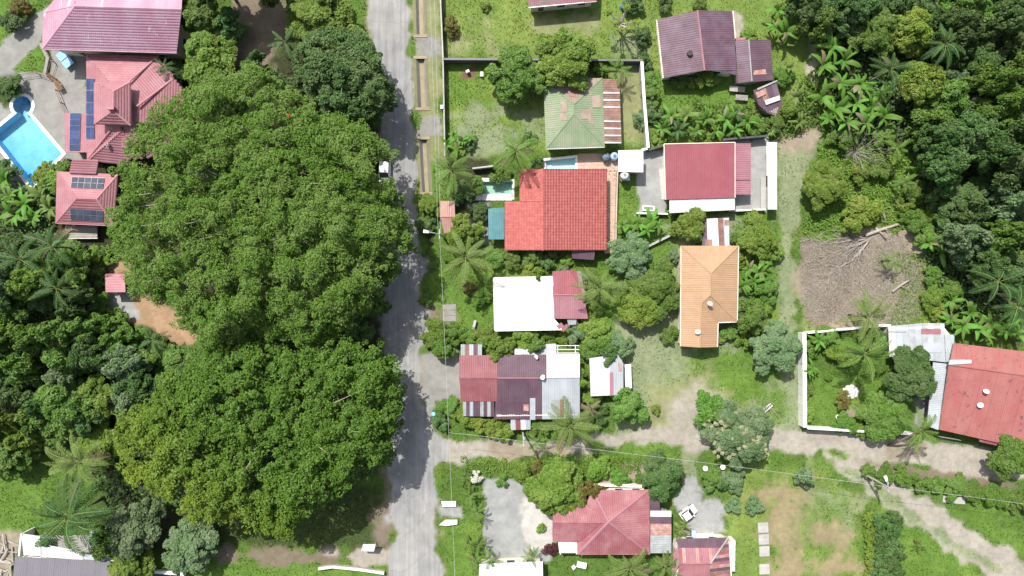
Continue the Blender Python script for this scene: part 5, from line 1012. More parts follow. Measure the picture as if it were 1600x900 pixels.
def vehicle(name, label, px, py, rot, L, W, Hh, cat, pz=1.2):
    x, y = P2(px, py, pz); t = thing(name, label, cat, (x, y, 0), rz=rot)
    def loft(secs, mat, nm, par=t):   # secs: (x, halfwidth, z0, z1) rings
        m = MB()
        for sx, hw, z0, z1 in secs: m.v += [(sx, -hw, z0), (sx, hw, z0), (sx, hw, z0 + (z1 - z0) * .75), (sx, hw * .9, z1), (sx, -hw * .9, z1), (sx, -hw, z0 + (z1 - z0) * .75)]
        for k in range(len(secs) - 1): m.f += [(k*6 + i, k*6 + (i+1) % 6, k*6 + 6 + (i+1) % 6, k*6 + 6 + i) for i in range(6)]
        m.f += [tuple(range(6))[::-1], tuple(len(m.v) - 6 + i for i in range(6))]
        me = m.mesh(nm, M[mat]); return add(nm, me, par)
    l, w, hb = L / 2, W / 2, Hh * .56
    b = loft([(-l, w * .86, .38, hb * .92), (-l * .92, w * .97, .25, hb), (-l * .3, w, .22, hb), (l * .35, w, .22, hb), (l * .8, w * .97, .24, hb * .90), (l * .96, w * .88, .3, hb * .78), (l, w * .74, .36, hb * .62)], 'car_white', 'body')
    loft([(-l * .90, w * .86, hb - .02, hb), (-l * .74, w * .80, hb - .02, Hh - .06), (l * .08, w * .80, hb - .02, Hh - .05), (l * .44, w * .86, hb - .02, hb)], 'glass_dark', 'cabin_glass', b)
    loft([(-l * .74, w * .77, Hh - .085, Hh - .02), (-l * .3, w * .80, Hh - .075, Hh), (l * .08, w * .77, Hh - .085, Hh - .02)], 'car_white', 'cabin_roof', b)
    for sx in (-1, 1):
        MB_ = MB().tube([(l * .08, sx * w * .78, Hh - .07), (l * .44, sx * w * .87, hb)], .045, 4); add('pillar', MB_.mesh('pillar', M['car_white']), b)
        MB_ = MB().tube([(-l * .74, sx * w * .78, Hh - .07), (-l * .9, sx * w * .87, hb)], .06, 4); add('pillar', MB_.mesh('pillar', M['car_white']), b)
        m = MB().box(l * .95, sx * w * .62, .14, w * .34, hb * .55, hb * .72); add('headlight', m.mesh('headlight', M['lamp_glass']), t)
        m = MB().box(-l * .985, sx * w * .66, .08, w * .25, hb * .6, hb * .85); add('tail_light', m.mesh('tail_light', M['red_plastic']), t)
        m = MB().box(l * .36, sx * (w + .09), .14, .18, hb * .98, hb * 1.15); add('wing_mirror', m.mesh('wing_mirror', M['car_white']), t)
        for wx in (-.62, .62):
            m = MB().tube([(l * wx, sx * (w - .2), .31), (l * wx, sx * (w + .01), .31)], .31, 16); wh = add('wheel', m.mesh('wheel', M['rubber']), t)
            m = MB().tube([(l * wx, sx * w, .31), (l * wx, sx * (w + .025), .31)], .19, 12); add('rim', m.mesh('rim', M['aluminium']), wh)
    return t
vehicle('parked_car', 'white car parked half hidden under the big olive crown at the road edge', 600, 268, R(-92), 4.2, 1.75, 1.5, 'car')
vehicle('small_car', 'small white car parked askew on the gravel beside the streaked red roof', 1077, 803, R(35), 2.7, 1.45, 1.5, 'car')
def table(name, label, px, py, sx, sy, h, rot, mat, leg='wood_grey', planks=1, group=None):
    x, y = P2(px, py, h); t = thing(name, label, 'table', (x, y, 0), group, rot)
    for i in range(planks): m = MB().box(0, -sy / 2 + sy * (i + .5) / planks, sx, sy / planks - (0.025 if planks > 1 else 0), h - .05, h + random.uniform(0, .012)); add('table_top' if planks == 1 else 'plank', m.mesh('top', M[mat]), t)
    for a in (-1, 1):
        for b in (-1, 1): add('leg', MB().box(a * (sx / 2 - .12), b * (sy / 2 - .12), .08, .08, 0, h - .05).mesh('leg', M[leg]), t)
    return t
t = table('game_table', 'blue table tennis table on the concrete patio under the villa hall eave', 101, 92, 2.7, 1.5, .76, R(-52), 'blue_paint', 'metal_grey'); add('centre_net', MB().box(0, 0, .02, 1.5, .765, .9).mesh('net', M['white_plastic']), t)
table('work_table', 'grey plank table on the grass below the maroon annex, the upper one', 1152, 139, 2.4, .85, .75, R(-5), 'wood_grey', planks=4); table('work_table', 'grey plank table on the grass below the maroon annex, the lower one', 1159, 152.5, 1.9, .85, .75, R(-4), 'wood_grey', planks=4)
table('garden_table', 'white garden table on the lawn below the brick red roof', 909, 883, 1.5, .9, .72, R(-12), 'white_plastic', 'white_plastic'); 
def chair(label, px, py, rot, mat='white_plastic', group=None):
    t = thing('garden_chair', label, 'chair', (*P2(px, py), 0), group, rot)
    for nm, a in (('seat', (0, 0, .5, .5, .42, .46)), ('backrest', (-.23, 0, .05, .5, .47, .9))): add(nm, MB().box(*a).mesh(nm, M[mat]), t)
    for a in (-.2, .2):
        for b in (-.2, .2): add('leg', MB().box(a, b, .05, .05, 0, .42).mesh('leg', M[mat]), t)
        add('armrest', MB().box(.0, a * 1.2, .42, .05, .62, .66).mesh('armrest', M[mat]), t)
chair('white plastic chair left of the white garden table', 896, 884, R(40)); chair('white plastic chair on the bare red soil patch in the green roofed yard', 731, 113, R(110))
t = thing('white_crate', 'small white crate on the grass right of the plastic chair', 'crate', (*P2(753, 117), 0)); x, y = P2(753, 117); [MB().box(x + a, y + b, sx, sy, 0.05, .45).build('side', M['white_plastic'], t) for a, b, sx, sy in ((-.24, 0, .04, .7), (.24, 0, .04, .7), (0, -.35, .44, .04), (0, .35, .44, .04))]; MB().box(x, y, .52, .74, 0, .05).build('base', M['white_plastic'], t); MB().box(x, y, .5, .72, .45, .5).build('lid', M['white_plastic'], t)
t = thing('bath_tub', 'cream bath tub lying by the banana clump in the west gravel yard', 'tub', (*P2(1012, 326), 0), rz=R(-4)); m = MB()
m.prism([(-.85, -.35), (.85, -.35), (.95, 0), (.85, .35), (-.85, .35)], 0, .5); add('shell', m.mesh('shell', M['concrete_pale']), t); add('rim', MB().prism([(-.9, -.4), (.9, -.4), (1.0, 0), (.9, .4), (-.9, .4)], .5, .55).mesh('rim', M['white_plastic']), t); add('hollow', MB().prism([(-.75, -.25), (.75, -.25), (.82, 0), (.75, .25), (-.75, .25)], .552, .556).mesh('hollow', M['concrete']), t)
def slabs(label, pts, sx, sy, rot=0, group='concrete slabs laid on the grass'):
    for lb, (px, py) in zip(label, pts):
        t = thing('concrete_slab', lb, 'slab', (*P2(px, py), 0), group, rot); n = 3 if sy > 1.3 else 1
        for i in range(n): add('slab_strip', MB().box(0, -sy / 2 + sy * (i + .5) / n, sx, sy / n - .015, 0, .14 + random.uniform(0, .01)).mesh('slab', M['concrete_pale']), t)
slabs(['pale concrete slab, topmost of the column in the orange plot', 'pale concrete slab, second from the top of the column in the orange plot', 'pale concrete slab, third from the top of the column in the orange plot', 'pale concrete slab, lowest of the column in the orange plot'], [(1192, 824), (1193, 842.5), (1194, 861), (1194, 889)], 1.6, 1.6, R(2))
slabs(['square pale slab on the lawn, left of the pair by the hedge row', 'square pale slab on the lawn, right of the pair by the hedge row'], [(1481, 779.5), (1499, 781.5)], 1.65, 1.1, R(-4))
t = thing('concrete_pad', 'dull grey concrete pad in the grass by the road in the middle lot', 'pad', (*P2(702, 488), 0)); [MB().prism([P2(692, 476 + i * 9), P2(712, 475 + i * 9), P2(713, 483.5 + i * 9), P2(692, 484.5 + i * 9)], 0, .06 + .008 * i).build('pad_section', M['concrete'], t) for i in range(3)]
t = thing('garden_bench', 'white slatted bench on the lawn near the pale boulder in the walled garden', 'bench', (*P2(1340, 651), 0), rz=R(95)); [add('seat_slat', MB().box(0, -.18 + i * .12, 1.9, .1, .40, .45).mesh('slat', M['white_paint']), t) for i in range(4)]; [add('leg', MB().box(a, b, .08, .08, 0, .4).mesh('leg', M['white_paint']), t) for a in (-.8, .8) for b in (-.15, .15)]
def boulder(name, label, px, py, r, hgt, mat, seed, cat='boulder', group=None):
    rr = random.Random(seed); m = MB(); x, y = P2(px, py); n = 10; t = thing(name, label, cat, (x, y, 0), group)
    lv = [(1, 0), (1.05, .3), (.85, .7), (.45, .97), (.0, 1.0)]; j = [[rr.uniform(.78, 1.2) for _ in range(n)] for _ in lv]
    for k, (q, z) in enumerate(lv[:-1]): m.v += [(x + r * q * j[k][i] * math.cos(2*math.pi*i/n), y + r * q * j[k][i] * math.sin(2*math.pi*i/n), hgt * z * rr.uniform(.85, 1.1)) for i in range(n)]
    for k in range(len(lv) - 2): m.f += [(k*n + i, k*n + (i+1) % n, (k+1)*n + (i+1) % n, (k+1)*n + i) for i in range(n)]
    m.v.append((x, y, hgt)); m.f += [(3*n + i, 3*n + (i+1) % n, len(m.v) - 1) for i in range(n)]; m.build('rock', M[mat], t); return t
t = boulder('rock_heap', 'heap of pale white rocks on the walled garden lawn', 1328, 611, .8, .8, 'rock_white', 3, 'rocks')
for i in range(9): a = i * .7; x, y = P2(1328 + 9.5 * math.cos(a), 612 + 8 * math.sin(a)); MB().tube([(x, y, 0), (x + .1, y, .22), (x, y + .05, .4)], [.34, .36, .12], 7).build('rock', M['rock_white'], t)
t = thing('stone_basin', 'small white round basin on the grass at the foot of the walled garden', 'basin', (*P2(1308, 651), 0)); x, y = P2(1308, 651); MB().cyl(x, y, 0, .4, .28, .4, 14).build('bowl', M['white_paint'], t); MB().cyl(x, y, .402, .41, .27, .27, 14).build('water', M['tank_navy'], t)
for lb, px, py in (('white capped well ring in the grass south of the lane, left one', 1101, 731), ('white capped well ring in the grass south of the lane, right one', 1128, 729)):
    t = thing('well_ring', lb, 'well', (*P2(px, py), 0), 'well rings south of the lane'); x, y = P2(px, py); MB().cyl(x, y, 0, .5, .38, .38, 16).build('ring', M['concrete_pale'], t); MB().cyl(x, y, .5, .56, .42, .36, 16).build('lid', M['white_paint'], t)
t = thing('blue_barrel', 'blue plastic barrel beside the lopped tree at the top', 'barrel', (*P2(974, 8), 0)); x, y = P2(974, 8, .9); MB().cyl(x, y, 0, .9, .4, .4, 16).build('body', M['barrel_blue'], t); [MB().cyl(x, y, z, z + .05, .425, .425, 16, True).build('hoop', M['barrel_blue'], t) for z in (.28, .58)]; MB().cyl(x, y, .9, .94, .34, .34, 16).build('lid', M['barrel_blue'], t)
t = thing('blue_bin', 'small blue bin at the road corner by the yellow green bushes', 'bin', (*P2(677.5, 647), 0)); x, y = P2(677.5, 647, .8); MB().cyl(x, y, 0, .85, .24, .32, 12).build('body', M['barrel_blue'], t); MB().cyl(x, y, .85, .93, .34, .26, 12).build('lid', M['blue_paint'], t)
t = thing('red_ball', 'small red ball caught in the top of the big olive crown', 'ball', P(450, 181, 14.6)); m = MB(); prof = [(0.02, -.3), (.2, -.22), (.3, 0), (.2, .22), (.02, .3)]; x, y, z = P(450, 181, 14.6)
for a, b in zip(prof[:-1], prof[1:]): m.cyl(x, y, z + a[1], z + b[1], a[0], b[0], 14, False)
m.build('ball', M['red_plastic'], t, True); MB().cyl(x, y, z + .28, z + .36, .04, .03, 8).build('valve', M['red_plastic'], t)
t = thing('meter_box', 'white meter box on the boundary wall beside the driveway', 'box', (*P2(690.5, 167), 0)); x, y = P2(690.5, 167, 1.9); MB().box(x, y, .4, .5, 0, 1.75).build('pedestal', M['concrete_pale'], t); MB().box(x, y, .46, .56, 1.75, 2.0).build('cover', M['white_paint'], t)
t = thing('garden_stone', 'pale leaning stone seat on the lawn in front of the white flat roof', 'seat', (*P2(740, 508), 0)); x, y = P2(740, 508); MB().prism([P2(737, 517, .5), P2(741, 517.5, .5), P2(744, 502, .5), P2(740.5, 501, .5)], 0, .5).build('base', M['concrete'], t); MB().prism([P2(738, 511, .7), P2(742, 512, .7), P2(744.5, 501, .7), P2(741, 500, .7)], .5, .7).build('slab', M['concrete_pale'], t)
t = thing('patio_bench', 'brown wooden bench on the pool patio by the railing', 'bench', (*P2(84, 123), 0), rz=R(-35)); [add('seat_slat', MB().box(0, -.2 + i * .13, 1.7, .11, .42, .47).mesh('slat', M['wood_brown']), t) for i in range(4)]; add('backrest', MB().box(0, .3, 1.7, .06, .5, .95).mesh('back', M['wood_brown']), t); [add('leg', MB().box(a, b, .09, .09, 0, .42).mesh('leg', M['wood_brown']), t) for a in (-.7, .7) for b in (-.18, .2)]
table('patio_table', 'brown wooden table below the bench on the pool patio', 91, 134, 1.5, .8, .74, R(-60), 'wood_brown', 'wood_brown', 4)
t = thing('plank_pile', 'pile of weathered planks in the far bottom left corner', 'planks', (*P2(12, 868), 0))
for i in range(26):
    px, py = random.uniform(-6, 22), random.uniform(838, 905); a = R(random.choice([random.uniform(60, 100), random.uniform(-25, 25)])); x, y = P2(px, py); z = random.uniform(.02, .5); MB().box(x, y, random.uniform(1.2, 3.2), random.uniform(.15, .35), z, z + .05, a).build('plank', M['wood_grey'], t)
t = thing('scrap_heap', 'heap of grey scrap beside the white kerb blocks at bottom left', 'scrap', (*P2(228, 893), 0))
for i in range(12): x, y = P2(228 + random.uniform(-9, 9), 893 + random.uniform(-8, 8)); z = random.uniform(.05, .5); MB().box(x, y, random.uniform(.3, 1.1), random.uniform(.15, .5), z, z + .1, random.uniform(0, 3)).build('scrap_piece', M['zinc_old'], t)
wall_run('block_kerb', 'low white block wall at the bottom left beside the grey scrap', [(241, 894), (276, 896)], .7, .4, 'white_paint', panels=.9); wall_run('block_kerb', 'short white pier at the bottom left beside the track lawn', [(283, 892), (285, 902)], .9, .4, 'white_paint')
t = thing('garden_gate', 'pale metal gate frame by the bright red roof along the lane', 'gate', (*P2(1487, 684), 0)); a, b = P(1470, 683, 1.6), P(1501, 688, 1.6)
for z in (.3, 1.0, 1.6): MB().tube([(a[0], a[1], z), (b[0], b[1], z)], .035, 5).build('rail', M['aluminium'], t)
for i in range(8): q = lerp(a, b, i / 7); MB().tube([(q[0], q[1], 0), (q[0], q[1], 1.65)], .03, 5).build('bar', M['aluminium'], t)
t = thing('grid_trellis', 'white leaning ladder on the grass by the brown patch near the lawn lane', 'ladder', (*P2(1199, 640), 0)); a, b = P(1190, 646, .3), P(1206, 632, .6)
for s in (-.25, .25): MB().tube([(a[0] + s * .7, a[1] + s * .7 * -1, .2), (b[0] + s * .7, b[1] - s * .7, .55)], .05, 5).build('stile', M['white_paint'], t)
for i in range(7): q = lerp(a, b, (i + .5) / 7); z = .2 + .35 * (i + .5) / 7; MB().tube([(q[0] - .17, q[1] + .17, z), (q[0] + .17, q[1] - .17, z)], .035, 5).build('rung', M['white_paint'], t)

# ---------------------------------------------------------------- vegetation
def leaves(centres, radii, n_per, ln, wd, seed, flat=1.0, low=-0.1, dirw=0.55):
    """many small leaf faces spread through the volume of leaf clumps -> vertex and face arrays"""
    rg = np.random.default_rng(seed); cs = np.repeat(np.array(centres, float), n_per, 0); rs = np.repeat(np.array(radii, float), n_per)
    n = len(cs); d = rg.normal(size=(n, 3)); d /= np.linalg.norm(d, axis=1)[:, None]
    flip = d[:, 2] < low; d[flip, 2] *= -1
    an = np.repeat(rg.uniform(.65, 1.5, (len(centres), 3)) * np.array([1, 1, .75]), n_per, 0)   # no two clumps alike
    p = cs + an * d * (rs * (0.62 + 0.42 * rg.random(n) ** 0.7))[:, None]
    nr = d * dirw + rg.normal(size=(n, 3)) * 0.45 + np.array([0, 0, flat]); nr /= np.linalg.norm(nr, axis=1)[:, None]
    t = np.cross(nr, rg.normal(size=(n, 3))); t /= np.linalg.norm(t, axis=1)[:, None] + 1e-9; b = np.cross(nr, t)
    L = (ln * rg.uniform(0.65, 1.35, n))[:, None]; W = (wd * rg.uniform(0.7, 1.3, n))[:, None]
    V = np.empty((n, 4, 3)); V[:, 0] = p - t * L / 2; V[:, 1] = p + b * W / 2 + nr * W * 0.15; V[:, 2] = p + t * L / 2 - nr * L * 0.12; V[:, 3] = p - b * W / 2 + nr * W * 0.15
    return V.reshape(-1, 3), np.arange(4 * n).reshape(n, 4)
def dome(Rr, hc, nclump, cr, seed, zb=0.0):
    """crown of several boughs, each a small uneven dome of leaf clumps"""
    rg = random.Random(seed); C, Rd = [], []; nb = max(4, nclump // 7); per = max(2, nclump // nb)
    for i in range(nb):
        q = math.sqrt((i + 0.4) / nb); a = i * 2.39996 + rg.uniform(-.35, .35); rr = Rr * q * rg.uniform(.72, 1.0) * (1 + .14 * math.sin(3 * a + seed)); br = Rr * 1.15 / math.sqrt(nb) * rg.uniform(.75, 1.2)
        bz = hc * math.sqrt(max(.05, 1 - (.92 * q) ** 2)) * rg.uniform(.52, 1.1)
        for k in range(per):
            s = math.sqrt((k + .3) / per); w = k * 2.39996 + i; C.append((rr * math.cos(a) + br * s * math.cos(w), rr * math.sin(a) + br * s * math.sin(w), zb + max(.12 * hc, bz - br * 1.0 * s * s + rg.uniform(-.35, .35) * cr))); Rd.append(cr * rg.uniform(.65, 1.1))
    return C, Rd
def limbs(m, base, top, targets, r0, seed, n=6):
    rg = random.Random(seed)
    m.tube([base, (base[0] + rg.uniform(-.2, .2), base[1] + rg.uniform(-.2, .2), (base[2] + top[2]) / 2), top], [r0 * 1.25, r0, r0 * .8], 8)
    for t in targets:
        mid = tuple(top[i] + (t[i] - top[i]) * .5 + (rg.uniform(-.3, .3) if i < 2 else 0.1 * (t[2] - top[2])) for i in range(3)); m.tube([top, mid, t], [r0 * .55, r0 * .32, r0 * .08], 5)
SPEC = {  # species: leaf material, leaf length, leaf width, leaves per clump factor, crown flatness
 'dark': ('leaf_dark', .40, .20), 'mid': ('leaf_mid', .42, .22), 'bright': ('leaf_bright', .40, .24), 'yellow': ('leaf_yellow', .36, .20), 'grey': ('leaf_grey', .38, .24),
 'croton': ('leaf_croton', .40, .14), 'crimson': ('leaf_crimson', .34, .14), 'broad': ('leaf_bright', .62, .36), 'white': ('flower_white', .26, .16)}
SIZES = {'S': (1.0, 1.1, 16, .33, 80, .35), 'M': (2.2, 2.3, 42, .50, 120, .9), 'L': (3.8, 3.6, 91, .68, 150, 2.2), 'XL': (5.5, 4.8, 140, .85, 190, 3.2)}   # radius, crown height, clumps, clump radius, leaves per clump, trunk height
_proto = {}
def proto(sp, sz, var):
    k = (sp, sz, var)
    if k in _proto: return _proto[k]
    mt, ln, wd = SPEC[sp]; Rr, hc, nc, cr, nl, th = SIZES[sz]; seed = (hash_(sp) * 7 + ord(sz[0]) * 3 + var * 11) % 997
    f = 0.62 if sz == 'S' else (0.85 if sz == 'M' else 1.0)
    C, Rd = dome(Rr * .86, hc, nc, cr, seed, th); Vv, Ff = leaves(C, Rd, nl, ln * f, wd * f, seed)
    cm = npmesh('crown', Vv, Ff, M[mt]); m = MB(); rg = random.Random(seed)
    limbs(m, (0, 0, 0), (0, 0, th + hc * .12), [C[i] for i in rg.sample(range(len(C)), min(len(C), 9))], max(.05, Rr * .055), seed)
    _proto[k] = (cm, m.mesh('trunk', M['bark'], True), Rr, th + hc); return _proto[k]
def hash_(s): return sum((i + 1) * ord(c) for i, c in enumerate(s))
def tree(name, label, cat, px, py, r, sp, h=None, group=None, sz=None, var=None):
    """r: crown radius in plan units (0.1 m)"""
    rm = r * S; sz = sz or ('S' if rm < 1.5 else 'M' if rm < 3.0 else 'L' if rm < 4.7 else 'XL'); var = random.randrange(3) if var is None else var
    cm, tm, Rr, H0 = proto(sp, sz, var); h = h or H0 * rm / Rr; k = 1.1 * rm / Rr * (CAM_H - h * .8) / CAM_H
    t = thing(name, label, cat, (*P2(px, py, h * .75), 0), group, random.uniform(0, 6.28)); sc = (k * random.uniform(.93, 1.07), k * random.uniform(.93, 1.07), h / H0)
    small = cat in ('shrub', 'plant', 'hedge'); add('stem' if small else 'trunk', tm, t, sc=sc); add('foliage' if small else 'crown', cm, t, sc=sc); return t
def grand_tree(name, label, outline, z0, z1, mat, ln, wd, spacing, cr, nl, seed, trunk_px, edge=70, r0=.9, nlimb=46, drop=1.0, bough=42, keepout=(), hole=.33):
    """one great crown whose clumps fill an outline (plan units seen at crown height)"""
    rg = random.Random(seed); xs = [p[0] for p in outline]; ys = [p[1] for p in outline]; pts = []
    nx, ny = int((max(xs) - min(xs)) / spacing) + 2, int((max(ys) - min(ys)) / (spacing * .87)) + 2
    for iy in range(ny):
        for ix in range(nx): pts.append((min(xs) + (ix + .5 * (iy % 2) + rg.uniform(-.45, .45)) * spacing, min(ys) + (iy * .87 + rg.uniform(-.45, .45)) * spacing))
    pts = np.array(pts); d = -sdist(pts[:, 0], pts[:, 1], outline); keep = (d + (fbm(pts[:, 0], pts[:, 1], 30, seed + 3) - .5) * 34 > 3) & (fbm(pts[:, 0], pts[:, 1], 24, seed + 9) > hole)
    for kx, ky, kr in keepout: keep &= (pts[:, 0] - kx) ** 2 + (pts[:, 1] - ky) ** 2 > kr * kr
    pts, d = pts[keep], d[keep]; bp = []
    for _ in range(6000):
        x, y = rg.uniform(min(xs), max(xs)), rg.uniform(min(ys), max(ys))
        rb_ = bough * rg.choice([.5, .75, 1.0, 1.5, 2.0])
        if all((x - p) ** 2 + (y - q) ** 2 > (.5 * rb_ + .5 * r_) ** 2 for p, q, _z, r_ in bp): bp.append((x, y, rg.uniform(-1.5, 1.1), rb_))
    bp = np.array(bp)
    bx, by = P2(*trunk_px, (z0 + z1) / 2); t = thing(name, label, 'tree', (bx, by, 0)); C, Rd = [], []
    for (x, y), dd in zip(pts, d):
        e = max(0.02, min(1.0, dd / edge)); z = z0 + (z1 - z0) * math.sqrt(1 - (1 - e) ** 2) * rg.uniform(.93, 1.03); bd = np.hypot(bp[:, 0] - x, bp[:, 1] - y) / bp[:, 3]; ib = int(bd.argmin()); z += drop * (bp[ib, 2] * 1.1 - 1.9 * min(1.25, bd[ib] / .62) ** 2 + .9 + 6.0 * (float(fbm(np.array([x]), np.array([y]), 34, seed)[0]) - .5))
        if rg.random() < .05: continue
        q = P(x, y, z); C.append((q[0] - bx, q[1] - by, z)); Rd.append(cr * rg.choice([.5, .7, .9, 1.0, 1.2, 1.45]))
        if rg.random() < .45: C.append((C[-1][0] + rg.uniform(-.8, .8), C[-1][1] + rg.uniform(-.8, .8), z - rg.uniform(1.5, 3.5))); Rd.append(cr * rg.uniform(.8, 1.2))
    Vv, Ff = leaves(C, Rd, nl, ln, wd, seed, .9, -.1, .22); add('crown', npmesh('crown', Vv, Ff, M[mat]), t)
    m = MB(); top = (0, 0, z0 * .55); m.tube([(0, 0, 0), (.2, -.1, z0 * .3), top], [r0 * 1.5, r0 * 1.1, r0], 10)
    sel = rg.sample(range(len(C)), min(nlimb, len(C)))
    for i in sel:
        c = C[i]; L = math.hypot(c[0], c[1]); k1 = (c[0] * .35 + rg.uniform(-1, 1), c[1] * .35 + rg.uniform(-1, 1), top[2] + (c[2] - top[2]) * .55); k2 = (c[0] * .72 + rg.uniform(-1, 1), c[1] * .72 + rg.uniform(-1, 1), top[2] + (c[2] - top[2]) * .85)
        m.tube([top, k1, k2, (c[0], c[1], c[2] + .5)], [r0 * .3, r0 * .15, r0 * .07, .025], 5)
    add('trunk', m.mesh('trunk', M['bark_pale'], True), t); return t
OLIVE = [(292, 135), (330, 105), (362, 90), (400, 103), (440, 126), (470, 140), (500, 172), (545, 185), (578, 205), (614, 242), (622, 290), (632, 330), (642, 380), (618, 418), (600, 446), (588, 478), (560, 498), (520, 530), (470, 548), (430, 535), (400, 520), (350, 545), (318, 545), (306, 524), (276, 508), (264, 480), (215, 464), (196, 445), (200, 420), (168, 400), (172, 360), (163, 330), (184, 300), (170, 270), (190, 240), (200, 212), (222, 190), (238, 165), (270, 152)]
MANGO = [(180, 700), (173, 670), (186, 645), (232, 620), (242, 592), (300, 562), (330, 540), (400, 528), (460, 548), (520, 522), (560, 542), (592, 540), (612, 570), (622, 610), (625, 650), (608, 700), (604, 722), (565, 735), (530, 765), (500, 800), (462, 815), (468, 850), (420, 842), (380, 815), (340, 820), (300, 812), (270, 800), (236, 770), (200, 755)]
ROUND = [(458, 112), (452, 82), (468, 60), (520, 43), (570, 58), (602, 90), (614, 130), (606, 170), (582, 192), (552, 184), (520, 188), (488, 166), (470, 140)]
grand_tree('rain_tree', 'huge spreading olive green tree left of the road', OLIVE, 8.5, 15.5, 'leaf_olive', .33, .14, 7.6, .66, 72, 5, (400, 310), 90, 1.0, 90, 1.0, 34, [(600, 266, 17)])
grand_tree('mango_tree', 'huge bright green leafy tree south of the olive crown', MANGO, 7.5, 14.0, 'leaf_mango', .40, .20, 7.0, .56, 50, 9, (420, 680), 80, .9, 40, .75, 30, (), .36)
grand_tree('fig_tree', 'dense dark round tree overhanging the upper road', ROUND, 5.5, 10.5, 'leaf_dark', .36, .20, 6.5, .52, 60, 12, (530, 115), 45, .5, 14, .6, 26)

# ---- palms
def frond_mesh(L, lift, droop, mat, seed, npair=23, wl=.72, bend=0.0):
    rg = random.Random(seed); m = MB(); N = 9; path = []
    for i in range(N):
        s = i / (N - 1); ang = lift - droop * s ** 1.4; path.append(((path[-1][0] + L / (N - 1) * math.cos(ang)) if path else 0.0, bend * s * s * L, (path[-1][2] + L / (N - 1) * math.sin(ang)) if path else 0.0))
    m.tube(path, [.05 * (1 - .8 * i / (N - 1)) for i in range(N)], 4)
    for k in range(npair):
        s = .16 + .84 * (k + .5) / npair; f = s * (N - 1); i = min(int(f), N - 2); q = [path[i][j] + (path[i + 1][j] - path[i][j]) * (f - i) for j in range(3)]; ll = wl * (math.sin(math.pi * min(1, .15 + s * .92)) ** .6) * L / 4.2 * rg.uniform(.85, 1.1)
        for sd_ in (-1, 1):
            sw = rg.uniform(.35, .6); tip = (q[0] + ll * sw, q[1] + sd_ * ll * .85, q[2] - ll * rg.uniform(.25, .55)); mid = (q[0] + ll * sw * .45, q[1] + sd_ * ll * .5, q[2] + ll * .02); w = .052 * L / 4.2
            m.face([(q[0] - w, q[1], q[2]), (q[0] + w, q[1], q[2]), (mid[0] + w, mid[1], mid[2])]) if sd_ > 0 else m.face([(q[0] + w, q[1], q[2]), (q[0] - w, q[1], q[2]), (mid[0] - w, mid[1], mid[2])])
            m.face([(q[0] - w * .3, q[1], q[2]), (mid[0] + w, mid[1], mid[2]), tip, (mid[0] - w, mid[1], mid[2])] if sd_ > 0 else [(q[0] - w * .3, q[1], q[2]), (mid[0] - w, mid[1], mid[2]), tip, (mid[0] + w, mid[1], mid[2])])
    me = m.mesh('frond', M[mat]); me.materials.append(M['palm_dry' if mat == 'palm_dry' else 'rachis']); me.polygons.foreach_set('material_index', [1 if i < (N - 1) * 4 + 2 else 0 for i in range(len(me.polygons))]); return me
_fr = {}
def fronds(mat):
    if mat not in _fr: _fr[mat] = [[frond_mesh(4.2, l + random.uniform(-.12, .12), dr * random.uniform(.85, 1.3), mat, i + 7 * j, bend=bn) for j, bn in enumerate((-.2, .05, .24))] for i, (l, dr) in enumerate(((1.15, 1.2), (.75, 1.4), (.35, 1.3), (-.05, 1.15)))]
    return _fr[mat]
_trunk = {}
def palm(label, px, py, r, h, mat='palm_green', n=15, lean=(0, 0), group=None, name='coconut_palm', cat='palm tree', dry=0):
    top = P(px, py, h); b = (top[0] + lean[0], top[1] + lean[1], 0); t = thing(name, label, cat, b, group, 0.0); m = MB(); q = (top[0] - b[0], top[1] - b[1], h)
    m.tube([(0, 0, 0), (q[0] * .35, q[1] * .35, h * .4), (q[0] * .7, q[1] * .7, h * .72), q], [.24 * (r / 42) ** .5, .17, .15, .17], 8); add('trunk', m.mesh('trunk', M['bark'], True), t)
    k0 = r * S * (CAM_H - h) / CAM_H / 3.75; a0 = random.uniform(0, 6.28)
    for i in range(n):
        e = i / n; f = fronds('palm_dry' if i >= n - dry else mat)[0 if e < .14 else 1 if e < .45 else 2 if e < .8 else 3]; f = random.choice(f); k = k0 * random.uniform(.72, 1.12)
        add('frond', f, t, loc=(q[0], q[1], q[2] - .1 * e), rot=(random.uniform(-.25, .25), random.uniform(-.12, .12), a0 + i * 2.39996 + random.uniform(-.38, .38)), sc=(k, k * random.uniform(.85, 1.1), k))
    if n >= 13: m = MB(); [m.cyl(q[0] + .28 * math.cos(j * 1.3), q[1] + .28 * math.sin(j * 1.3), h - .55, h - .28, .08, .12, 8) for j in range(5)]; add('coconuts', m.mesh('nuts', M['leaf_yellow'], True), t)
    return t
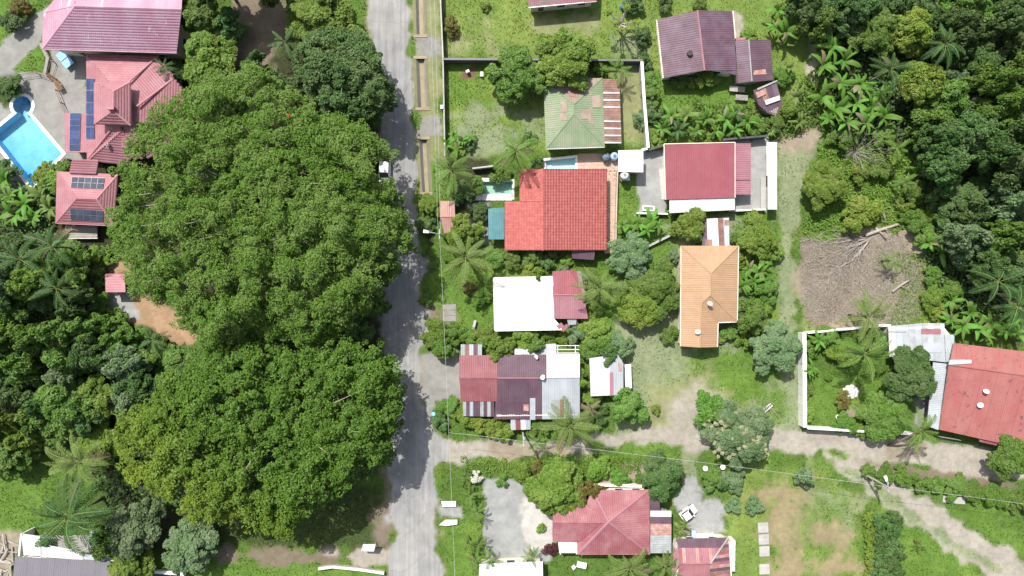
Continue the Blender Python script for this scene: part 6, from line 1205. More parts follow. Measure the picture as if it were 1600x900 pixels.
for a in [  # label, x, y, radius, height, material, fronds
 ('coconut palm right of the roadside ditch above the pale gate hut', 704, 264, 42, 7.0, 'palm_green', 17), ('coconut palm at the north corner of the red tiled roof', 806, 234, 40, 6.5, 'palm_green', 15),
 ('pale fronded coconut palm on the north edge of the middle lot by the road', 727, 402, 46, 7.0, 'palm_yellow', 16), ('yellow fronded palm over the east end of the middle lot', 938, 450, 46, 5.5, 'palm_yellow', 15),
 ('coconut palm at the south east corner of the patchwork house', 891, 664, 50, 6.5, 'palm_yellow', 16), ('coconut palm at the north wall of the walled garden over the cleared plot', 1357, 495, 44, 6.0, 'palm_yellow', 15), ('coconut palm inside the walled garden below the cleared plot', 1350, 553, 46, 6.5, 'palm_green', 17),
 ('broad pale palm above the darker one at lower left', 124, 722, 52, 8.0, 'palm_yellow', 14), ('large dark drooping palm over the white terrace at lower left', 108, 806, 72, 8.5, 'palm_dark', 20), ('palm cut by the bottom edge below the brick red roof', 984, 888, 42, 4.5, 'palm_yellow', 13),
 ('dark palm in the wood below the solar pavilion', 82, 385, 48, 8.5, 'palm_dark', 15), ('dark palm at the far left in the wood', 30, 405, 40, 9, 'palm_dark', 13), ('dark palm in the left wood above the orange soil level', 88, 450, 40, 8.5, 'palm_dark', 13), 
 ('palm in the upper right wood between the yellow crowns', 1478, 68, 36, 9, 'palm_dark', 13), ('palm with sparse fronds in the wood right of the banana grove', 1392, 108, 36, 8, 'palm_dark', 12), ('dark palm standing in the shaded wood above the bright red roof', 1560, 440, 44, 8, 'palm_dark', 13), ('palm at the right edge of the wood below the shaded clearing', 1590, 480, 40, 7, 'palm_dark', 13)]: palm(*a, dry=random.choice([0, 1, 2]))
palm('slim palm leaning over the dirt lane by the bright red roof', 1440, 672, 36, 6.0, 'palm_green', 15, (-1.6, -3.6)); palm('dry leaved palm beside the white sheet shed', 922, 640, 20, 3.2, 'palm_dry', 9, name='dying_palm')
for i, (x, y, r) in enumerate([(734, 774, 17), (745, 800, 19), (730, 850, 17), (748, 848, 18), (738, 878, 17), (765, 872, 18), (829, 868, 18)]): palm('small feathery palm in the cluster beside the grey concrete yard', x, y, r, 2.4 + .5 * (i % 3), 'palm_green', 12, group='small palms beside the concrete yard', name='feather_palm')
for lb, x, y, r, h, mt in [('short spiky palm on the lane verge south of the patchwork house', 842, 690, 20, 3.0, 'palm_green'), ('small palm over the villa hall south east corner', 256, 104, 20, 4.0, 'palm_dark'), ('young palm alone on the dry cleared plot', 1393, 407, 22, 3.0, 'palm_green'), ('small palm below the orange soil near the left wood', 240, 532, 30, 4, 'palm_dark'),
  ('agave like palm in the corner of the green roofed yard', 966, 108, 26, 3.2, 'palm_green'), ('small palm left of the fallen branches on green growth', 1412, 285, 22, 4, 'palm_green'), ('young palm in the green growth below the banana grove', 1402, 232, 24, 4, 'palm_green'), ('young dark palm left of the upper road below the pale tree', 445, 65, 26, 4, 'palm_dark'), ('small palm on the lawn below the brick red roof, beside the larger one', 1040, 884, 30, 3.5, 'palm_yellow'), ('low palm on the lawn left of the lower hedge track', 1438, 852, 14, 1.6, 'palm_green')]: palm(lb, x, y, r, h, mt, 12, name='young_palm')

# ---- bananas and other big-leaved plants: each leaf a piece
def banana_leaf(mat, seed, L=2.3, W=.62):
    rg = random.Random(seed); m = MB(); N = 9; rows = []; x = z = 0.0
    for i in range(N):
        s = i / (N - 1); a = .85 - 1.45 * s; w = W / 2 * (math.sin(math.pi * min(1, .06 + .94 * s ** .75)) ** .55 if 0 < i < N - 1 else .08) * rg.uniform(.85, 1.08); rows.append(((x, w, z - .16 * w * 2 - .02), (x, 0, z), (x, -w, z - .16 * w * 2 - .02))); x += L / (N - 1) * math.cos(a); z += L / (N - 1) * math.sin(a)
    for r_ in rows: m.v += list(r_)
    for i in range(N - 1): m.f += [(3*i + 1, 3*i, 3*i + 3, 3*i + 4), (3*i + 2, 3*i + 1, 3*i + 4, 3*i + 5)]
    return m.mesh('leaf', M[mat], True)
BL = {k: [banana_leaf(m, i + 3) for i in range(3)] for k, m in (('green', 'banana_green'), ('yellow', 'palm_yellow'), ('dark', 'palm_dark'), ('dry', 'palm_dry'))}
bstem = MB().tube([(0, 0, 0), (.03, 0, .5), (0, 0, 1.0)], [.16, .12, .08], 7).mesh('stem', M['leaf_bright'], True)
def banana(label, px, py, r, h=2.6, kind='green', n=8, group=None, name='banana_plant'):
    k = r * S / 2.05; t = thing(name, label, 'plant', (*P2(px, py, h), 0), group); add('stem', bstem, t, sc=(k, k, h * .8)); a0 = random.uniform(0, 6.28)
    for i in range(n + random.randint(-2, 2)): q = k * random.uniform(.6, 1.15); add('leaf', random.choice(BL['dry' if i == n - 1 else kind]), t, loc=(0, 0, h * .78), rot=(random.uniform(-.45, .45), random.uniform(-.55, .5), a0 + i * 2.39996 + random.uniform(-.4, .4)), sc=(q, q * random.uniform(.85, 1.2), q))
GROVE = [(1305, 70, 27), (1322, 92, 28), (1290, 100, 24), (1316, 128, 28), (1345, 132, 26), (1288, 150, 25), (1308, 168, 27), (1340, 160, 28), (1365, 165, 27), (1380, 145, 24), (1325, 190, 22), (1358, 190, 24), (1385, 180, 24), (1298, 184, 22)]
for x, y, r in GROVE: banana('banana plant in the thick grove right of the maroon annex', x, y, r, random.uniform(2.8, 4.0), 'green', 9, 'banana plants of the upper right grove')
for x, y, r in [(1218, 14, 24), (1240, 18, 22), (1230, 48, 24), (1212, 40, 18)]: banana('banana plant at the top edge right of the maroon house lawn', x, y, r, 3.0, 'green', 8, 'banana plants at the top edge')
for x, y, r in [(1000, 350, 20), (1018, 345, 22), (1012, 360, 20), (985, 350, 18), (1030, 352, 16), (974, 352, 16)]: banana('banana plant in the clump below the west gravel yard', x, y, r, 2.6, 'green', 8, 'banana clump below the west gravel yard')
for x, y, r in [(1172, 420, 20), (1190, 425, 18), (1180, 440, 18), (1165, 445, 17), (1195, 408, 18)]: banana('banana plant east of the orange roof', x, y, r, 2.8, 'green', 7, 'banana plants east of the orange roof')
for x, y, r in [(1508, 510, 24), (1530, 512, 22), (1552, 505, 22), (1575, 515, 24), (1545, 525, 18), (1595, 520, 20), (1490, 500, 18), (1520, 490, 20), (1585, 495, 20)]: banana('banana plant in the bed north of the bright red roof', x, y, r, 3.0, 'green', 9, 'banana plants north of the bright red roof')
for x, y, r in [(1236, 105, 14), (1245, 150, 18), (1250, 190, 18), (1206, 205, 12)]: banana('lime green big leaved plant in the bed between maroon shed and grove', x, y, r, 2.0, 'yellow', 9, 'lime plants by the patched shed')
for x, y, r, k in [(1050, 180, 20, 'green'), (1075, 178, 24, 'yellow'), (1105, 185, 20, 'green'), (1135, 185, 20, 'green'), (1152, 176, 18, 'dark'), (1170, 190, 18, 'green'), (1035, 200, 18, 'green'), (1060, 202, 18, 'dark'), (1090, 205, 16, 'green'), (1120, 204, 16, 'green'), (1150, 203, 16, 'green')]: banana('big leaved plant in the bed behind the crimson roofed house', x, y, r, 2.2, k, 9, 'bed of big leaved plants behind the crimson roof')
for x, y, r in [(708, 212, 16), (722, 220, 14), (700, 225, 14), (735, 215, 12), (712, 232, 14)]: banana('big leaved plant at the corner of the boundary wall above the palms', x, y, r, 1.8, 'green', 8, 'plants at the boundary wall corner')
for x, y, r in [(12, 305, 22), (35, 318, 24), (60, 305, 22), (20, 335, 24), (48, 340, 22), (70, 290, 18), (75, 325, 20), (5, 280, 20)]: banana('yellow green big leaved plant below the blue pool', x, y, r, 2.6, random.choice(['yellow', 'green']), 9, 'big leaved plants below the pool')
for x, y, r in [(1281, 532, 18), (1272, 575, 18), (1265, 580, 14)]: banana('big leaved plant by the west wall inside the walled garden', x, y, r, 2.0, 'green', 8, 'big leaved plants in the walled garden')
for x, y, r in [(1065, 830, 14), (1072, 822, 12), (1062, 840, 12)]: banana('broad leaved plant between the patched annex and streaked roof', x, y, r, 2.8, 'yellow', 8, 'broad leaved plants by the patched annex')
for x, y, r in [(1458, 250, 22), (1440, 265, 20), (1475, 395, 20), (1455, 380, 18), (1490, 470, 18)]: banana('banana plant at the edge of the right wood', x, y, r, 2.8, 'green', 8, 'banana plants at the edge of the right wood')
banana('lone banana plant at the top right of the orange roof path', 1180, 345, 14, 2.4, 'green', 7)

# ---- single trees and shrubs
for lb, x, y, r, sp, h in [
 ('pale leafed tree at the top edge left of the road', 500, 18, 58, 'bright', 7), ('glossy tree behind the villa hall', 320, 85, 38, 'broad', 6), ('tall dark tree behind the villa hall at the top edge', 310, 25, 40, 'mid', 6), ('dark tree at the top between hall and drive', 350, 35, 26, 'dark', 5),
 ('dark leafy tree left of the pair over the green roofed yard', 805, 112, 42, 'mid', 6.5), ('bright leafy tree right of the pair over the green roof', 884, 92, 46, 'broad', 7), ('round glossy tree above the white and rust lean-to', 1083, 352, 26, 'broad', 4.5),
 ('broad spreading tree west of the orange roof', 1025, 455, 40, 'mid', 5), ('yellowish spreading tree west of the orange roof', 1000, 480, 34, 'yellow', 5), ('grey green tree at the east end of the tiled house', 985, 400, 34, 'grey', 5), ('dense round tree beside the lane below the white shed', 985, 640, 29, 'mid', 4.5),
 ('cream flowering tree beside the dirt lane', 1160, 678, 52, 'grey', 6), ('green tree left of the cream flowering tree', 1118, 642, 28, 'mid', 4.5), ('lime tree north west of the brick red roof', 868, 765, 44, 'bright', 6), ('dense dark tree north east of the brick red roof', 1035, 748, 36, 'dark', 5.5),
 ('dense dark tree beside the pale lean-to in the walled garden', 1426, 590, 42, 'dark', 5.5), ('spreading low tree in the south of the walled garden', 1385, 652, 38, 'mid', 4.5), ('dark tree cut by the right edge below the bright red roof', 1582, 715, 34, 'mid', 5.5), ('grey green tree beside the grass track below the orange house', 1215, 545, 36, 'grey', 5),
 ('tree north east of the orange house', 1185, 370, 30, 'bright', 4.5), ('dark tree east of the orange house', 1180, 500, 28, 'mid', 4.5), ('leafy tree in the green growth beside the grass track', 1290, 290, 32, 'broad', 4.5), ('round tree by the gate hut', 725, 360, 26, 'bright', 4.2),
 ('yellow green crown in the upper right wood', 1432, 45, 38, 'yellow', 8), ('golden crown in the upper right wood', 1450, 126, 36, 'yellow', 8.5), ('yellow flowered sparse tree by the fallen branches', 1350, 330, 26, 'yellow', 4), ('green tree at the upper right wood margin', 1372, 45, 36, 'mid', 7), ('dark tree beside the golden crown', 1485, 150, 36, 'mid', 8), ('thin tree below the walled garden row in the yard of dry soil', 1263, 748, 14, 'grey', 3),
 ('pale grey bushy tree among the lower left crowns', 205, 835, 46, 'grey', 7), ('sparse pale tree over the farm track at bottom left', 300, 855, 46, 'grey', 6), ('bright bushy tree at the bottom left edge', 200, 885, 34, 'bright', 5), ('leafy tree right of the white terrace', 160, 850, 26, 'mid', 6), ('grey green tree between the great crowns and left wood', 215, 628, 34, 'grey', 9), ('yellow green tree in the left wood above the pale palm', 90, 640, 46, 'mid', 9)]: tree('tree' if 'yellow' not in sp else 'yellow_tree', lb, 'tree', x, y, r, sp, h)
t = [o for o in col.objects if o.get('label') == 'cream flowering tree beside the dirt lane'][0]; C, Rd = dome(5.0, 5.0, 150, .30, 77, 3.25); Vv, Ff = leaves(C, Rd, 34, .30, .2, 77); add('blossom', npmesh('blossom', Vv, Ff, M['flower_cream']), t, sc=t.children[0].scale)
def poisson(poly, n, dmin, seed):
    rg = random.Random(seed); xs = [p[0] for p in poly]; ys = [p[1] for p in poly]; out = []
    for _ in range(n * 60):
        x, y = rg.uniform(min(xs), max(xs)), rg.uniform(min(ys), max(ys))
        if sdist(np.array([x]), np.array([y]), poly)[0] < 0 and all((x - a) ** 2 + (y - b) ** 2 > dmin ** 2 for a, b in out): out.append((x, y))
        if len(out) >= n: break
    return out
RW = [(1470, -40), (1640, -40), (1640, 440), (1560, 430), (1500, 400), (1465, 330), (1480, 260), (1440, 210), (1420, 170), (1500, 160), (1500, 60), (1480, 0)]
for i, (x, y) in enumerate(poisson(RW, 40, 35, 4)): tree('forest_tree', 'dense dark green forest tree in the thick wood at right', 'tree', x, y, random.uniform(26, 42), random.choice(['dark', 'dark', 'mid', 'dark', 'dark', 'mid', 'grey']), random.uniform(5, 13), 'trees of the right hand wood')
for x, y in [(1270, 5), (1300, 20), (1330, 15), (1280, 35), (1350, 0), (1400, -10), (1310, -20), (1250, -20)]: tree('forest_tree', 'dark leafy tree along the top edge right of the maroon house', 'tree', x, y, random.uniform(22, 34), random.choice(['dark', 'mid']), random.uniform(5, 8), 'trees along the top edge')
for x, y in [(370, -52), (415, -45), (330, -40)]: tree('forest_tree', 'tall tree standing past the top edge beside the shaded drive', 'tree', x, y, 36, 'mid', 12, 'trees past the top edge by the drive')
LW = [(-40, 390), (60, 400), (105, 395), (112, 470), (150, 510), (230, 545), (310, 565), (230, 600), (170, 650), (160, 690), (40, 700), (-40, 730)]
for i, (x, y) in enumerate(poisson(LW, 38, 30, 6)): tree('forest_tree', 'leafy forest tree in the wood at the left edge', 'tree', x, y, random.uniform(24, 38), random.choice(['dark', 'mid', 'mid', 'grey', 'dark', 'bright']), random.uniform(4.5, 11), 'trees of the left hand wood')
for x, y, r in [(330, 560, 30), (300, 590, 28), (545, 510, 30), (575, 470, 26), (590, 420, 26), (530, 545, 26), (470, 205, 26), (395, 100, 22), (450, 140, 28), (560, 215, 26)]: tree('infill_tree', 'dark green tree showing in the gaps between the great crowns', 'tree', x, y, r, 'dark', 8 if y > 250 else 7, 'trees between the great crowns')
SH = [  # x, y, r, species, label
 (685, 517, 19, 'bright', 'bright bush at the road corner of the middle lot'), (708, 524, 15, 'mid', 'bush right of the corner bush in the middle lot'), (690, 545, 19, 'mid', 'bush overhanging the concrete forecourt'), (768, 530, 17, 'bright', 'bush at the front of the patchwork roof'), (782, 548, 20, 'bright', 'bush spilling over the plum roof edge'), (822, 528, 20, 'bright', 'bush below the white flat roof'), (836, 538, 16, 'mid', 'small bush above the plum roof'), (800, 524, 12, 'mid', 'small dark bush below the white flat roof middle'),
 (932, 515, 24, 'bright', 'bush at the south east corner of the middle lot'), (930, 545, 20, 'mid', 'bush above the white sheet shed'), (905, 518, 16, 'grey', 'grey spiky bush below the rose lean-to'), (966, 540, 22, 'grey', 'grey twiggy bush above the white box trough'), (952, 555, 20, 'dark', 'dark bush on the corner of the white shed'),
 (750, 466, 14, 'mid', 'round bush before the white flat roof'), (730, 448, 11, 'croton', 'small reddish bush under the pale palm'), (726, 523, 13, 'mid', 'low bush in the lower hedge, left of the stone seat'), (748, 527, 12, 'bright', 'low bush in the lower hedge, right of the stone seat'), (858, 527, 12, 'mid', 'low bush in the lower hedge, middle'), (664, 470, 9, 'mid', 'small bush at the road edge of the middle lot'), (672, 530, 15, 'bright', 'leafy bush at the lower road corner of the middle lot'), (745, 541, 14, 'mid', 'leafy bush over the pale sheets at the patchwork house front'), (803, 536, 14, 'bright', 'leafy bush in the hedge between white and plum roofs'), (878, 528, 11, 'bright', 'low bush in the lower hedge by the open rafters'), (830, 424, 14, 'yellow', 'yellow bush at the north edge of the white roof'), (846, 430, 11, 'bright', 'lime bush overlapping the white roof edge'), (800, 405, 15, 'mid', 'dark bush between tiled and white roofs, west'), (830, 402, 15, 'mid', 'dark bush between tiled and white roofs, middle'), (858, 405, 13, 'dark', 'dark bush between tiled and white roofs, east'), (886, 407, 9, 'bright', 'small lime ball bush beside the plum lean-to'), (775, 405, 14, 'mid', 'bush at the west end below the tiled roof'),
 (905, 438, 13, 'grey', 'grey bush beside the yellow palm'), (880, 425, 10, 'grey', 'small grey bush above the rose lean-to'), (748, 330, 16, 'dark', 'dark bush above the carport'), (742, 292, 16, 'mid', 'bush left of the plunge pool'), (722, 300, 18, 'dark', 'dark bush under the ditch side palm'), (780, 272, 14, 'mid', 'bush between the two pool palms'), (672, 320, 16, 'bright', 'lime bush at the end of the ditch'), (664, 350, 13, 'dark', 'dark hedge bush at the driveway mouth'), (840, 258, 11, 'dark', 'dark bush beside the paddling pool'), (824, 215, 9, 'dark', 'dark small bush on the dry yard'), (735, 225, 9, 'dark', 'small dark bush below the driveway in the yard'),
 (703, 635, 17, 'mid', 'bush by the road below the red roof sheets'), (722, 648, 20, 'yellow', 'yellow bush below the red roof sheets'), (745, 662, 16, 'yellow', 'yellow green bush along the lane bed, first from the road'), (770, 668, 15, 'yellow', 'yellow green bush along the lane bed, second from the road'), (790, 676, 14, 'yellow', 'yellow green bush along the lane bed, third from the road'), (688, 660, 13, 'dark', 'dark bush at the road and lane corner'), (745, 650, 12, 'mid', 'green bush under the striped sheets'), (830, 668, 14, 'mid', 'bush by the utility pole'), (850, 665, 13, 'mid', 'bush left of the patchwork house palm'), (925, 624, 16, 'bright', 'bright bush below the white shed corner'), (908, 593, 13, 'broad', 'glossy bush between white roof and white shed'), (940, 650, 14, 'dark', 'dark bush beside the dying palm'), (1025, 641, 7, 'bright', 'tiny bush on the pale grass by the lane'),
 (1053, 400, 11, 'grey', 'grey bush at the orange roof west wall'), (1048, 522, 14, 'mid', 'bush at the south west corner of the orange roof'), (1140, 520, 13, 'mid', 'bush in the notch of the orange roof'), (1127, 528, 9, 'yellow', 'yellow bush in the notch of the orange roof'), (1165, 530, 12, 'bright', 'bright bush right of the orange roof notch'), (1200, 455, 20, 'mid', 'bush along the grass track east of the bananas'), (1205, 390, 18, 'bright', 'bush beside the grass track north of the bananas'), (1165, 485, 16, 'dark', 'dark bush east of the orange roof middle'), (1192, 480, 15, 'bright', 'bright bush by the grass track'), (1160, 400, 12, 'yellow', 'yellow green bush by the orange roof corner'), (1147, 372, 8, 'mid', 'little bush right of the white and rust lean-to'),
 (1062, 128, 12, 'mid', 'bush below the maroon house wall'), (1105, 120, 16, 'bright', 'bright bush below the maroon house'), (1085, 128, 10, 'yellow', 'yellow bush below the maroon house'), (1172, 56, 13, 'bright', 'bush above the maroon annex'), (1015, 125, 14, 'mid', 'bush right of the white wall top'), (1018, 150, 15, 'mid', 'bush right of the white wall middle'), (1002, 186, 13, 'grey', 'dark blue green ball bush at the white wall'), (1022, 175, 14, 'dark', 'dark bush right of the white wall'), (1010, 95, 12, 'dark', 'dark bush at the corner of black and white walls'), (1003, 56, 13, 'dark', 'dark conical bush beside the lopped tree'), (880, 130, 14, 'mid', 'leafy bush under the bright tree pair'), (705, 38, 13, 'croton', 'rusty croton bush on the upper lawn'), (757, 8, 7, 'bright', 'tiny bush on the upper lawn by the top edge'), (1030, 222, 10, 'bright', 'lime ball bush by the crimson roof corner'), (1110, 214, 8, 'bright', 'lime ball bush behind the crimson roof, left of two'), (1125, 214, 8, 'bright', 'lime ball bush behind the crimson roof, right of two'), (1225, 120, 16, 'mid', 'bush right of the maroon annex'), (1230, 170, 18, 'bright', 'bright bush right of the patched shed'), (1215, 190, 15, 'mid', 'bush below the patched shed'), (1185, 198, 14, 'mid', 'bush left below the patched shed'), (1265, 20, 18, 'mid', 'bush between top edge bananas and wood'), (940, 100, 14, 'mid', 'bush at the black wall east part'), (990, 4, 16, 'dark', 'dark bush at the top edge by the barrel'), (1040, 2, 14, 'dark', 'dark bush at the top edge above the maroon house'), (1094, 4, 11, 'mid', 'small bush at the top edge above the maroon ridge'),
 (1270, 545, 12, 'mid', 'bush in the north west corner of the walled garden'), (1300, 530, 17, 'mid', 'bush at the north wall of the walled garden'), (1312, 553, 19, 'yellow', 'lime yellow bush in the walled garden'), (1335, 530, 16, 'mid', 'bush under the garden palms'), (1372, 535, 18, 'dark', 'dark bush beside the pale lean-to'), (1318, 627, 13, 'croton', 'variegated bush beside the rock heap'), (1265, 612, 8, 'mid', 'small bush by the west wall, upper'), (1266, 648, 9, 'bright', 'small bush by the west wall, lower'), (1325, 663, 16, 'mid', 'bush at the south wall of the walled garden'), (1350, 668, 14, 'bright', 'bush right of the bench at the garden wall'), (1295, 590, 6, 'mid', 'tiny bush on the walled garden lawn'),
 (728, 752, 12, 'mid', 'green bush left of the white flowering bush'), (742, 747, 11, 'white', 'white flowering bush by the grey concrete yard'), (785, 752, 9, 'mid', 'small bush at the top of the grey concrete yard'), (815, 738, 16, 'bright', 'bright hedge bush above the grey concrete yard'), (905, 775, 20, 'croton', 'orange and green croton bush over the brick red roof corner'), (928, 768, 15, 'croton', 'rusty croton bush beside the cream wall'), (935, 735, 18, 'bright', 'bush on the lane bank above the cream wall'), (862, 858, 12, 'crimson', 'dark crimson bush at the porch'), (968, 748, 14, 'mid', 'bush above the brick red roof top edge'), (845, 826, 7, 'bright', 'tiny bush on the white gravel'), (1112, 750, 16, 'mid', 'hedge bush south of the well rings, left'), (1130, 752, 14, 'dark', 'hedge bush south of the well rings, right'), (1150, 752, 16, 'grey', 'flowering bush below the cream tree'), (1148, 790, 12, 'grey', 'small pale bush on the lime lawn'), (1180, 790, 14, 'grey', 'pale dry bush on the lime lawn'), (1002, 750, 10, 'mid', 'bush left of the dense dark tree'), (945, 893, 7, 'mid', 'tiny bush on the lawn below the brick red roof'), (895, 745, 14, 'croton', 'reddish bush beside the lime tree'), (840, 728, 10, 'croton', 'brown bush by the lane verge'),
 (25, 10, 17, 'croton', 'dark reddish bush on the villa lawn, upper of two'), (14, 32, 19, 'dark', 'dark bush on the villa lawn, lower of two'), (12, 135, 20, 'dark', 'dark bush beside the keyhole pool'), (95, 265, 16, 'mid', 'leafy bush at the pool corner'), (80, 285, 20, 'broad', 'glossy bush between pool and pavilion'), (65, 270, 15, 'yellow', 'yellow flowered bush at the pool corner'), (150, 400, 15, 'bright', 'bright bush below the timber deck'), (145, 430, 18, 'mid', 'bush left of the tiny tiled shelter'), (150, 475, 18, 'bright', 'bush below the tiny tiled shelter'), (180, 505, 20, 'bright', 'bright bush below the orange soil'), (220, 525, 15, 'mid', 'bush at the lower edge of the orange soil'), (310, 545, 16, 'mid', 'bush at the lower right end of the orange soil'), (8, 265, 18, 'dark', 'dark bush at the left edge below the pool'), (275, 110, 20, 'dark', 'dark bush behind the villa roof'),
 (1325, 215, 20, 'mid', 'bush beside the bare grey tree'), (1345, 270, 16, 'bright', 'bush in the green growth middle'), (1378, 265, 18, 'mid', 'bush in the green growth by the wood'), (1385, 210, 18, 'mid', 'bush below the banana grove'), (1435, 345, 20, 'mid', 'bush at the right end of the fallen trunk'), (1462, 370, 22, 'mid', 'bush with bare twigs at the wood edge'), (1455, 340, 18, 'bright', 'bright bush at the wood edge'), (1460, 465, 17, 'bright', 'bright bush right of the cleared plot'), (1490, 460, 20, 'mid', 'bush at the shaded clearing'), (1470, 485, 16, 'yellow', 'yellow bush at the cleared plot corner'), (1430, 300, 18, 'mid', 'bush left of the big wood crowns'), (1415, 320, 14, 'bright', 'lime bush above the fallen trunk'), (1460, 430, 15, 'mid', 'bush below the twiggy bush'),
 (1360, 738, 12, 'mid', 'hedge bush by the fork lamp pole')]
TALL = {(782, 548): 4.3, (836, 538): 3.9, (690, 545): 3.2, (932, 515): 3.4, (930, 545): 3.6, (952, 555): 3.6, (846, 430): 3.5, (908, 593): 3.9, (905, 775): 4.3, (928, 768): 3.8, (822, 528): 3.2}
for x, y, r, sp, lb in SH: tree('shrub', lb, 'shrub', x, y, r, sp, TALL.get((x, y), max(.8, r * .14)))
for i in range(9): tree('hedge_shrub', 'low feathery hedge shrub in the row along the dirt lane', 'shrub', 1385 + i * 27, 744 + i * 5.0 + random.uniform(-2, 2), random.uniform(13, 18), 'mid', 1.8, 'hedge row along the right hand lane')
for i in range(9): tree('hedge_shrub', 'yellow clipped hedge shrub in the thin row by the orange plot', 'shrub', 1360, 808 + i * 12, 7.5, 'yellow', 1.2, 'thin yellow hedge row')
for i in range(8): 
    for j in range(2): tree('hedge_shrub', 'dark leafy hedge shrub in the broad double row by the yellow hedge', 'shrub', 1379 + j * 20 + random.uniform(-2, 2), 815 + i * 14, random.uniform(11, 14), 'dark', 2.0, 'broad dark hedge rows')

# ---- bare and fallen wood
def bare(name, label, px, py, h, spread, n, seed, mat='bark_pale', thick=.1, tufts=None, top=.3, cat='tree', fall=None):
    rg = random.Random(seed); x, y = P2(px, py); t = thing(name, label, cat, (x, y, 0)); m = MB(); C = []
    m.tube([(0, 0, 0), (.05, .05, h * top * .6), (0, 0, h * top)], [thick * 1.6, thick * 1.3, thick * 1.2], 8); add('trunk', m.mesh('trunk', M[mat], True), t)
    for i in range(n):
        a = i * 2.4 + rg.uniform(-.4, .4) if fall is None else rg.uniform(*fall); L = spread * rg.uniform(.6, 1.1); q = [(0, 0, h * top)]
        for k in range(1, 5): a += rg.uniform(-.3, .3); q.append((q[-1][0] + L / 4 * math.cos(a), q[-1][1] + L / 4 * math.sin(a), max(.08, q[-1][2] + (h * (1 - top) / 4 * rg.uniform(.4, 1.4) if fall is None else rg.uniform(-.12, .1)))))
        m = MB().tube(q, [thick, thick * .7, thick * .5, thick * .35, thick * .15], 5)
        for k in range(1, 5):
            for s in (-1, 1):
                b = a + s * rg.uniform(.4, 1.0); l2 = L * .3 * rg.uniform(.5, 1.2); e = (q[k][0] + l2 * math.cos(b), q[k][1] + l2 * math.sin(b), max(.06, q[k][2] + (l2 * .5 if fall is None else rg.uniform(-.1, .15)))); m.tube([q[k], tuple((q[k][w] + e[w]) / 2 + rg.uniform(-.05, .05) for w in range(3)), e], [thick * .4, thick * .28, thick * .1], 4)
        add('branch', m.mesh('branch', M[mat], True), t); C.append(q[-1])
    if tufts: Vv, Ff = leaves(C, [.45] * len(C), 60, .34, .2, seed); add('foliage', npmesh('foliage', Vv, Ff, M[tufts]), t)
    return t
bare('lopped_tree', 'lopped pale tree with a few green tufts on the upper lawn', 966, 46, 5.5, 2.4, 8, 3, thick=.16, tufts='leaf_yellow', top=.35)
bare('bare_tree', 'bare grey branched tree below the banana grove', 1332, 240, 3.5, 3.4, 18, 8, thick=.055, top=.12, fall=None)
bare('fallen_tree', 'fallen pale tree with fanned bare branches on the cleared plot', 1357, 374, 0.8, 9.8, 15, 4, thick=.085, top=.6, cat='log', fall=(R(172), R(232)))
bare('twiggy_shrub', 'small bare twiggy shrub in the dry grass above the lane', 1200, 636, 1.2, 1.4, 8, 21, thick=.04, top=.2, cat='shrub'); bare('twiggy_shrub', 'bare white twigs at the edge of the right wood', 1470, 372, 2.6, 2.4, 9, 22, thick=.05, top=.4, cat='shrub')
for lb, a, b, r in [('thick pale fallen trunk leading into the green growth', (1352, 368), (1412, 348), .26), ('short pale log lying across the fallen trunk', (1368, 356), (1385, 374), .16), ('broken brown log on the cleared plot', (1394, 456), (1420, 438), .2), ('pale split trunk in the green growth', (1372, 312), (1384, 345), .22), ('slim pale log hanging in the banana grove wood', (1415, 103), (1452, 83), .12)]:
    A_, B_ = P(*a, .3), P(*b, .35); t = thing('fallen_log', lb, 'log', (A_[0], A_[1], 0)); MB().tube([A_, ((A_[0] + B_[0]) / 2, (A_[1] + B_[1]) / 2 + .1, .36), B_], [r, r * .9, r * .75], 9).build('log', M['bark_pale'], t, True); MB().tube([((A_[0] + B_[0]) / 2, (A_[1] + B_[1]) / 2, .4), ((A_[0] + B_[0]) / 2 + .5, (A_[1] + B_[1]) / 2 - .3, .7)], [r * .4, r * .15], 6).build('branch_stub', M['bark_pale'], t, True)
def litter(name, label, cat, poly, n, ln, wd, mat, zmax, seed):
    rg = np.random.default_rng(seed); xs = [p[0] for p in poly]; ys = [p[1] for p in poly]; u = rg.uniform(min(xs), max(xs), n); v = rg.uniform(min(ys), max(ys), n); k = sdist(u, v, poly) + (fbm(u, v, 20, seed) - .5) * 40 < 0; u, v = u[k], v[k]
    C = np.stack([(u - 800) * S, (450 - v) * S, .02 + rg.random(len(u)) ** 2 * zmax], 1); Vv, Ff = leaves(C, np.full(len(u), .08 + zmax * .15), 1, ln, wd, seed, 1.2, 0.0); tag(add(name, npmesh(name, Vv, Ff, M[mat])), label, cat, kind='stuff')
litter('brush_litter', 'grey twigs and dead brush strewn over the cleared plot', 'brush', [(1250, 374), (1330, 366), (1420, 372), (1440, 440), (1430, 500), (1330, 508), (1255, 510)], 22000, .42, .03, 'twig_grey', .22, 51)
litter('dead_leaves', 'brown dead leaves and bark scattered over the cleared plot', 'leaf litter', [(1250, 374), (1330, 366), (1420, 372), (1440, 440), (1430, 500), (1330, 508), (1255, 510)], 9000, .2, .12, 'leaf_dead', .1, 57)
litter('undergrowth', 'sparse green regrowth at the edges of the cleared plot', 'undergrowth', [(1400, 400), (1450, 395), (1452, 505), (1380, 508), (1410, 470)], 2500, .3, .15, 'leaf_bright', .3, 58)
litter('undergrowth', 'low shaded undergrowth below the left hand wood', 'undergrowth', [(-60, 290), (90, 280), (100, 370), (165, 400), (175, 520), (330, 560), (600, 560), (600, 740), (330, 800), (170, 780), (130, 700), (-60, 720)], 26000, .55, .3, 'leaf_dark', 1.6, 52)
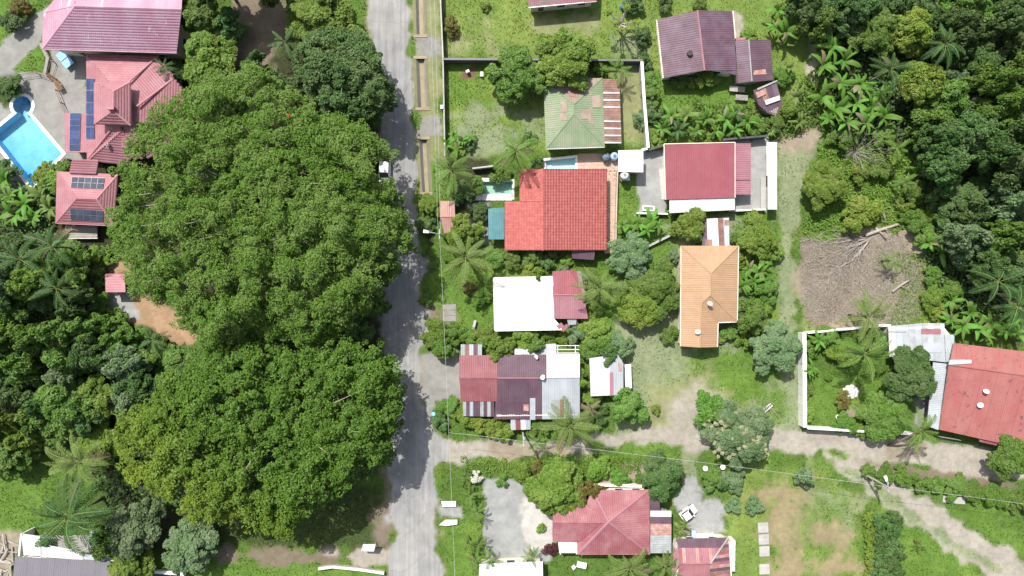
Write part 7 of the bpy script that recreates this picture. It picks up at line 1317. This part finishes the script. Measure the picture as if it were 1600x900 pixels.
litter('undergrowth', 'low shaded undergrowth below the right hand wood', 'undergrowth', [(1290, -60), (1660, -60), (1660, 520), (1480, 500), (1440, 400), (1430, 250), (1290, 210)], 26000, .55, .3, 'leaf_dark', 1.6, 53)
litter('undergrowth', 'low green growth between the grass track and the right wood', 'undergrowth', [(1282, 232), (1440, 230), (1445, 350), (1400, 355), (1256, 366), (1268, 300)], 12000, .38, .2, 'leaf_bright', .5, 54)
litter('undergrowth', 'low leafy growth in the bed behind the crimson roof', 'undergrowth', [(1020, 170), (1240, 165), (1280, 60), (1300, 200), (1220, 212), (1030, 222)], 9000, .42, .24, 'leaf_mid', .9, 55)
litter('undergrowth', 'low weeds on the lane bank above the brick red roof', 'undergrowth', [(690, 725), (900, 715), (1060, 708), (1060, 730), (900, 745), (760, 738)], 7000, .32, .16, 'leaf_bright', .4, 56)

ORD = ['first', 'second', 'third', 'fourth', 'fifth', 'sixth', 'seventh', 'eighth', 'ninth', 'tenth', 'eleventh', 'twelfth', 'thirteenth', 'fourteenth', 'fifteenth', 'sixteenth', 'seventeenth', 'eighteenth', 'nineteenth', 'twentieth'] + [t + s for t in ('twenty-', 'thirty-') for s in ('first', 'second', 'third', 'fourth', 'fifth', 'sixth', 'seventh', 'eighth', 'ninth', 'tenth')]
LOOK = {'leaf_dark': 'dark green', 'leaf_mid': 'mid green', 'leaf_grey': 'grey green', 'leaf_bright': 'bright green', 'leaf_yellow': 'yellow green', 'banana_green': 'green', 'palm_yellow': 'lime green', 'palm_dark': 'dark green', 'palm_green': 'green'}
def number(group, noun, where, axis, start):
    """give each repeat a label of its own: look, then its place in the row"""
    by = {}
    for o in col.objects:
        if o.parent is None and o.get('group') == group: by.setdefault(LOOK.get([k for k in o.children if k.name.split('.')[0] in ('crown', 'foliage', 'leaf', 'frond')][0].data.materials[0].name, ''), []).append(o)
    for look, os_ in by.items():
        os_.sort(key=lambda o: -o.location.y if axis == 'y' else o.location.x)
        for i, o in enumerate(os_): o['label'] = (ORD[i] + ' ' + look + ' ' + noun + ' from the ' + start + ' ' + where).replace('  ', ' ')
for g in (('trees of the right hand wood', 'tree crown', 'of the thick wood at right', 'y', 'top'), ('trees of the left hand wood', 'tree crown', 'of the wood at the left edge', 'y', 'top'), ('trees along the top edge', 'tree', 'along the top edge of the view', 'x', 'left'),
          ('trees past the top edge by the drive', 'tall tree', 'past the top edge', 'x', 'left'), ('trees between the great crowns', 'tree', 'around the great olive crown', 'y', 'top'), ('banana plants of the upper right grove', 'banana plant', 'of the upper right grove', 'y', 'top'),
          ('banana plants at the top edge', 'banana plant', 'along the top edge lawn', 'x', 'left'), ('banana clump below the west gravel yard', 'banana plant', 'below the west gravel yard', 'x', 'left'), ('banana plants east of the orange roof', 'banana plant', 'east of the orange roof', 'y', 'top'),
          ('banana plants north of the bright red roof', 'banana plant', 'north of the bright red roof', 'x', 'left'), ('lime plants by the patched shed', 'leafy plant', 'between maroon shed and banana grove', 'y', 'top'), ('bed of big leaved plants behind the crimson roof', 'big leaved plant', 'behind the crimson roof', 'x', 'left'),
          ('plants at the boundary wall corner', 'big leaved plant', 'at the boundary wall corner', 'x', 'left'), ('big leaved plants below the pool', 'big leaved plant', 'below the blue pool', 'x', 'left'), ('big leaved plants in the walled garden', 'big leaved plant', 'by the walled garden west wall', 'y', 'top'),
          ('broad leaved plants by the patched annex', 'broad leaved plant', 'by the patched annex', 'y', 'top'), ('banana plants at the edge of the right wood', 'banana plant', 'at the edge of the right wood', 'y', 'top'), ('small palms beside the concrete yard', 'small feathery palm', 'beside the grey concrete yard', 'y', 'top'),
          ('hedge row along the right hand lane', 'feathery hedge shrub', 'of the right lane row', 'x', 'left'), ('thin yellow hedge row', 'clipped hedge shrub', 'of the thin yellow hedge', 'y', 'top'), ('broad dark hedge rows', 'hedge shrub', 'of the broad double hedge', 'y', 'top')): number(*g)
